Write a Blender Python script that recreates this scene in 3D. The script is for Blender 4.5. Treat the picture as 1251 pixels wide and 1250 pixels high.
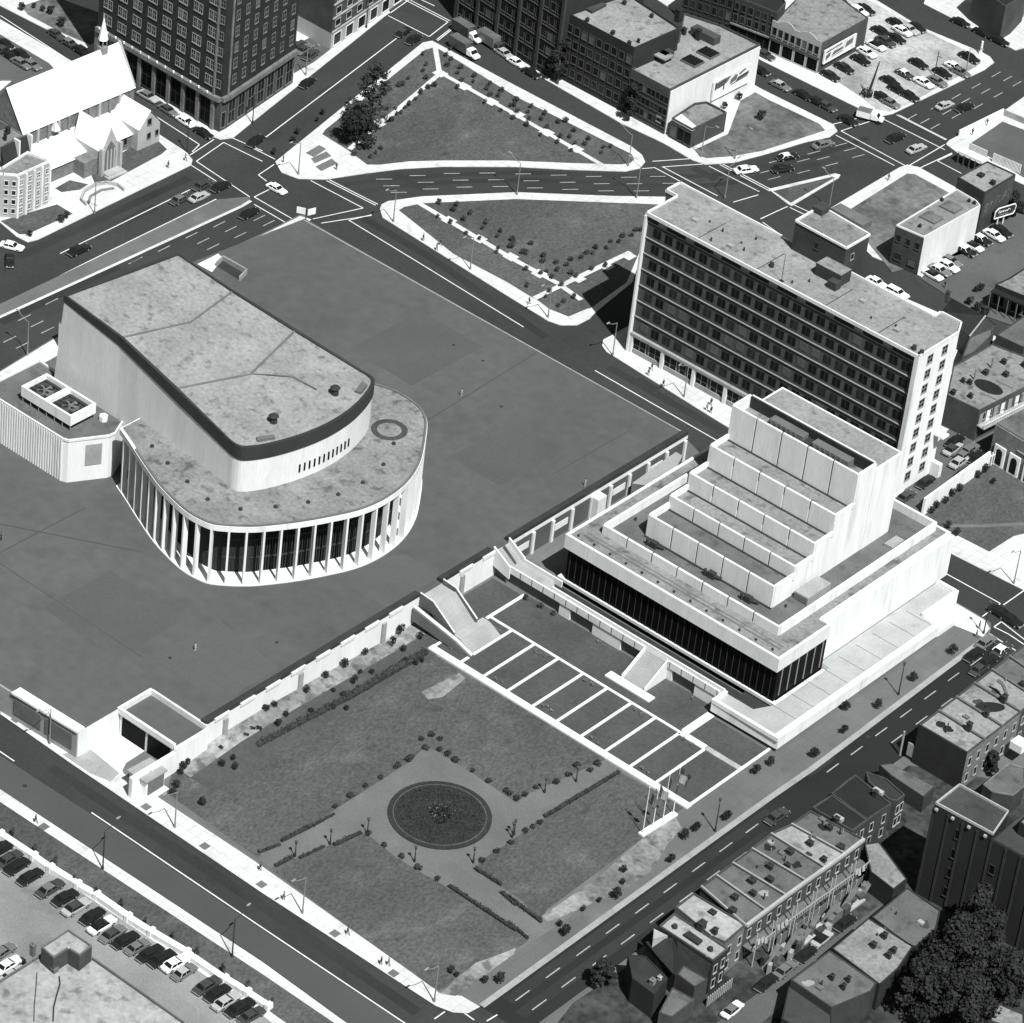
import bpy, bmesh, math, random
from mathutils import Vector, Matrix
random.seed(7)
for o in list(bpy.data.objects): bpy.data.objects.remove(o)
SC = bpy.context.scene
COL = SC.collection
R = math.radians

# ---------------------------------------------------------------- camera
FPX = 4906.276                       # focal length in photo pixels (photo is 1251 wide)
CAM = Vector((353.224, -473.223, 420.0))
EL, ROLL, YAW = 0.618233, 0.123572, 2.2120038
fw = Vector((math.cos(YAW)*math.cos(EL), math.sin(YAW)*math.cos(EL), -math.sin(EL)))
r0 = fw.cross(Vector((0, 0, 1))).normalized(); u0 = r0.cross(fw)
RT = math.cos(ROLL)*r0 + math.sin(ROLL)*u0
UP = -math.sin(ROLL)*r0 + math.cos(ROLL)*u0
cam = bpy.data.cameras.new('camera'); cam_o = bpy.data.objects.new('camera', cam); COL.objects.link(cam_o)
cam.sensor_fit = 'HORIZONTAL'; cam.sensor_width = 36.0; cam.lens = FPX/1251*36.0
cam.clip_start = 5; cam.clip_end = 12000
M = Matrix((RT, UP, -fw)).transposed().to_4x4(); M.translation = CAM
cam_o.matrix_world = M
SC.camera = cam_o

# ---------------------------------------------------------------- light
SUN_AZ, SUN_EL = R(-25.5), R(56.5)   # direction towards the sun
wd = bpy.data.worlds.new('World'); SC.world = wd; wd.use_nodes = True
nt = wd.node_tree; bg = nt.nodes['Background']
sky = nt.nodes.new('ShaderNodeTexSky'); sky.sky_type = 'NISHITA'; sky.sun_disc = False
sky.sun_elevation = SUN_EL; sky.sun_rotation = math.pi/2 - SUN_AZ
bw = nt.nodes.new('ShaderNodeRGBToBW')              # black and white film: a grey sky
tintn = nt.nodes.new('ShaderNodeMix'); tintn.data_type = 'RGBA'; tintn.blend_type = 'MULTIPLY'; tintn.inputs[0].default_value = 1
nt.links.new(sky.outputs[0], bw.inputs[0]); nt.links.new(bw.outputs[0], tintn.inputs[6])
tintn.inputs[7].default_value = (0.94, 1.0, 1.0, 1)
nt.links.new(tintn.outputs[2], bg.inputs[0]); bg.inputs[1].default_value = 0.05
sl = bpy.data.lights.new('sun', 'SUN'); sl.energy = 5.0; sl.angle = R(0.5); sl.color = (0.965, 1.0, 0.985)
so = bpy.data.objects.new('sun', sl); COL.objects.link(so)
sdir = Vector((math.cos(SUN_AZ)*math.cos(SUN_EL), math.sin(SUN_AZ)*math.cos(SUN_EL), math.sin(SUN_EL)))
so.rotation_euler = (-sdir).to_track_quat('-Z', 'Y').to_euler(); so.location = (200, -100, 300)
SC.view_settings.view_transform = 'Standard'; SC.view_settings.look = 'None'
SC.view_settings.exposure = 0.45; SC.view_settings.gamma = 1
SC.render.engine = 'CYCLES'
SC.cycles.max_bounces = 4

# ---------------------------------------------------------------- measuring helpers
def W(px, py, z=0.0):
    d = fw + RT*((px-625)/FPX) - UP*((py-625)/FPX)
    t = (z-CAM.z)/d.z
    return CAM + d*t
def P(w):
    v = Vector(w)-CAM; k = v.dot(fw)
    return 625+FPX*v.dot(RT)/k, 625-FPX*v.dot(UP)/k
def C(ox, oy, pts, s=3.906): return [(ox+x/s, oy+y/s) for x, y in pts]
def G(pts, z=0.0): return [W(x, y, z).xy for x, y in pts]
def inframe(w, m=25):
    x, y = P(w); return -m < x < 1251+m and -m < y < 1250+m

# ---------------------------------------------------------------- materials
def grey(v): return (v, v, v, 1)
def mat(name, v, var=0.12, scale=0.25, fine=0.08, fscale=3.0, rough=0.85, stain=0.0, sscale=0.6, spec=0.2, metal=0.0, vec=(1,1,1), stainlim=0.6, joint=0, jdark=.1, jw=.12, wear=0, wscale=.12):
    m = bpy.data.materials.new(name); m.use_nodes = True
    n = m.node_tree.nodes; l = m.node_tree.links; b = n['Principled BSDF']
    b.inputs['Roughness'].default_value = rough; b.inputs['Specular IOR Level'].default_value = spec; b.inputs['Metallic'].default_value = metal
    tc = n.new('ShaderNodeNewGeometry'); mp = n.new('ShaderNodeMapping'); mp.inputs['Scale'].default_value = vec
    l.new(tc.outputs['Position'], mp.inputs[0])
    def noise(sc, det, seed):
        t = n.new('ShaderNodeTexNoise'); t.inputs['Scale'].default_value = sc; t.inputs['Detail'].default_value = det
        mo = n.new('ShaderNodeVectorMath'); mo.operation = 'ADD'; mo.inputs[1].default_value = (seed*13.1, seed*7.7, seed*3.3)
        l.new(mp.outputs[0], mo.inputs[0]); l.new(mo.outputs[0], t.inputs['Vector']); return t.outputs[0]
    def mr(sock, a, b_, c, d):
        q = n.new('ShaderNodeMapRange'); l.new(sock, q.inputs[0])
        q.inputs[1].default_value = a; q.inputs[2].default_value = b_; q.inputs[3].default_value = c; q.inputs[4].default_value = d; return q.outputs[0]
    def mul(a, b_):
        q = n.new('ShaderNodeMath'); q.operation = 'MULTIPLY'
        l.new(a, q.inputs[0])
        if isinstance(b_, float): q.inputs[1].default_value = b_
        else: l.new(b_, q.inputs[1])
        return q.outputs[0]
    s = random.random()*20
    f = mr(noise(scale, 4, s), .3, .7, 1-var, 1+var)
    f = mul(f, mr(noise(fscale, 5, s+2), .3, .7, 1-fine, 1+fine))
    if stain:
        f = mul(f, mr(noise(sscale, 8, s+5), stainlim, stainlim+.14, 1.0, 1-stain))
    if wear: f = mul(f, mr(noise(wscale, 7, s+9), .54, .74, 1.0, 1+wear))
    if joint:            # cast joints on a square grid
        sx_ = n.new('ShaderNodeSeparateXYZ'); l.new(tc.outputs['Position'], sx_.inputs[0])
        for k in (0, 1):
            q = n.new('ShaderNodeMath'); q.operation = 'DIVIDE'; l.new(sx_.outputs[k], q.inputs[0]); q.inputs[1].default_value = joint
            g_ = n.new('ShaderNodeMath'); g_.operation = 'FRACT'; l.new(q.outputs[0], g_.inputs[0])
            c_ = n.new('ShaderNodeMath'); c_.operation = 'LESS_THAN'; l.new(g_.outputs[0], c_.inputs[0]); c_.inputs[1].default_value = jw/joint
            f = mul(f, mr(c_.outputs[0], 0, 1, 1.0, 1-jdark))
            h_ = n.new('ShaderNodeMath'); h_.operation = 'FLOOR'; l.new(q.outputs[0], h_.inputs[0])
            if k == 0: fx = h_.outputs[0]
            else:
                cb = n.new('ShaderNodeCombineXYZ'); l.new(fx, cb.inputs[0]); l.new(h_.outputs[0], cb.inputs[1])
                wn = n.new('ShaderNodeTexWhiteNoise'); l.new(cb.outputs[0], wn.inputs['Vector']); f = mul(f, mr(wn.outputs[0], 0, 1, 1-jdark*.35, 1+jdark*.35))
    f = mul(f, float(v))
    cc = n.new('ShaderNodeCombineColor')
    for i in range(3): l.new(f, cc.inputs[i])
    l.new(cc.outputs[0], b.inputs['Base Color'])
    return m
MT = {}
def mt(k, *a, **kw): MT[k] = mat(k, *a, **kw)
mt('ground', .16, var=.25, scale=.05)
mt('asphalt', .034, var=.2, scale=.045, fine=.1, fscale=1.2, stain=.18, sscale=.25); mt('asphalt_dark', .026, var=.25, scale=.06, fine=.12); mt('asphalt_new', .017, var=.2, scale=.05, fine=.1, stain=.2, sscale=.2); mt('asphalt_midgrey', .062, var=.12, scale=.05, fine=.08, stain=.15, sscale=.15)
mt('asphalt_pale', .085, var=.18, scale=.06, fine=.1, stain=.2, sscale=.3)
mt('lot', .2, var=.28, scale=.07, fine=.12, stain=.25, sscale=.22)
mt('lot_bright', .3, var=.35, scale=.1, fine=.2, fscale=1.2, stain=.35, sscale=.2)
mt('dirt', .2, var=.4, scale=.16, fine=.25, fscale=1.2, stain=.5, sscale=.5, stainlim=.52)
mt('yard', .042, var=.5, scale=.15, fine=.35, fscale=.8, stain=.5, sscale=.5, stainlim=.5)
mt('vacant', .12, var=.35, scale=.1, fine=.25, fscale=.9, stain=.35, sscale=.25, stainlim=.5)
mt('sidewalk', .52, var=.08, scale=.12, fine=.06, fscale=2, stain=.22, sscale=.35, stainlim=.58, joint=1.9, jdark=.16, jw=.14)
mt('pavement', .11, var=.14, scale=.06, fine=.07, stain=.2, sscale=.2, joint=2.4, jdark=.1, wear=.25)
mt('deck', .079, var=.11, scale=.02, fine=.08, fscale=.5, stain=.1, sscale=.12, stainlim=.54, joint=3.0, jdark=.055, jw=.14, wear=.08, wscale=.06)
mt('seam', .056); mt('deck_patch', .075, joint=3.0, jdark=.05, var=.1, scale=.05); mt('deck_patch_pale', .082, joint=3.0, jdark=.05, var=.1, scale=.05); mt('seam_pale', .2)
mt('gravel', .12, var=.14, scale=.12, fine=.1, stain=.12, sscale=.25)
mt('lawn', .07, var=.2, scale=.05, fine=.3, fscale=2.6, stain=.32, sscale=.35, wear=.45, wscale=.2, vec=(1, .6, 1))
mt('lawn_dark', .06, var=.15, scale=.12, fine=.15, fscale=1.5, stain=.2, sscale=.4, wear=.2)
mt('bed', .026, var=.2, scale=.5, fine=.3, fscale=2)
mt('paint', .62, var=.1, scale=.4, fine=.12)
mt('paint_worn', .32, var=.2, scale=.4, fine=.2)
mt('white', .7, var=.06, scale=.35, fine=.05, fscale=1.5, stain=.2, sscale=.5, stainlim=.55, vec=(1, 1, .14))
mt('whitestone', .66, var=.06, scale=.3, fine=.05, stain=.12, sscale=.5, vec=(1, 1, .15))
mt('concrete', .62, var=.07, scale=.35, fine=.06, stain=.12, sscale=.8, vec=(1, 1, .2))
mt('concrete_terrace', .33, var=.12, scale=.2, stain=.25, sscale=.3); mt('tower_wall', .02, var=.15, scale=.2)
mt('concrete_grey', .27, var=.12, scale=.3, fine=.1, stain=.2, sscale=.5)
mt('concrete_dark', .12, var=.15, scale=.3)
mt('gravelroof', .185, var=.22, scale=.16, fine=.2, fscale=1.5, stain=.5, sscale=.5, stainlim=.55)
mt('gravelroof_pale', .222, var=.16, scale=.14, fine=.18, fscale=1.5, stain=.45, sscale=.55, stainlim=.56); mt('gravelroof_bright', .28, var=.18, scale=.12, fine=.18, fscale=1.3, stain=.45, sscale=.5, stainlim=.55)
mt('gravelroof_mid', .105, var=.2, scale=.2, fine=.14, stain=.35, sscale=.4, stainlim=.55)
mt('gravelroof_dark', .048, var=.2, scale=.2, fine=.14, stain=.3, sscale=.4)
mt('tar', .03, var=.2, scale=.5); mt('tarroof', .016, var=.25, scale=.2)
mt('fascia', .035, var=.15, scale=.3, rough=.5)
mt('metalroof', .75, var=.03, fine=.03, rough=.5)
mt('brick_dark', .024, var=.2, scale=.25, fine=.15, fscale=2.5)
mt('brick', .042, var=.2, scale=.25, fine=.15, fscale=2.5)
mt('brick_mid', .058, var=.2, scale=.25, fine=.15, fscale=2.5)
mt('faded_paint', .12, var=.3, scale=.8)
mt('stone', .15, var=.2, scale=.3, fine=.2, fscale=1.5, stain=.3, sscale=.6)
mt('stone_pale', .34, var=.12, scale=.3, fine=.1)
mt('slate', .028, var=.2, scale=.4, fine=.15)
mt('panel_dark', .068, var=.12, scale=.2, fine=.1)
mt('glass', .012, var=.3, scale=.8, rough=.3, spec=.05)
mt('glass_mid', .026, var=.3, scale=.6, rough=.3, spec=.08)
mt('glass_black', .005, var=.3, scale=.5, rough=.4, spec=.03)
mt('blind', .09, var=.2)
mt('frame', .24, var=.1); mt('frame_dark', .06, var=.1)
mt('iron', .03, var=.1); mt('steel', .2, var=.08, rough=.5); mt('rust', .12, var=.4, scale=1)
mt('bark', .06, var=.2, scale=1.5); mt('leaf', .045, var=.3, scale=.5, fine=.3, fscale=2); mt('leaf_dark', .022, var=.35, scale=.6, fine=.3); mt('leaf_pale', .16, var=.3, scale=2)
mt('hedge', .035, var=.3, scale=1.5, fine=.3)
mt('skin', .35); mt('cloth_dark', .03, var=.2); mt('cloth_pale', .5); mt('cloth_mid', .15); mt('hair', .02)
mt('car_black', .014, var=.02, fine=.02, rough=.35, spec=.25); mt('car_dark', .045, var=.02, fine=.02, rough=.35, spec=.3); mt('car_grey', .13, var=.02, fine=.02, rough=.3, spec=.4)
mt('car_pale', .34, var=.02, fine=.02, rough=.3, spec=.4); mt('car_white', .78, var=.02, fine=.02, rough=.3, spec=.4)
mt('tyre', .012); mt('chrome', .5, rough=.25, metal=.6, var=.02); mt('lampglass', .6, rough=.2)
mt('wood', .12, var=.2, scale=1); mt('wood_pale', .3, var=.15, scale=.8); mt('awning', .12)

# ---------------------------------------------------------------- mesh builder
class MB:
    def __init__(s): s.v = []; s.f = []; s.m = []
    def add(s, vs, fs, mi=0):
        b = len(s.v); s.v += [Vector(v) for v in vs]
        for f in fs: s.f.append([b+i for i in f]); s.m.append(mi)
    def prism(s, poly, z0, z1, mi=0, top=None, bottom=False):
        poly = [Vector((p[0], p[1])) for p in poly]
        a = sum(poly[i-1].x*poly[i].y-poly[i].x*poly[i-1].y for i in range(len(poly)))
        if a < 0: poly = poly[::-1]
        n = len(poly)
        vs = [(p.x, p.y, z0) for p in poly]+[(p.x, p.y, z1) for p in poly]
        s.add(vs, [[i, (i+1) % n, n+(i+1) % n, n+i] for i in range(n)], mi)
        s.add([(p.x, p.y, z1) for p in poly], [list(range(n))], mi if top is None else top)
        if bottom: s.add([(p.x, p.y, z0) for p in poly], [list(range(n))[::-1]], mi)
    def sheet(s, poly, z, mi=0):
        poly = [Vector((p[0], p[1])) for p in poly]
        a = sum(poly[i-1].x*poly[i].y-poly[i].x*poly[i-1].y for i in range(len(poly)))
        if a < 0: poly = poly[::-1]
        s.add([(p.x, p.y, z) for p in poly], [list(range(len(poly)))], mi)
    def box(s, x0, x1, y0, y1, z0, z1, mi=0):
        s.prism([(x0, y0), (x1, y0), (x1, y1), (x0, y1)], z0, z1, mi, bottom=True)
    def obox(s, c, d, L, wd_, z0, z1, mi=0):       # oriented box: centre, direction, length, width
        c = Vector(c[:2]); d = Vector(d[:2]).normalized(); n = Vector((-d.y, d.x))
        s.prism([c-d*L/2-n*wd_/2, c+d*L/2-n*wd_/2, c+d*L/2+n*wd_/2, c-d*L/2+n*wd_/2], z0, z1, mi, bottom=True)
    def wall(s, p, q, th, z0, z1, mi=0):
        p = Vector(p[:2]); q = Vector(q[:2]); s.obox((p+q)/2, q-p, (q-p).length, th, z0, z1, mi)
    def line(s, p, q, wd_, z, mi=0):
        p = Vector(p[:2]); q = Vector(q[:2]); d = (q-p).normalized(); n = Vector((-d.y, d.x))*wd_/2
        s.sheet([p-n, q-n, q+n, p+n], z, mi)
    def tube(s, p, q, r1, r2=None, n=8, mi=0, cap=True):
        p = Vector(p); q = Vector(q); r2 = r1 if r2 is None else r2
        d = (q-p).normalized(); a = d.orthogonal().normalized(); b = d.cross(a)
        vs = []
        for c, r in ((p, r1), (q, r2)):
            vs += [c+(a*math.cos(t*2*math.pi/n)+b*math.sin(t*2*math.pi/n))*r for t in range(n)]
        fs = [[i, (i+1) % n, n+(i+1) % n, n+i] for i in range(n)]
        if cap: fs += [list(range(n))[::-1], list(range(n, 2*n))]
        s.add(vs, fs, mi)
    def path(s, pts, r, n=6, mi=0):
        for a, b in zip(pts, pts[1:]): s.tube(a, b, r, r, n, mi)
    def quad(s, a, b, c, d, mi=0): s.add([a, b, c, d], [[0, 1, 2, 3]], mi)
    def poly(s, pts, mi=0): s.add(pts, [list(range(len(pts)))], mi)
    def loft(s, secs, mi=0, cap=True, closed=True):
        n = len(secs[0]); vs = [v for q in secs for v in q]; fs = []
        for k in range(len(secs)-1):
            for i in range(n if closed else n-1):
                j = (i+1) % n; fs.append([k*n+i, k*n+j, (k+1)*n+j, (k+1)*n+i])
        if cap: fs += [list(range(n))[::-1], [(len(secs)-1)*n+i for i in range(n)]]
        s.add(vs, fs, mi)
    def leaves(s, c, rad, n, size, mi=0, squash=1.0, hollow=.35):
        c = Vector(c)
        for _ in range(n):
            d = Vector((random.gauss(0, 1), random.gauss(0, 1), random.gauss(0, 1))).normalized()
            k = (hollow+(1-hollow)*random.random()**.6)
            p = c+Vector((d.x*rad[0], d.y*rad[1], d.z*rad[2]))*k
            nn = (d+Vector((random.gauss(0, .6), random.gauss(0, .6), random.gauss(0, .6)+.3))).normalized()
            a = nn.orthogonal().normalized(); b = nn.cross(a); t = random.random()*6.28
            a, b = a*math.cos(t)+b*math.sin(t), b*math.cos(t)-a*math.sin(t)
            z = size*(.6+.8*random.random())
            s.add([p-a*z*.5, p-b*z*.35+nn*z*.06, p+a*z*.5, p+b*z*.35-nn*z*.05], [[0, 1, 2, 3]], mi)
    def mesh(s, name, mats, off=None, smooth=False):
        me = bpy.data.meshes.new(name)
        off = Vector((0, 0, 0)) if off is None else off
        me.from_pydata([tuple(v-off) for v in s.v], [], s.f)
        for k in ([mats] if isinstance(mats, str) else mats): me.materials.append(MT[k])
        for p, mi in zip(me.polygons, s.m): p.material_index = mi; p.use_smooth = smooth
        me.update(); return me
    def build(s, name, mats, parent=None, smooth=False):
        off = None
        if parent is not None:
            off = Vector(parent.location); pp = parent.parent
            while pp is not None: off = off+Vector(pp.location); pp = pp.parent
        elif s.v:
            xs = [v.x for v in s.v]; ys = [v.y for v in s.v]
            off = Vector(((min(xs)+max(xs))/2, (min(ys)+max(ys))/2, min(v.z for v in s.v)))
        o = bpy.data.objects.new(name, s.mesh(name, mats, off, smooth)); COL.objects.link(o)
        if parent is not None: o.parent = parent
        elif off is not None: o.location = off
        return o
def tag(o, label=None, cat=None, group=None, kind=None):
    if label: o['label'] = label
    if cat: o['category'] = cat
    if group: o['group'] = group
    if kind: o['kind'] = kind
    return o
def thing(name, label, cat, loc=(0, 0, 0), group=None, rz=0):
    o = bpy.data.objects.new(name, None); COL.objects.link(o); o.location = loc; o.rotation_euler.z = rz
    o.empty_display_size = .5
    return tag(o, label, cat, group)
def struct(name, mb, mats): return tag(mb.build(name, mats), kind='structure')
KIDS = {}
def dup(root, loc, rz=0.0, sc=1.0):
    if root not in KIDS:
        KIDS[root] = [(c, [d for d in c.children]) for c in root.children]
    r = root.copy(); COL.objects.link(r); r.location = loc; r.rotation_euler = (0, 0, rz); r.scale = (sc, sc, sc)
    for c, ds in KIDS[root]:
        q = c.copy(); COL.objects.link(q); q.parent = r
        for d in ds:
            e = d.copy(); COL.objects.link(e); e.parent = q
    return r
ORD = 'first second third fourth fifth sixth seventh eighth ninth tenth eleventh twelfth thirteenth fourteenth fifteenth sixteenth seventeenth eighteenth nineteenth twentieth twenty-first twenty-second twenty-third twenty-fourth twenty-fifth twenty-sixth twenty-seventh'.split()

class Windows:                      # the windows of one building: each its own part (at most 100, the rest one part)
    def __init__(s, root, name='window'): s.root = root; s.it = []; s.name = name; s.cache = {}
    def put(s, c, out, w, h, kind=('frame', 'glass'), bars=0):
        c = Vector(c); 
        if inframe(c): s.it.append((c, Vector((out[0], out[1], 0)).normalized(), w, h, kind, bars))
    def row(s, p, q, z0, z1, cols, rows, w, h, kind=('frame', 'glass'), bars=0, m=0.5, zoff=0.0, plain=False):
        p = Vector(p[:2]); q = Vector(q[:2]); d = q-p; out = Vector((d.y, -d.x)).normalized()   # faces stand to the right of p->q
        for j in range(rows):
            z = z0+(z1-z0)*(j+.5)/rows+zoff
            for i in range(cols):
                c = p+d*((i+m)/(cols-1+2*m) if cols > 1 else .5)
                kk = kind
                if kind[1] == 'glass':
                    rnd = random.random(); kk = (kind[0], 'blind' if rnd < .07 else 'glass_mid' if rnd < .3 else 'glass')
                s.put((c.x, c.y, z), out, w, h, kk, -1 if plain else bars)
    def geo(s, mb, c, out, w, h, bars):
        a = Vector((-out.y, out.x, 0)); z = Vector((0, 0, 1)); t = min(.14, w*.12)
        def bx(u0, u1, v0, v1, d0, d1, mi):
            ps = [c+a*u+z*v+out*d for d in (d0, d1) for (u, v) in ((u0, v0), (u1, v0), (u1, v1), (u0, v1))]
            mb.add(ps, [[4, 5, 6, 7], [0, 1, 5, 4], [1, 2, 6, 5], [2, 3, 7, 6], [3, 0, 4, 7]], mi)
        bx(-w/2, w/2, -h/2, h/2, -.05, .02, 1)
        if bars < 0: bx(-.03, .03, -h/2, h/2, 0, .025, 0); return
        bx(-w/2-t, w/2+t, -h/2-t*1.6, -h/2, -.05, .16, 0)
        bx(-w/2-t, w/2+t, h/2, h/2+t, -.05, .09, 0)
        bx(-w/2-t, -w/2, -h/2, h/2, -.05, .08, 0); bx(w/2, w/2+t, -h/2, h/2, -.05, .08, 0)
        if bars: bx(-.05, .05, -h/2, h/2, 0, .06, 0); bx(-w/2, w/2, -.05, .05, 0, .06, 0)
    def done(s):
        s.it.sort(key=lambda t: (t[0]-CAM).length)
        base = s.root.location
        for i, (c, out, w, h, kind, bars) in enumerate(s.it[:100]):
            k = (round(out.x, 3), round(out.y, 3), w, h, kind, bars)
            if k not in s.cache:
                mb = MB(); s.geo(mb, Vector((0, 0, 0)), out, w, h, bars); s.cache[k] = mb.mesh(s.name, kind)
            o = bpy.data.objects.new(s.name, s.cache[k]); COL.objects.link(o); o.parent = s.root; o.location = c-base
        rest = s.it[100:]
        if rest:
            mb = MB(); kinds = []
            for c, out, w, h, kind, bars in rest:
                for k in kind:
                    if k not in kinds: kinds.append(k)
                m0 = len(mb.m); s.geo(mb, c, out, w, h, bars)
                for j in range(m0, len(mb.m)): mb.m[j] = kinds.index(kind[mb.m[j]])
            tag(mb.build(s.name, kinds, s.root), kind='stuff')
# ================================================================ THE SETTING
KZ = 0.14; D = 5.5
def smooth_px(pts, n=4):
    out = []
    for i in range(len(pts)-1):
        p0, p1, p2, p3 = [Vector(pts[min(max(k, 0), len(pts)-1)]) for k in (i-1, i, i+1, i+2)]
        for k in range(n):
            t = k/n; v = .5*((2*p1)+(p2-p0)*t+(2*p0-5*p1+4*p2-p3)*t*t+(3*p1-p0-3*p2+p3)*t**3); out.append((v.x, v.y))
    return out+[pts[-1]]
b = MB(); b.sheet([(-4000, -4000), (4000, -4000), (4000, 4000), (-4000, 4000)], -.06); struct('ground', b, 'ground')
b = MB(); b.sheet([(-520, -330), (330, -330), (330, 520), (-520, 520)], 0.0); struct('road', b, 'asphalt')

BLK = {}
def block(key, pts, m='sidewalk'):
    b = MB(); b.prism(G(pts), -.05, KZ); BLK[key] = pts; return struct('sidewalk', b, m)
def sheet(name, pts, z, m, world=False):
    b = MB(); b.sheet(pts if world else G(pts, z), z); return struct(name, b, m)

block('church', C(0, 0, [(-300, 900), (0, 1065), (75, 1130), (130, 1158), (180, 1145), (910, 790), (917, 765), (890, 730), (690, 600), (350, 300), (0, 95), (-400, -140), (-900, 300)]))
block('hotel', C(0, 0, [(-400, -230), (0, 30), (420, 245), (640, 395), (1000, 650), (1050, 668), (1110, 660)]) + C(310, 0, [(0, 578), (620, 82), (648, 62), (635, 38), (560, -30), (300, -250)]) + [(300, -200), (0, -300)])
block('park_upper', C(310, 0, [(100, 775), (130, 825), (210, 855), (340, 858), (540, 828), (700, 808), (900, 797), (1250, 798)]) + C(620, 0, [(300, 812), (560, 820), (630, 805), (655, 775), (640, 742), (590, 702), (0, 392)]) + C(310, 0, [(880, 213), (850, 197), (805, 205)]))
block('park_lower', C(310, 0, [(612, 1040), (600, 1000), (608, 978), (640, 962), (800, 940), (1250, 920)]) + C(620, 0, [(500, 938), (760, 942)]) + [(800, 262), (772, 345), (727, 382)] + C(620, 310, [(390, 312), (330, 343), (250, 343), (190, 322), (0, 205)]))
block('office', [(740, 430), (735, 423), (736.5, 415.5), (745.5, 411), (772, 396), (838, 240), (846, 235), (857, 238), (924, 275), (931, 283), (964, 306), (1059, 345), (1154, 386), (1260, 430), (1340, 470), (1340, 765), (1251, 722), (1162.7, 677.6), (891.4, 524.5)])
block('vacant_right', C(931, 0, [(300, 1010), (650, 803), (690, 788), (745, 800)]) + [(1251, 276), (1340, 320), (1340, 450), (1251, 405), (1159, 360), (1122, 337), (1065, 314)])
block('parking_upper', [(790, -8), (835, 22), (931, 75), (1054, 135.5), (1074, 143), (1090, 139.5), (1202, 86), (1214, 77), (1209, 70), (1200, 65), (1123, 33), (1074, 3), (1000, -40), (850, -100)])
block('billboard_lot', [(553, 24), (620, 74), (661, 95), (758, 151), (809, 175), (845, 196), (861, 201.5), (896.5, 199), (940, 187.5), (982, 174.6), (1013, 168), (1022.6, 161), (1018, 153), (931, 110), (860, 70), (780, 25), (700, -25), (560, -40)])
block('corner_right', C(931, 0, [(875, 690), (890, 672), (1140, 540), (1260, 455), (1400, 370), (1500, 960), (1260, 890), (935, 735)]))
block('far_right', [(1128, 5), (1159, 21), (1240, 62), (1251, 59), (1330, 20), (1300, -60), (1150, -60)])
block('garden', [(0, 453), (64, 414), (271, 308), (320, 286), (366, 263), (373, 264), (378, 271), (616, 408.5), (834, 533), (858, 558), (1000, 640), (1143, 722), (1203, 757), (1210, 762), (1210, 770), (1207.5, 776), (992.4, 937.5), (940, 973.5), (620, 1205), (586.5, 1229), (571, 1237), (553, 1236), (532.7, 1228), (320, 1090), (84.5, 930), (0, 871), (-80, 817), (-120, 520)], 'pavement')
block('lot_lower', [(-40, 939), (320, 1176), (415, 1245), (520, 1318), (300, 1450), (-250, 1450), (-200, 1000)])
block('row_houses', [(560, 1322), (681.6, 1233), (784, 1158), (1030, 978.5), (1211, 846), (1238, 826), (1290, 850), (1500, 960), (1500, 1500), (560, 1500)], 'pavement')

# sidewalk strips on the concert hall block (pale concrete), drive, garden gravel
z = KZ+.012
sheet('sidewalk', [(0, 872.5), (84.5, 931.5), (320, 1091), (532, 1229), (553, 1237), (571, 1238), (586, 1230)] + C(310, 930, [(990, 1120), (880, 1105), (860, 1085), (0, 475)]) + C(0, 930, [(750, 170), (590, 60)]) + [(130, 905), (0, 830)], z, 'sidewalk')
sheet('sidewalk', [(0, 454), (64, 415), (271, 309), (320, 287), (366, 264), (380, 268), (372, 275), (240, 335), (60, 440), (-60, 500), (-60, 484)], z, 'sidewalk')
sheet('sidewalk', [(862, 556), (1000, 640), (1143, 722.5), (1203, 758), (1209, 768), (1200, 778), (1170, 766), (1100, 735), (845, 560)], z, 'sidewalk')
# Jeanne pale kerb edge of the shopping street pavement
b = MB()
kl = G([(1207, 777), (992.4, 938.5), (940, 974.5), (620, 1206), (588, 1229)], z)
for p, q in zip(kl, kl[1:]): b.line(p, q, 1.1, z)
struct('kerb', b, 'concrete_grey')
# garden gravel
sheet('garden_path', [(202, 969), (324, 1056)] + [(345, 1073), (533, 1206)] + [(560, 1203), (650, 1150), (690, 1125), (837, 986), (524, 795), (513, 798), (310, 918), (214, 923)], z, 'gravel')
# lawns of the garden
z2 = KZ+.024
sheet('lawn', [(203, 969), (316, 1049)] + [(318, 1042), (379, 1010), (412, 987), (501, 930), (518, 913), (533, 917), (566, 938), (576, 944), (630, 981), (643, 971), (735, 930), (740, 927), (525, 797), (515, 799), (310, 920), (215, 925)], z2, 'lawn')
sheet('lawn', [(756, 943), (665, 999), (627, 1025), (589, 1050), (579, 1063), (612, 1083), (638, 1101), (661, 1127), (667, 1112), (784, 1025), (836, 986)], z2, 'lawn')
sheet('lawn', [(334, 1059), (383, 1040), (440, 1017), (453, 1023), (484, 1048), (540, 1081), (630, 1137), (646, 1148), (630, 1160), (566, 1199), (535, 1210), (527, 1206), (330, 1062)], z2, 'lawn')
sheet('dirt', C(620, 930, [(160, 740), (430, 555), (640, 370), (700, 330), (800, 265), (830, 320), (760, 400), (690, 520), (560, 610), (380, 690), (250, 745), (190, 765)]), z2+.008, 'dirt')
sheet('dirt', C(310, 930, [(890, 1110), (960, 1040), (1060, 960), (1150, 930), (1250, 890), (1240, 920), (1130, 1000), (1050, 1060), (960, 1120)]), z2+.008, 'dirt')
sheet('dirt', C(310, 620, [(800, 880), (900, 830), (980, 790), (1010, 815), (900, 905), (830, 915)]), z2+.008, 'dirt')
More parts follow.
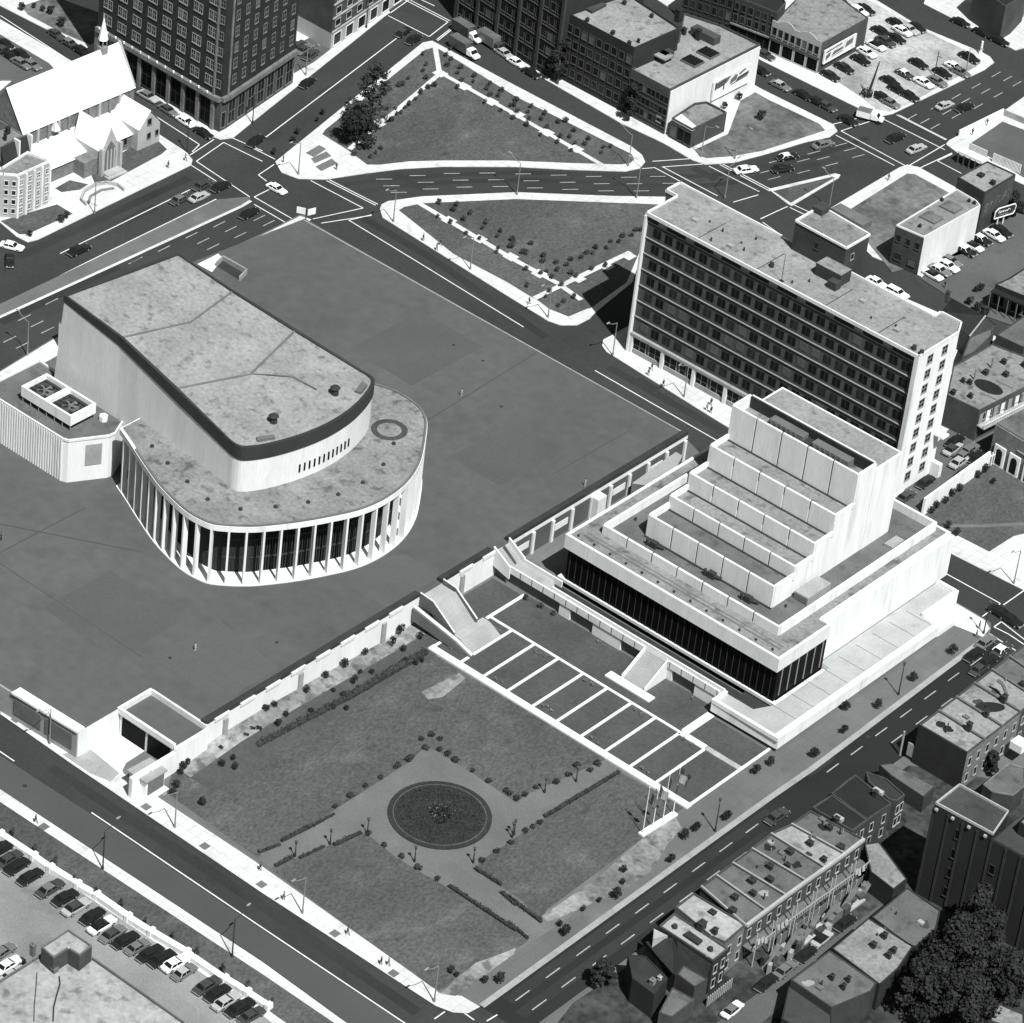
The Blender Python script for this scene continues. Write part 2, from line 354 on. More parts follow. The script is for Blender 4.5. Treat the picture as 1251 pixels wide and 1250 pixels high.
# planted bank below the podium wall
b = MB()
top = G(C(310, 620, [(0, 1045), (100, 1000), (300, 880), (500, 745), (650, 640), (760, 585)]) + [], .8)
bank = [(-2 , -88.5), (10.7, -88.5), (10.7, -38.5)]
xs = 10.6
for y0, y1 in ((-96.5, -92), (-92, -85), (-85, -75), (-75, -60), (-60, -45), (-45, -39)):
    def h(y): return 1.5*min(1, max(0, (-41-y)/34.0))*min(1, max(0, (y+96.5)/12.0))
    b.add([(xs, y0, h(y0)+KZ+.05), (xs, y1, h(y1)+KZ+.05), (xs+3.2, y1, h(y1)*.7+KZ+.05), (xs+3.2, y0, h(y0)*.7+KZ+.05)], [[0, 3, 2, 1]])
    b.add([(xs+3.2, y0, h(y0)*.7+KZ+.05), (xs+3.2, y1, h(y1)*.7+KZ+.05), (xs+8.5, y1, KZ+.03), (xs+8.5, y0, KZ+.03)], [[0, 3, 2, 1]], 1)
struct('bank', b, ['dirt', 'lawn_dark'])
# sunken lawn panels with white kerbs (world coordinates measured on the ground plane)
zt = KZ+.035
sheet('lawn', [(18.2, -41.2), (74, -41.2), (74, -26.8), (18.2, -26.8)], zt, 'lawn_dark', True)
sheet('lawn', [(18.2, -26.8), (61, -26.8), (61, -17.2), (18.2, -17.2)], zt, 'lawn_dark', True)
sheet('lawn', [(61, -26.8), (74, -26.8), (74, -19.5), (61, -19.5)], zt, 'lawn_dark', True)
sheet('lawn', [(11, -31), (18, -31), (18, -18), (11, -18)], zt, 'lawn_dark', True)
b = MB(); zk = KZ
b.box(17, 74.4, -41.9, -40.5, zk, zk+.35)
b.box(22.3, 61, -27.2, -26.7, zk, zk+.2); b.box(61, 66.4, -27.6, -26.3, zk, zk+.2)
for x in (23.3, 28.5, 33.9, 39.5, 44.9, 50.3, 55.6, 61, 66.6): b.box(x-.25, x+.25, -40.5, -27.2, zk, zk+.2)
b.box(73.8, 74.3, -40.5, -19, zk, zk+.2)
b.box(17, 17.5, -40.5, -37.4, zk, zk+.2); b.box(17.8, 18.4, -27.8, -17.6, zk, zk+.2); b.box(18.4, 22.3, -27.2, -26.7, zk, zk+.2)
b.box(60.7, 62.2, -26.3, -19.2, zk, zk+.2)
struct('kerb', b, 'whitestone')
b = MB(); b.box(66.6, 73.8, -27.5, -26.4, zk, zk+.22); struct('kerb', b, 'paint_worn')

# upper triangular park
lz = KZ+.012
sheet('lawn', C(310, 0, [(325, 640), (340, 618), (640, 378), (815, 238), (850, 228), (885, 236), (1250, 462)]) + C(620, 0, [(590, 735), (603, 760), (585, 778), (540, 785), (300, 778), (0, 766)]) + C(310, 0, [(900, 766), (740, 770), (600, 786), (540, 786), (440, 712)]), lz, 'lawn')
def paths(lines, w, zz=KZ+.022, m='sidewalk'):
    b = MB()
    for i, L in enumerate(lines):
        g = G(L, zz+i*.004)
        for p, q in zip(g, g[1:]): b.line(p, q, w, zz+i*.004)
    struct('path', b, m)
paths([C(310, 0, [(862, 215), (885, 350)]), C(310, 0, [(885, 345), (1250, 548)]) + C(620, 0, [(450, 787)]), C(310, 0, [(888, 350), (655, 548), (590, 592), (455, 712)])], 1.1)
b = MB()
for x, y in C(310, 0, [(888, 350), (590, 590), (1000, 412), (1130, 485)]) + C(620, 0, [(45, 545), (185, 632), (325, 710)]):
    p = W(x, y, KZ+.03); b.obox(p, (1, 0), 2.6, 2.4, KZ, KZ+.04)
struct('paving', b, 'sidewalk')
for pts in ([(245, 730), (310, 692), (345, 710), (285, 750)], [(270, 757), (345, 722), (368, 745), (290, 780)], [(292, 795), (370, 757), (397, 780), (320, 817)]):
    sheet('flower_bed', C(310, 0, pts), KZ+.02, 'gravel')
# lower triangular park
sheet('lawn', C(310, 0, [(690, 1003), (715, 988), (800, 970), (1250, 950)]) + C(620, 0, [(660, 973), (770, 978)]) + [(797, 270), (765, 345), (722, 376)] + C(620, 310, [(380, 262), (290, 300), (200, 265), (135, 217), (110, 205), (0, 138)]) + C(310, 310, [(950, 0)]), lz, 'lawn')
paths([C(310, 0, [(788, 970), (1235, 1236)]) + C(620, 310, [(240, 142), (350, 220)]), C(620, 310, [(128, 212), (585, -8)])], 1.2)
b = MB()
for x, y in C(310, 0, [(930, 1052), (1075, 1140), (1225, 1225)]) + C(620, 310, [(150, 95), (335, 118), (470, 60), (575, 10)]):
    p = W(x, y, KZ+.03); b.obox(p, (1, 0), 2.4, 2.4, KZ, KZ+.04)
struct('paving', b, 'sidewalk')
# medians and traffic island
b = MB(); b.prism(G(C(0, 0, [(-330, 1610), (430, 1248), (1030, 955), (1185, 942), (1195, 958), (1150, 985), (640, 1222), (0, 1515), (-320, 1668)])), -.05, KZ); struct('median', b, 'pavement')
b = MB(); gk = G(C(0, 0, [(-320, 1665), (0, 1512), (640, 1220), (1150, 985), (1195, 958)]), KZ+.01)
for p, q in zip(gk, gk[1:]): b.line(p, q, .7, KZ+.01)
struct('kerb', b, 'sidewalk')
b = MB(); b.prism(G(C(931, 0, [(28, 905), (345, 830), (372, 836), (365, 850), (138, 985), (120, 975)])), -.05, KZ); struct('median', b, 'sidewalk')
sheet('lawn', C(931, 0, [(50, 912), (335, 843), (345, 848), (135, 968)]), lz, 'lawn')

# vacant lots, parking lots, lawns of the other blocks
sheet('lawn', C(620, 0, [(915, 745), (890, 715), (1050, 640), (1110, 480), (1180, 440), (1250, 480)]) + C(931, 0, [(0, 462), (270, 590), (300, 622), (200, 655), (0, 720)]) + C(620, 0, [(1080, 745), (950, 755)]), lz, 'vacant')
sheet('vacant_lot', C(931, 0, [(400, 1010), (690, 828), (725, 830), (910, 930), (1000, 1200), (620, 1300), (520, 1180)]), lz, 'vacant')
sheet('parking_lot', [(1240, 258), (1330, 300), (1330, 430), (1200, 385), (1158, 362), (1124, 340), (1180, 290)], lz, 'asphalt_pale')
sheet('parking_lot', C(931, 0, [(300, 350), (480, 470), (540, 520), (600, 535), (690, 500), (1020, 318), (1040, 295), (1015, 262), (770, 145), (520, 10), (430, -30), (330, 60)]), lz, 'lot_bright')
sheet('parking_lot', C(931, 0, [(985, 690), (1145, 580), (1250, 620), (1420, 700), (1420, 900), (1250, 850)]), lz, 'asphalt_pale')
sheet('parking_lot', C(0, 0, [(-300, -30), (0, 165), (230, 300), (350, 420), (0, 470), (-300, 420)]), lz, 'asphalt_pale')
sheet('lawn', C(0, 0, [(430, 825), (690, 660), (740, 660), (795, 712), (770, 735), (520, 870), (450, 875)]), lz, 'lawn')
sheet('lawn', C(0, 0, [(0, 1055), (270, 975), (345, 1020), (130, 1118), (90, 1118)]), lz, 'lawn')
sheet('lawn', C(0, 0, [(250, 905), (330, 860), (420, 880), (380, 905), (270, 920)]), lz, 'lawn')
sheet('yard', C(0, 0, [(100, 30), (250, -20), (470, 60), (470, 190), (430, 215), (300, 160), (130, 70)]), lz, 'vacant')
sheet('yard', C(310, 0, [(190, 220), (300, 160), (365, 235), (280, 300), (190, 350)]), lz, 'asphalt_pale')
# service lane and lawn right of the office building
sheet('parking_lot', [(1083, 640), (1099, 606), (1145, 540), (1180, 500), (1251, 450), (1300, 480), (1208, 569), (1128, 628)], lz, 'asphalt_pale')
sheet('lawn', [(1126, 631), (1206, 570), (1214, 566), (1300, 600), (1300, 640), (1238, 655), (1208, 674), (1161, 650)], lz, 'lawn')
b = MB(); g = G(C(931, 620, [(870, 88), (1050, 88), (1250, 78)]), lz+.01)
for p, q in zip(g, g[1:]): b.line(p, q, .9, lz+.01)
struct('path', b, 'gravel')
# lower left lot
sheet('lawn', [(-20, 967), (0, 980), (320, 1190), (420, 1258), (470, 1290), (420, 1300), (310, 1222), (0, 1016), (-30, 1000)], lz, 'lawn')
sheet('parking_lot', [(-40, 1005), (0, 1024), (310, 1232), (430, 1330), (200, 1460), (-200, 1400), (-200, 1050)], lz, 'lot')
# lower right alleys and yards
sheet('yard', [(700, 1225), (790, 1165), (1040, 985), (1110, 935), (1260, 960), (1260, 1300), (640, 1300)], lz, 'yard')
sheet('alley', [(860, 1260), (900, 1232), (1075, 1105), (1092, 1110), (1060, 1140), (930, 1250), (915, 1290)], lz+.01, 'asphalt_pale')

# driveway into the podium
sheet('drive', C(0, 840, [(300, 370), (540, 220), (760, 130), (900, 260), (1000, 350), (800, 480), (760, 560), (680, 600), (400, 440)], 5.2125), KZ+.02, 'whitestone')
sheet('drive', C(0, 840, [(390, 425), (560, 380), (760, 545), (700, 600), (570, 545)], 5.2125), KZ+.03, 'concrete_grey')

# paler asphalt sheet on the far lanes of the lower left street; oil-dark wheel tracks elsewhere
sheet('road', [(-40, 897), (111, 995), (320, 1136), (487, 1247), (560, 1297), (520, 1318), (415, 1243), (320, 1174), (0, 964), (-40, 938)], .004, 'asphalt_midgrey')
sheet('road', [(586, 1230), (620, 1207), (940, 975), (992, 939), (1207, 778), (1240, 826), (1211, 846), (1030, 978), (784, 1158), (682, 1233), (640, 1262)], .003, 'asphalt_new')
def track(lines, w, m='asphalt_dark'):
    b = MB()
    for i, L in enumerate(lines):
        g = [Vector(W(x, y, .006).xy) for x, y in L]
        for p, q in zip(g, g[1:]): b.line(p, q, w, .006+i*.0004)
    struct('wheel_track', b, m)
track([C(310, 0, [(520, 1040), (850, 1235)]) + C(310, 310, [(1250, 300)]) + C(620, 310, [(180, 400)]), C(620, 310, [(480, 540), (1060, 870)]), C(620, 930, [(0, 1145), (1250, 240)]), C(620, 930, [(60, 1210), (1250, 345)]), C(0, 930, [(240, 30), (1250, 690)]) + C(310, 930, [(780, 1200)]),
       C(0, 0, [(80, 1230), (900, 850)]), C(0, 310, [(0, 330), (560, 60)])], 2.0)
arcs = [[(420, 226), (470, 219), (540, 214), (640, 211), (740, 214), (810, 216), (880, 213), (950, 200), (1010, 186), (1060, 168)], [(440, 234), (500, 226), (560, 222), (650, 220), (740, 224), (800, 226), (870, 226), (940, 214), (1000, 199)]]
track([smooth_px(a) for a in arcs], 1.5)

# ---------------------------------------------------------------- painted markings
zm = .012
def marks(lines, w, m, world=False):
    b = MB()
    for i, L in enumerate(lines):
        g = L if world else G(L, zm)
        for p, q in zip(g, g[1:]): b.line(p, q, w, zm+(i % 7)*.0006)
    return struct('road_markings', b, m)
marks([[(111.4, 992.7), (320, 1133.5), (486.6, 1245), (560, 1294)], [(-20, 905), (17, 930)], C(0, 0, [(0, 75), (950, 690), (915, 725)]), C(310, 0, [(0, 697), (690, 175)]),
       C(310, 0, [(450, 1050), (780, 1250)]) + C(620, 310, [(75, 350)]), C(620, 310, [(415, 557), (1000, 893)]), C(310, 0, [(450, 1052), (560, 1025)]),
       C(0, 0, [(285, 1210), (530, 1090), (905, 905)]), C(931, 620, [(880, 318), (1135, 458), (1050, 520)]), C(0, 0, [(-200, 1560), (430, 1243), (1030, 950)]), C(931, 0, [(0, 1040), (120, 985)]), C(620, 0, [(1075, 965), (1195, 930)])], .22, 'paint')
CW = [C(0, 0, [(1020, 665), (905, 740)]), C(0, 0, [(1065, 680), (935, 770)]), C(0, 0, [(935, 770), (1070, 860), (1190, 940)]), C(0, 0, [(905, 785), (1030, 865)]), C(0, 0, [(1065, 680), (1250, 770)]), C(0, 0, [(1110, 660), (1250, 720)]),
      C(310, 0, [(0, 710), (100, 760)]), C(310, 0, [(95, 785), (20, 835), (60, 865)]), C(310, 0, [(0, 940), (200, 1055)]), C(310, 0, [(0, 975), (160, 1068)]), C(310, 0, [(0, 940), (75, 903)]), C(310, 0, [(345, 862), (580, 980)]), C(310, 0, [(358, 858), (590, 975)]), C(310, 0, [(270, 862), (520, 993)]), C(310, 0, [(280, 1045), (520, 993)]), C(310, 0, [(320, 1065), (560, 1028)]),
      C(310, 0, [(640, 75), (835, 175), (925, 105), (720, 0)]), C(310, 0, [(650, 62), (740, -2), (935, 100)]), C(310, 0, [(875, 195), (945, 140)]), C(310, 0, [(800, 0), (860, 28)]), C(310, 0, [(870, 190), (940, 135)]),
      C(620, 0, [(690, 770), (880, 757)]), C(620, 0, [(735, 797), (930, 783)]), C(620, 0, [(740, 797), (1000, 935)]), C(620, 0, [(700, 800), (960, 940)]), C(620, 0, [(960, 793), (1200, 915)]), C(620, 0, [(1010, 785), (1250, 912)]), C(620, 0, [(1025, 783), (1262, 908)]), C(620, 0, [(640, 805), (700, 800)]), C(620, 0, [(1205, 1045), (1290, 1005)]), C(620, 0, [(1215, 1060), (1300, 1120)]),
      C(931, 0, [(330, 595), (470, 560)]), C(931, 0, [(375, 625), (540, 570)]), C(931, 0, [(375, 625), (680, 790)]), C(931, 0, [(350, 645), (630, 790)]), C(931, 0, [(560, 560), (870, 715)]), C(931, 0, [(640, 548), (875, 668)]), C(931, 0, [(650, 548), (880, 666)]), C(931, 0, [(700, 790), (870, 690)]), C(931, 0, [(745, 805), (905, 730)]), C(931, 0, [(905, 735), (835, 768), (950, 828)]),
      C(931, 0, [(150, 978), (240, 1020)]), C(931, 0, [(130, 990), (225, 1035)]),
      C(931, 620, [(1150, 465), (1250, 395)]), C(931, 620, [(1105, 570), (1140, 545), (1250, 630)]), C(931, 620, [(1080, 600), (1220, 690)]), C(931, 620, [(1105, 570), (1175, 605), (1250, 655)]), C(931, 620, [(1130, 675), (1165, 695)]),
      C(310, 930, [(860, 1230), (910, 1195)]), C(310, 930, [(1000, 1200), (1050, 1235)]), C(310, 930, [(1110, 1240), (1160, 1210)])]
marks(CW, .22, 'paint')
# thin kerb lines on the far side of the podium street
def dashes(pts, d, L, w=.2):
    b = MB()
    for x, y in pts:
        p = W(x, y, zm).xy; q = W(x+d[0], y+d[1], zm).xy; u = (q-p).normalized()*L/2
        b.line(p-u, p+u, w, zm+.002)
    struct('road_markings', b, 'paint_worn')
c4 = lambda o, pts: C(o[0], o[1], pts)
dashes(c4((620, 930), [(70, 1118), (215, 1010), (360, 905), (500, 800), (640, 703), (775, 605), (910, 505), (1040, 410), (1165, 320), (150, 1162), (290, 1055), (437, 950), (572, 850), (710, 748), (850, 650), (980, 545), (1110, 455), (1235, 365)]) + c4((931, 620), [(335, 1243), (450, 1160), (567, 1070), (685, 982), (800, 895), (912, 808), (640, 1105), (760, 1015), (880, 930), (1020, 735)]), (10, -7.3), 3.4)
dashes(c4((310, 0), [(780, 838), (943, 828), (1113, 826), (620, 855), (820, 870), (985, 860), (1155, 858), (655, 887), (842, 902), (1003, 893), (1175, 890), (690, 918)]) + c4((620, 0), [(72, 830), (242, 836), (410, 842), (578, 846), (715, 842), (112, 863), (285, 870), (447, 877), (604, 877), (775, 875), (130, 897), (298, 904), (468, 911), (637, 911)]), (10, -.1), 3.3)
dashes(c4((931, 0), [(245, 728), (375, 690), (195, 765), (290, 755), (418, 713), (330, 785), (458, 745), (197, 820), (55, 850), (20, 818), (60, 770)]), (10, -2.6), 3.3)
dashes(c4((931, 0), [(1115, 355), (1170, 375), (1215, 400), (1020, 410), (1065, 435), (1125, 453), (925, 460), (970, 480), (1030, 507), (825, 510), (880, 535), (925, 553), (715, 557), (775, 578), (825, 603)]), (10, -5.6), 3.3)
dashes(c4((0, 0), [(1045, 1070), (1100, 1093), (1145, 1122), (912, 1123), (968, 1150), (1015, 1178), (780, 1187), (650, 1240)]) + c4((0, 310), [(640, 35), (245, 228), (115, 305), (175, 335), (225, 365), (45, 408), (105, 437)]) + c4((310, 0), [(25, 1040), (70, 1065)]), (10, -4.9), 3.3)

# manhole covers, resurfaced patches and cracks in the streets
b = MB()
for x, y in ((300, 1090), (420, 1190), (180, 1010), (560, 330), (690, 410), (800, 480), (450, 205), (560, 226), (700, 219), (870, 208), (1030, 190), (120, 290), (220, 245), (700, 1150), (820, 1060), (930, 985), (1060, 900), (360, 130), (430, 80), (240, 190), (700, 130), (980, 250), (1140, 110), (30, 960), (90, 1040)):
    v = W(x, y, .02); b.tube((v.x, v.y, .0), (v.x, v.y, .016), .42, .42, 10)
struct('manhole_cover', b, 'iron')
b = MB()
for x, y, L_, w_, k in ((250, 1060, 7, 2, 0), (360, 1120, 5, 2.4, 0), (640, 375, 6, 2, 0), (790, 470, 5, 2, 0), (500, 222, 8, 1.6, 0), (960, 205, 7, 2, 0), (400, 110, 6, 2, 1), (170, 262, 9, 2, 1), (760, 1100, 6, 2.2, 1), (1000, 935, 7, 2, 1), (330, 165, 5, 3, 1), (860, 212, 6, 2, 0)):
    v = W(x, y, 0); b.obox(v, (1, 0) if k == 0 else (0, 1), L_, w_, -.02, .009)
struct('road_patch', b, 'asphalt_dark')
# ================================================================ PODIUM
pod = thing('plaza_podium', 'wide raised grey plaza deck with white retaining wall, carrying the curved concert hall', 'podium', (-40, -35, 0))
b = MB()
outl = [(-87.1, 37.4), (10.5, 36.9), (10.5, -90), (-2.2, -90), (-2.2, -106.6), (-20, -107.4), (-76, -110), (-75.6, -60), (-75.6, -46), (-75.6, -27), (-91.5, -25), (-90.1, 10.2)]
b.prism(outl, 0, D, 0, top=1)
b.build('deck', ['whitestone', 'deck'], pod)
zs = D+.02
for p, q, w in (((-24, -6), (-26, 37), .22), ((-68, -86), (-30, -64), .25), ((-46, -62.5), (-46.5, -107), .22), ((2, 8), (2.3, 30), .18), ((-66, -84.5), (-9, -85), .14)):
    b = MB(); b.line(p, q, w, zs); zs += .001; b.build('expansion_joint', 'seam', pod)
for i, (m_, pl) in enumerate((('deck_patch', [(-14, -2), (-2, -2), (-2, 16), (-14, 16)]), ('deck_patch', [(-30, -88), (-12, -88), (-12, -72), (-30, -72)]), ('deck_patch', [(-50, 10), (-34, 10), (-34, 30), (-50, 30)]), ('deck_patch_pale', [(-10, -44), (9, -44), (9, -30), (1, -30)]), ('deck_patch_pale', [(-8, -84), (8, -84), (8, -70), (-8, -68)]), ('deck_patch_pale', [(-62, -106), (-40, -106), (-40, -92), (-62, -92)]))):
    b = MB(); b.sheet(pl, D+.006+i*.001); b.build('deck_patch', m_, pod)
b = MB(); b.box(-86.8, 10.2, 36.72, 36.98, D, D+.08); b.build('coping', 'concrete_grey', pod)
# parapet along the garden side
b = MB()
for y0, y1 in ((-90, -37.4), (-31.6, -18.2), (-13.6, 36.9)): b.box(9.35, 10.45, y0, y1, D, D+.75)
b.build('parapet', 'fascia', pod)
y = -88
while y < -19:
    if not (-40 < y < -31):
        b = MB(); b.box(10.45, 10.75, y, y+3.4, D-.35, D+.35)
        for k in range(5): b.box(10.75, 10.82, y+.3+k*.7, y+.6+k*.7, D-.1, D+.25)
        b.build('railing_panel', 'concrete', pod)
    y += 6.1
for px, py in C(310, 620, [(235, 800), (632, 560), (1000, 330)]) + C(0, 620, [(1075, 1010)]):
    yy = W(px, py, 4.5).y
    b = MB(); b.box(10.45, 10.95, yy-.45, yy+.45, 0, 4.6); b.build('pilaster', 'concrete_grey', pod)
# lower wall facing the theatre: grey panels between ribs
b = MB(); b.box(10.5, 10.62, -13.2, 36.8, .1, 4.7); b.build('wall_facing', 'asphalt_pale', pod)
for k in range(10):
    yy = -12.6+k*5.4
    b = MB(); b.box(10.6, 11.0, yy-.3, yy+.3, 0, 4.8); b.build('pilaster', 'concrete', pod)
    if k in (0, 2, 5, 7): b = MB(); b.box(10.62, 10.72, yy+.8, yy+4.4, 2.0, 3.4); b.build('wall_panel', 'concrete', pod)
b = MB(); b.box(10.6, 12.4, 8.8, 11.2, 0, 5.0); b.build('shaft', 'concrete', pod)
b = MB(); b.prism([(12, 19), (17, 22.6), (12.6, 33), (11, 33)], 0, 3.8, 0, 1); b.build('annex_roof', ['concrete_dark', 'concrete_grey'], pod)
# street side: white canopy over two dark grilles
b = MB(); b.prism([(-16.6, -107.25), (-16.6, -107.9), (-2.1, -107.1), (-2.1, -105.3), (-16.6, -105.9)], D, D+.4); b.build('canopy', 'white', pod)
b = MB(); b.wall((-75.5, -110.2), (-2.3, -106.75), .16, .1, D-.1); b.build('street_wall', 'concrete_grey', pod)
for x0, x1 in ((-16.2, -10.2), (-9.2, -3.2)):
    b = MB(); b.obox(((x0+x1)/2, -106.75+((x0+x1)/2+2.3)*.0471-.12), (1, .045), x1-x0, .3, 1.6, 4.6); b.build('grille', 'concrete_dark', pod)
b = MB(); b.box(-2.0, 10.45, -97.2, -90, 0, 4.6, 0); b.sheet([(-2, -97.2), (10.4, -97.2), (10.4, -90), (-2, -90)], 4.62, 1); b.build('garage', ['concrete', 'deck'], pod)
b = MB(); b.box(-2.4, 10.7, -97.6, -97.1, 4.6, 5.7); b.box(-2.4, -1.9, -97.1, -89.9, 4.6, 5.7); b.box(-1.9, 10.7, -90.2, -89.8, 4.6, 5.7); b.build('parapet', 'concrete', pod)
for x0, x1 in ((-1.4, 3.9), (4.5, 9.6)):
    b = MB(); b.box(x0, x1, -97.3, -97.05, .1, 4.0); b.build('garage_door', 'glass_black', pod)
wl = tag(MB().build('retaining_wall', 'white'), 'white sloping retaining wall beside the garage driveway', 'wall')
bpy.data.objects.remove(wl)
b = MB(); b.prism([(10.5, -97.6), (11.2, -97.6), (11.2, -107.5), (10.5, -107.5)], 0, 4.3); b.box(10.55, 11.15, -97.6, -90, 0, 5.0)
tag(b.build('retaining_wall', 'white'), 'white retaining wall between the garage driveway and the garden lawn', 'wall')

# ================================================================ CONCERT HALL
hall = thing('concert_hall', 'large white concert hall with curved colonnade and folded gravel roof on the plaza', 'concert hall', (-35, -35.5, D))
def smooth(pts, n=6):
    out = []
    for i in range(len(pts)-1):
        p0 = Vector(pts[max(i-1, 0)]); p1 = Vector(pts[i]); p2 = Vector(pts[i+1]); p3 = Vector(pts[min(i+2, len(pts)-1)])
        for k in range(n):
            t = k/n
            out.append(.5*((2*p1)+(p2-p0)*t+(2*p0-5*p1+4*p2-p3)*t*t+(3*p1-p0-3*p2+p3)*t**3))
    out.append(Vector(pts[-1])); return out
arc = smooth([(-47, -53.8), (-43.1, -55.4), (-38, -57.7), (-31.2, -60.5), (-25.9, -62.0), (-22.2, -62.7), (-19.5, -62.7), (-16.5, -62.1), (-14.2, -60.4), (-12, -58.2), (-10.2, -55.9), (-7.1, -50.7), (-4.5, -45.2), (-2.4, -39.5), (-1.8, -33.6), (-2.7, -27.3), (-5.2, -21.3), (-9.2, -15.5), (-12.9, -11), (-16.2, -8.8), (-20.1, -8.0), (-23.9, -8.2), (-28, -9.6), (-35, -12.5), (-43, -16.2), (-47, -18)])
def inset(line, d):
    out = []
    for i in range(len(line)):
        t = (line[min(i+1, len(line)-1)]-line[max(i-1, 0)]).normalized(); out.append(line[i]+Vector((-t.y, t.x))*d)
    return out
ZA = 18.0
b = MB(); b.prism([p for p in arc], ZA-1.15, ZA-.02, 0, top=0, bottom=True); b.build('arcade_fascia', 'white', hall)
b = MB(); b.sheet(inset(arc, .55), ZA+.02); b.build('arcade_roof', 'gravelroof', hall)
b = MB(); e0 = inset(arc, .1)[9:-5]; e1 = inset(arc, .5)[9:-5]
b.loft([[(p.x, p.y, ZA-.03) for p in e0], [(p.x, p.y, ZA+.22) for p in e0], [(q.x, q.y, ZA+.22) for q in e1], [(q.x, q.y, ZA) for q in e1]], cap=False, closed=False); b.build('roof_edge', 'concrete_dark', hall)
b = MB(); b.prism(inset(arc, -.15), D-.05, D+.22); b.build('plinth', 'whitestone', hall)
gl = inset(arc, 3.8)
b = MB(); b.prism(gl, D+.2, ZA-1.2); b.build('glass_wall', 'glass_black', hall)
# spandrels, mullions and the balcony slab behind the columns
b = MB()
acc = 0; n = 0
pos = []
for i in range(1, len(arc)):
    p, q = arc[i-1], arc[i]; L = (q-p).length
    while acc+L >= 3.05*n+1.8:
        t = (3.05*n+1.8-acc)/L; pos.append((p+(q-p)*t, (q-p).normalized())); n += 1
    acc += L
for p, t in pos:
    nrm = Vector((-t.y, t.x)); m = MB()
    m.obox(p+nrm*.52, nrm, 1.05, .36, D+.2, ZA-1.12); m.build('column', 'white', hall)
for i in range(0, len(gl)-1, 1):
    p, q = gl[i], gl[i+1]
    out = Vector((q.y-p.y, p.x-q.x)).normalized()
    for k in (.25, .75):
        c = p+(q-p)*k+out*.08; b.obox(c, q-p, .14, .16, D+.3, ZA-1.3)
    b.wall(p+out*.1, q+out*.1, .2, D+3.2, D+3.5); b.wall(p+out*.1, q+out*.1, .2, D+7.0, D+7.25)
b.build('mullions', 'iron', hall)
# auditorium
Lp = [(-66.7, -48.9, 34.0), (-53.2, -48.3, 31.8), (-37.9, -49.9, 29.5)]
Fr = smooth([(-23.0, -51.8), (-21.2, -52.0), (-19.6, -51.3), (-17.6, -47.6), (-15.9, -41.8), (-15.1, -35.5), (-15.5, -29.2), (-16.9, -23.8), (-18.7, -19.9), (-20.4, -18.9), (-22.5, -18.8)], 4)
Fr = [(p.x, p.y, 27.4) for p in Fr]
Rp = [(-37.0, -20.6, 29.5), (-51.0, -22.6, 31.8), (-63.6, -23.9, 34.0)]
rim = Lp+Fr+Rp
FHS = [1.5, 2.0, 2.5]+[2.7]*len(Fr)+[2.5, 2.0, 1.5]
base = [(-70.5, -47.7)]+[(p[0], p[1]) for p in rim[1:-1]]+[(-70.0, -23.8)]
n = len(rim); FH = 2.6
b = MB()
b.loft([[(q[0], q[1], D) for q in base], [(r[0], r[1], r[2]-fh_) for r, fh_ in zip(rim, FHS)]], cap=False); b.build('auditorium_wall', 'concrete', hall)
cx, cy = -40, -35.5
def off(r, k):
    d = Vector((r[0]-cx, r[1]-cy)).normalized()*k; return (r[0]+d.x, r[1]+d.y)
b = MB()
o1 = [(*off(r, .18), r[2]-fh_) for r, fh_ in zip(rim, FHS)]; o2 = [(*off(r, .18), r[2]) for r in rim]; i2 = [(*off(r, -.45), r[2]) for r in rim]; i1 = [(*off(r, -.45), r[2]-.8) for r in rim]
b.loft([[(r[0], r[1], r[2]-fh_) for r, fh_ in zip(rim, FHS)], o1, o2, i2, i1], cap=False); b.build('fascia', 'fascia', hall)
b = MB()
rr = [Vector((*off(r, -.3), r[2]-.3)) for r in rim]
Lq = rr[:3]; Rq = rr[-3:][::-1]       # back, fold, second
Rq = [rr[-1], rr[-2], rr[-3]]
m0 = Vector((-65.2, -36.2, 34.0-.3)); m1 = Vector((-48.9, -35.2, 31.6-.3)); m2 = Vector((-32.9, -36.4, 29.3-.3))
for (a, c), (e, f) in zip(((Lq[0], m0), (m0, Rq[0])), ((Lq[1], m1), (m1, Rq[1]))): b.poly([a, e, f, c])
for (a, c), (e, f) in zip(((Lq[1], m1), (m1, Rq[1])), ((Lq[2], m2), (m2, Rq[2]))): b.poly([a, e, f, c])
fr = rr[3:-3]; k = len(fr)//2
fan = [Lq[2]]+fr+[Rq[2]]
for p, q in zip(fan, fan[1:]): b.poly([m2, p, q])
b.build('roof', 'gravelroof_pale', hall)
b = MB()
up = Vector((0, 0, .14))
for chain in ((Lq[1], m1, Rq[1]), (Lq[2], m2, Rq[2])):
    for p, q in zip(chain, chain[1:]): b.tube(p+up*.6, q+up*.6, .2, .2, 6)
b.tube(m2+up, Vector((-28, -31, 28.8)), .1, .1, 5); b.tube(Vector((-28, -31, 28.8)), Vector((-23, -30, 28.1)), .1, .1, 5)
b.build('roof_joint', 'concrete_dark', hall)
for px, py in C(310, 310, [(385, 665), (92, 800)]):
    q = W(px, py, 27.8); b = MB(); b.tube(q-Vector((0, 0, 1)), q+Vector((0, 0, 1.1)), .75, .6, 10); b.tube(q+Vector((0, 0, 1.1)), q+Vector((0, 0, 1.5)), .95, .5, 10); b.build('roof_vent', 'iron', hall)
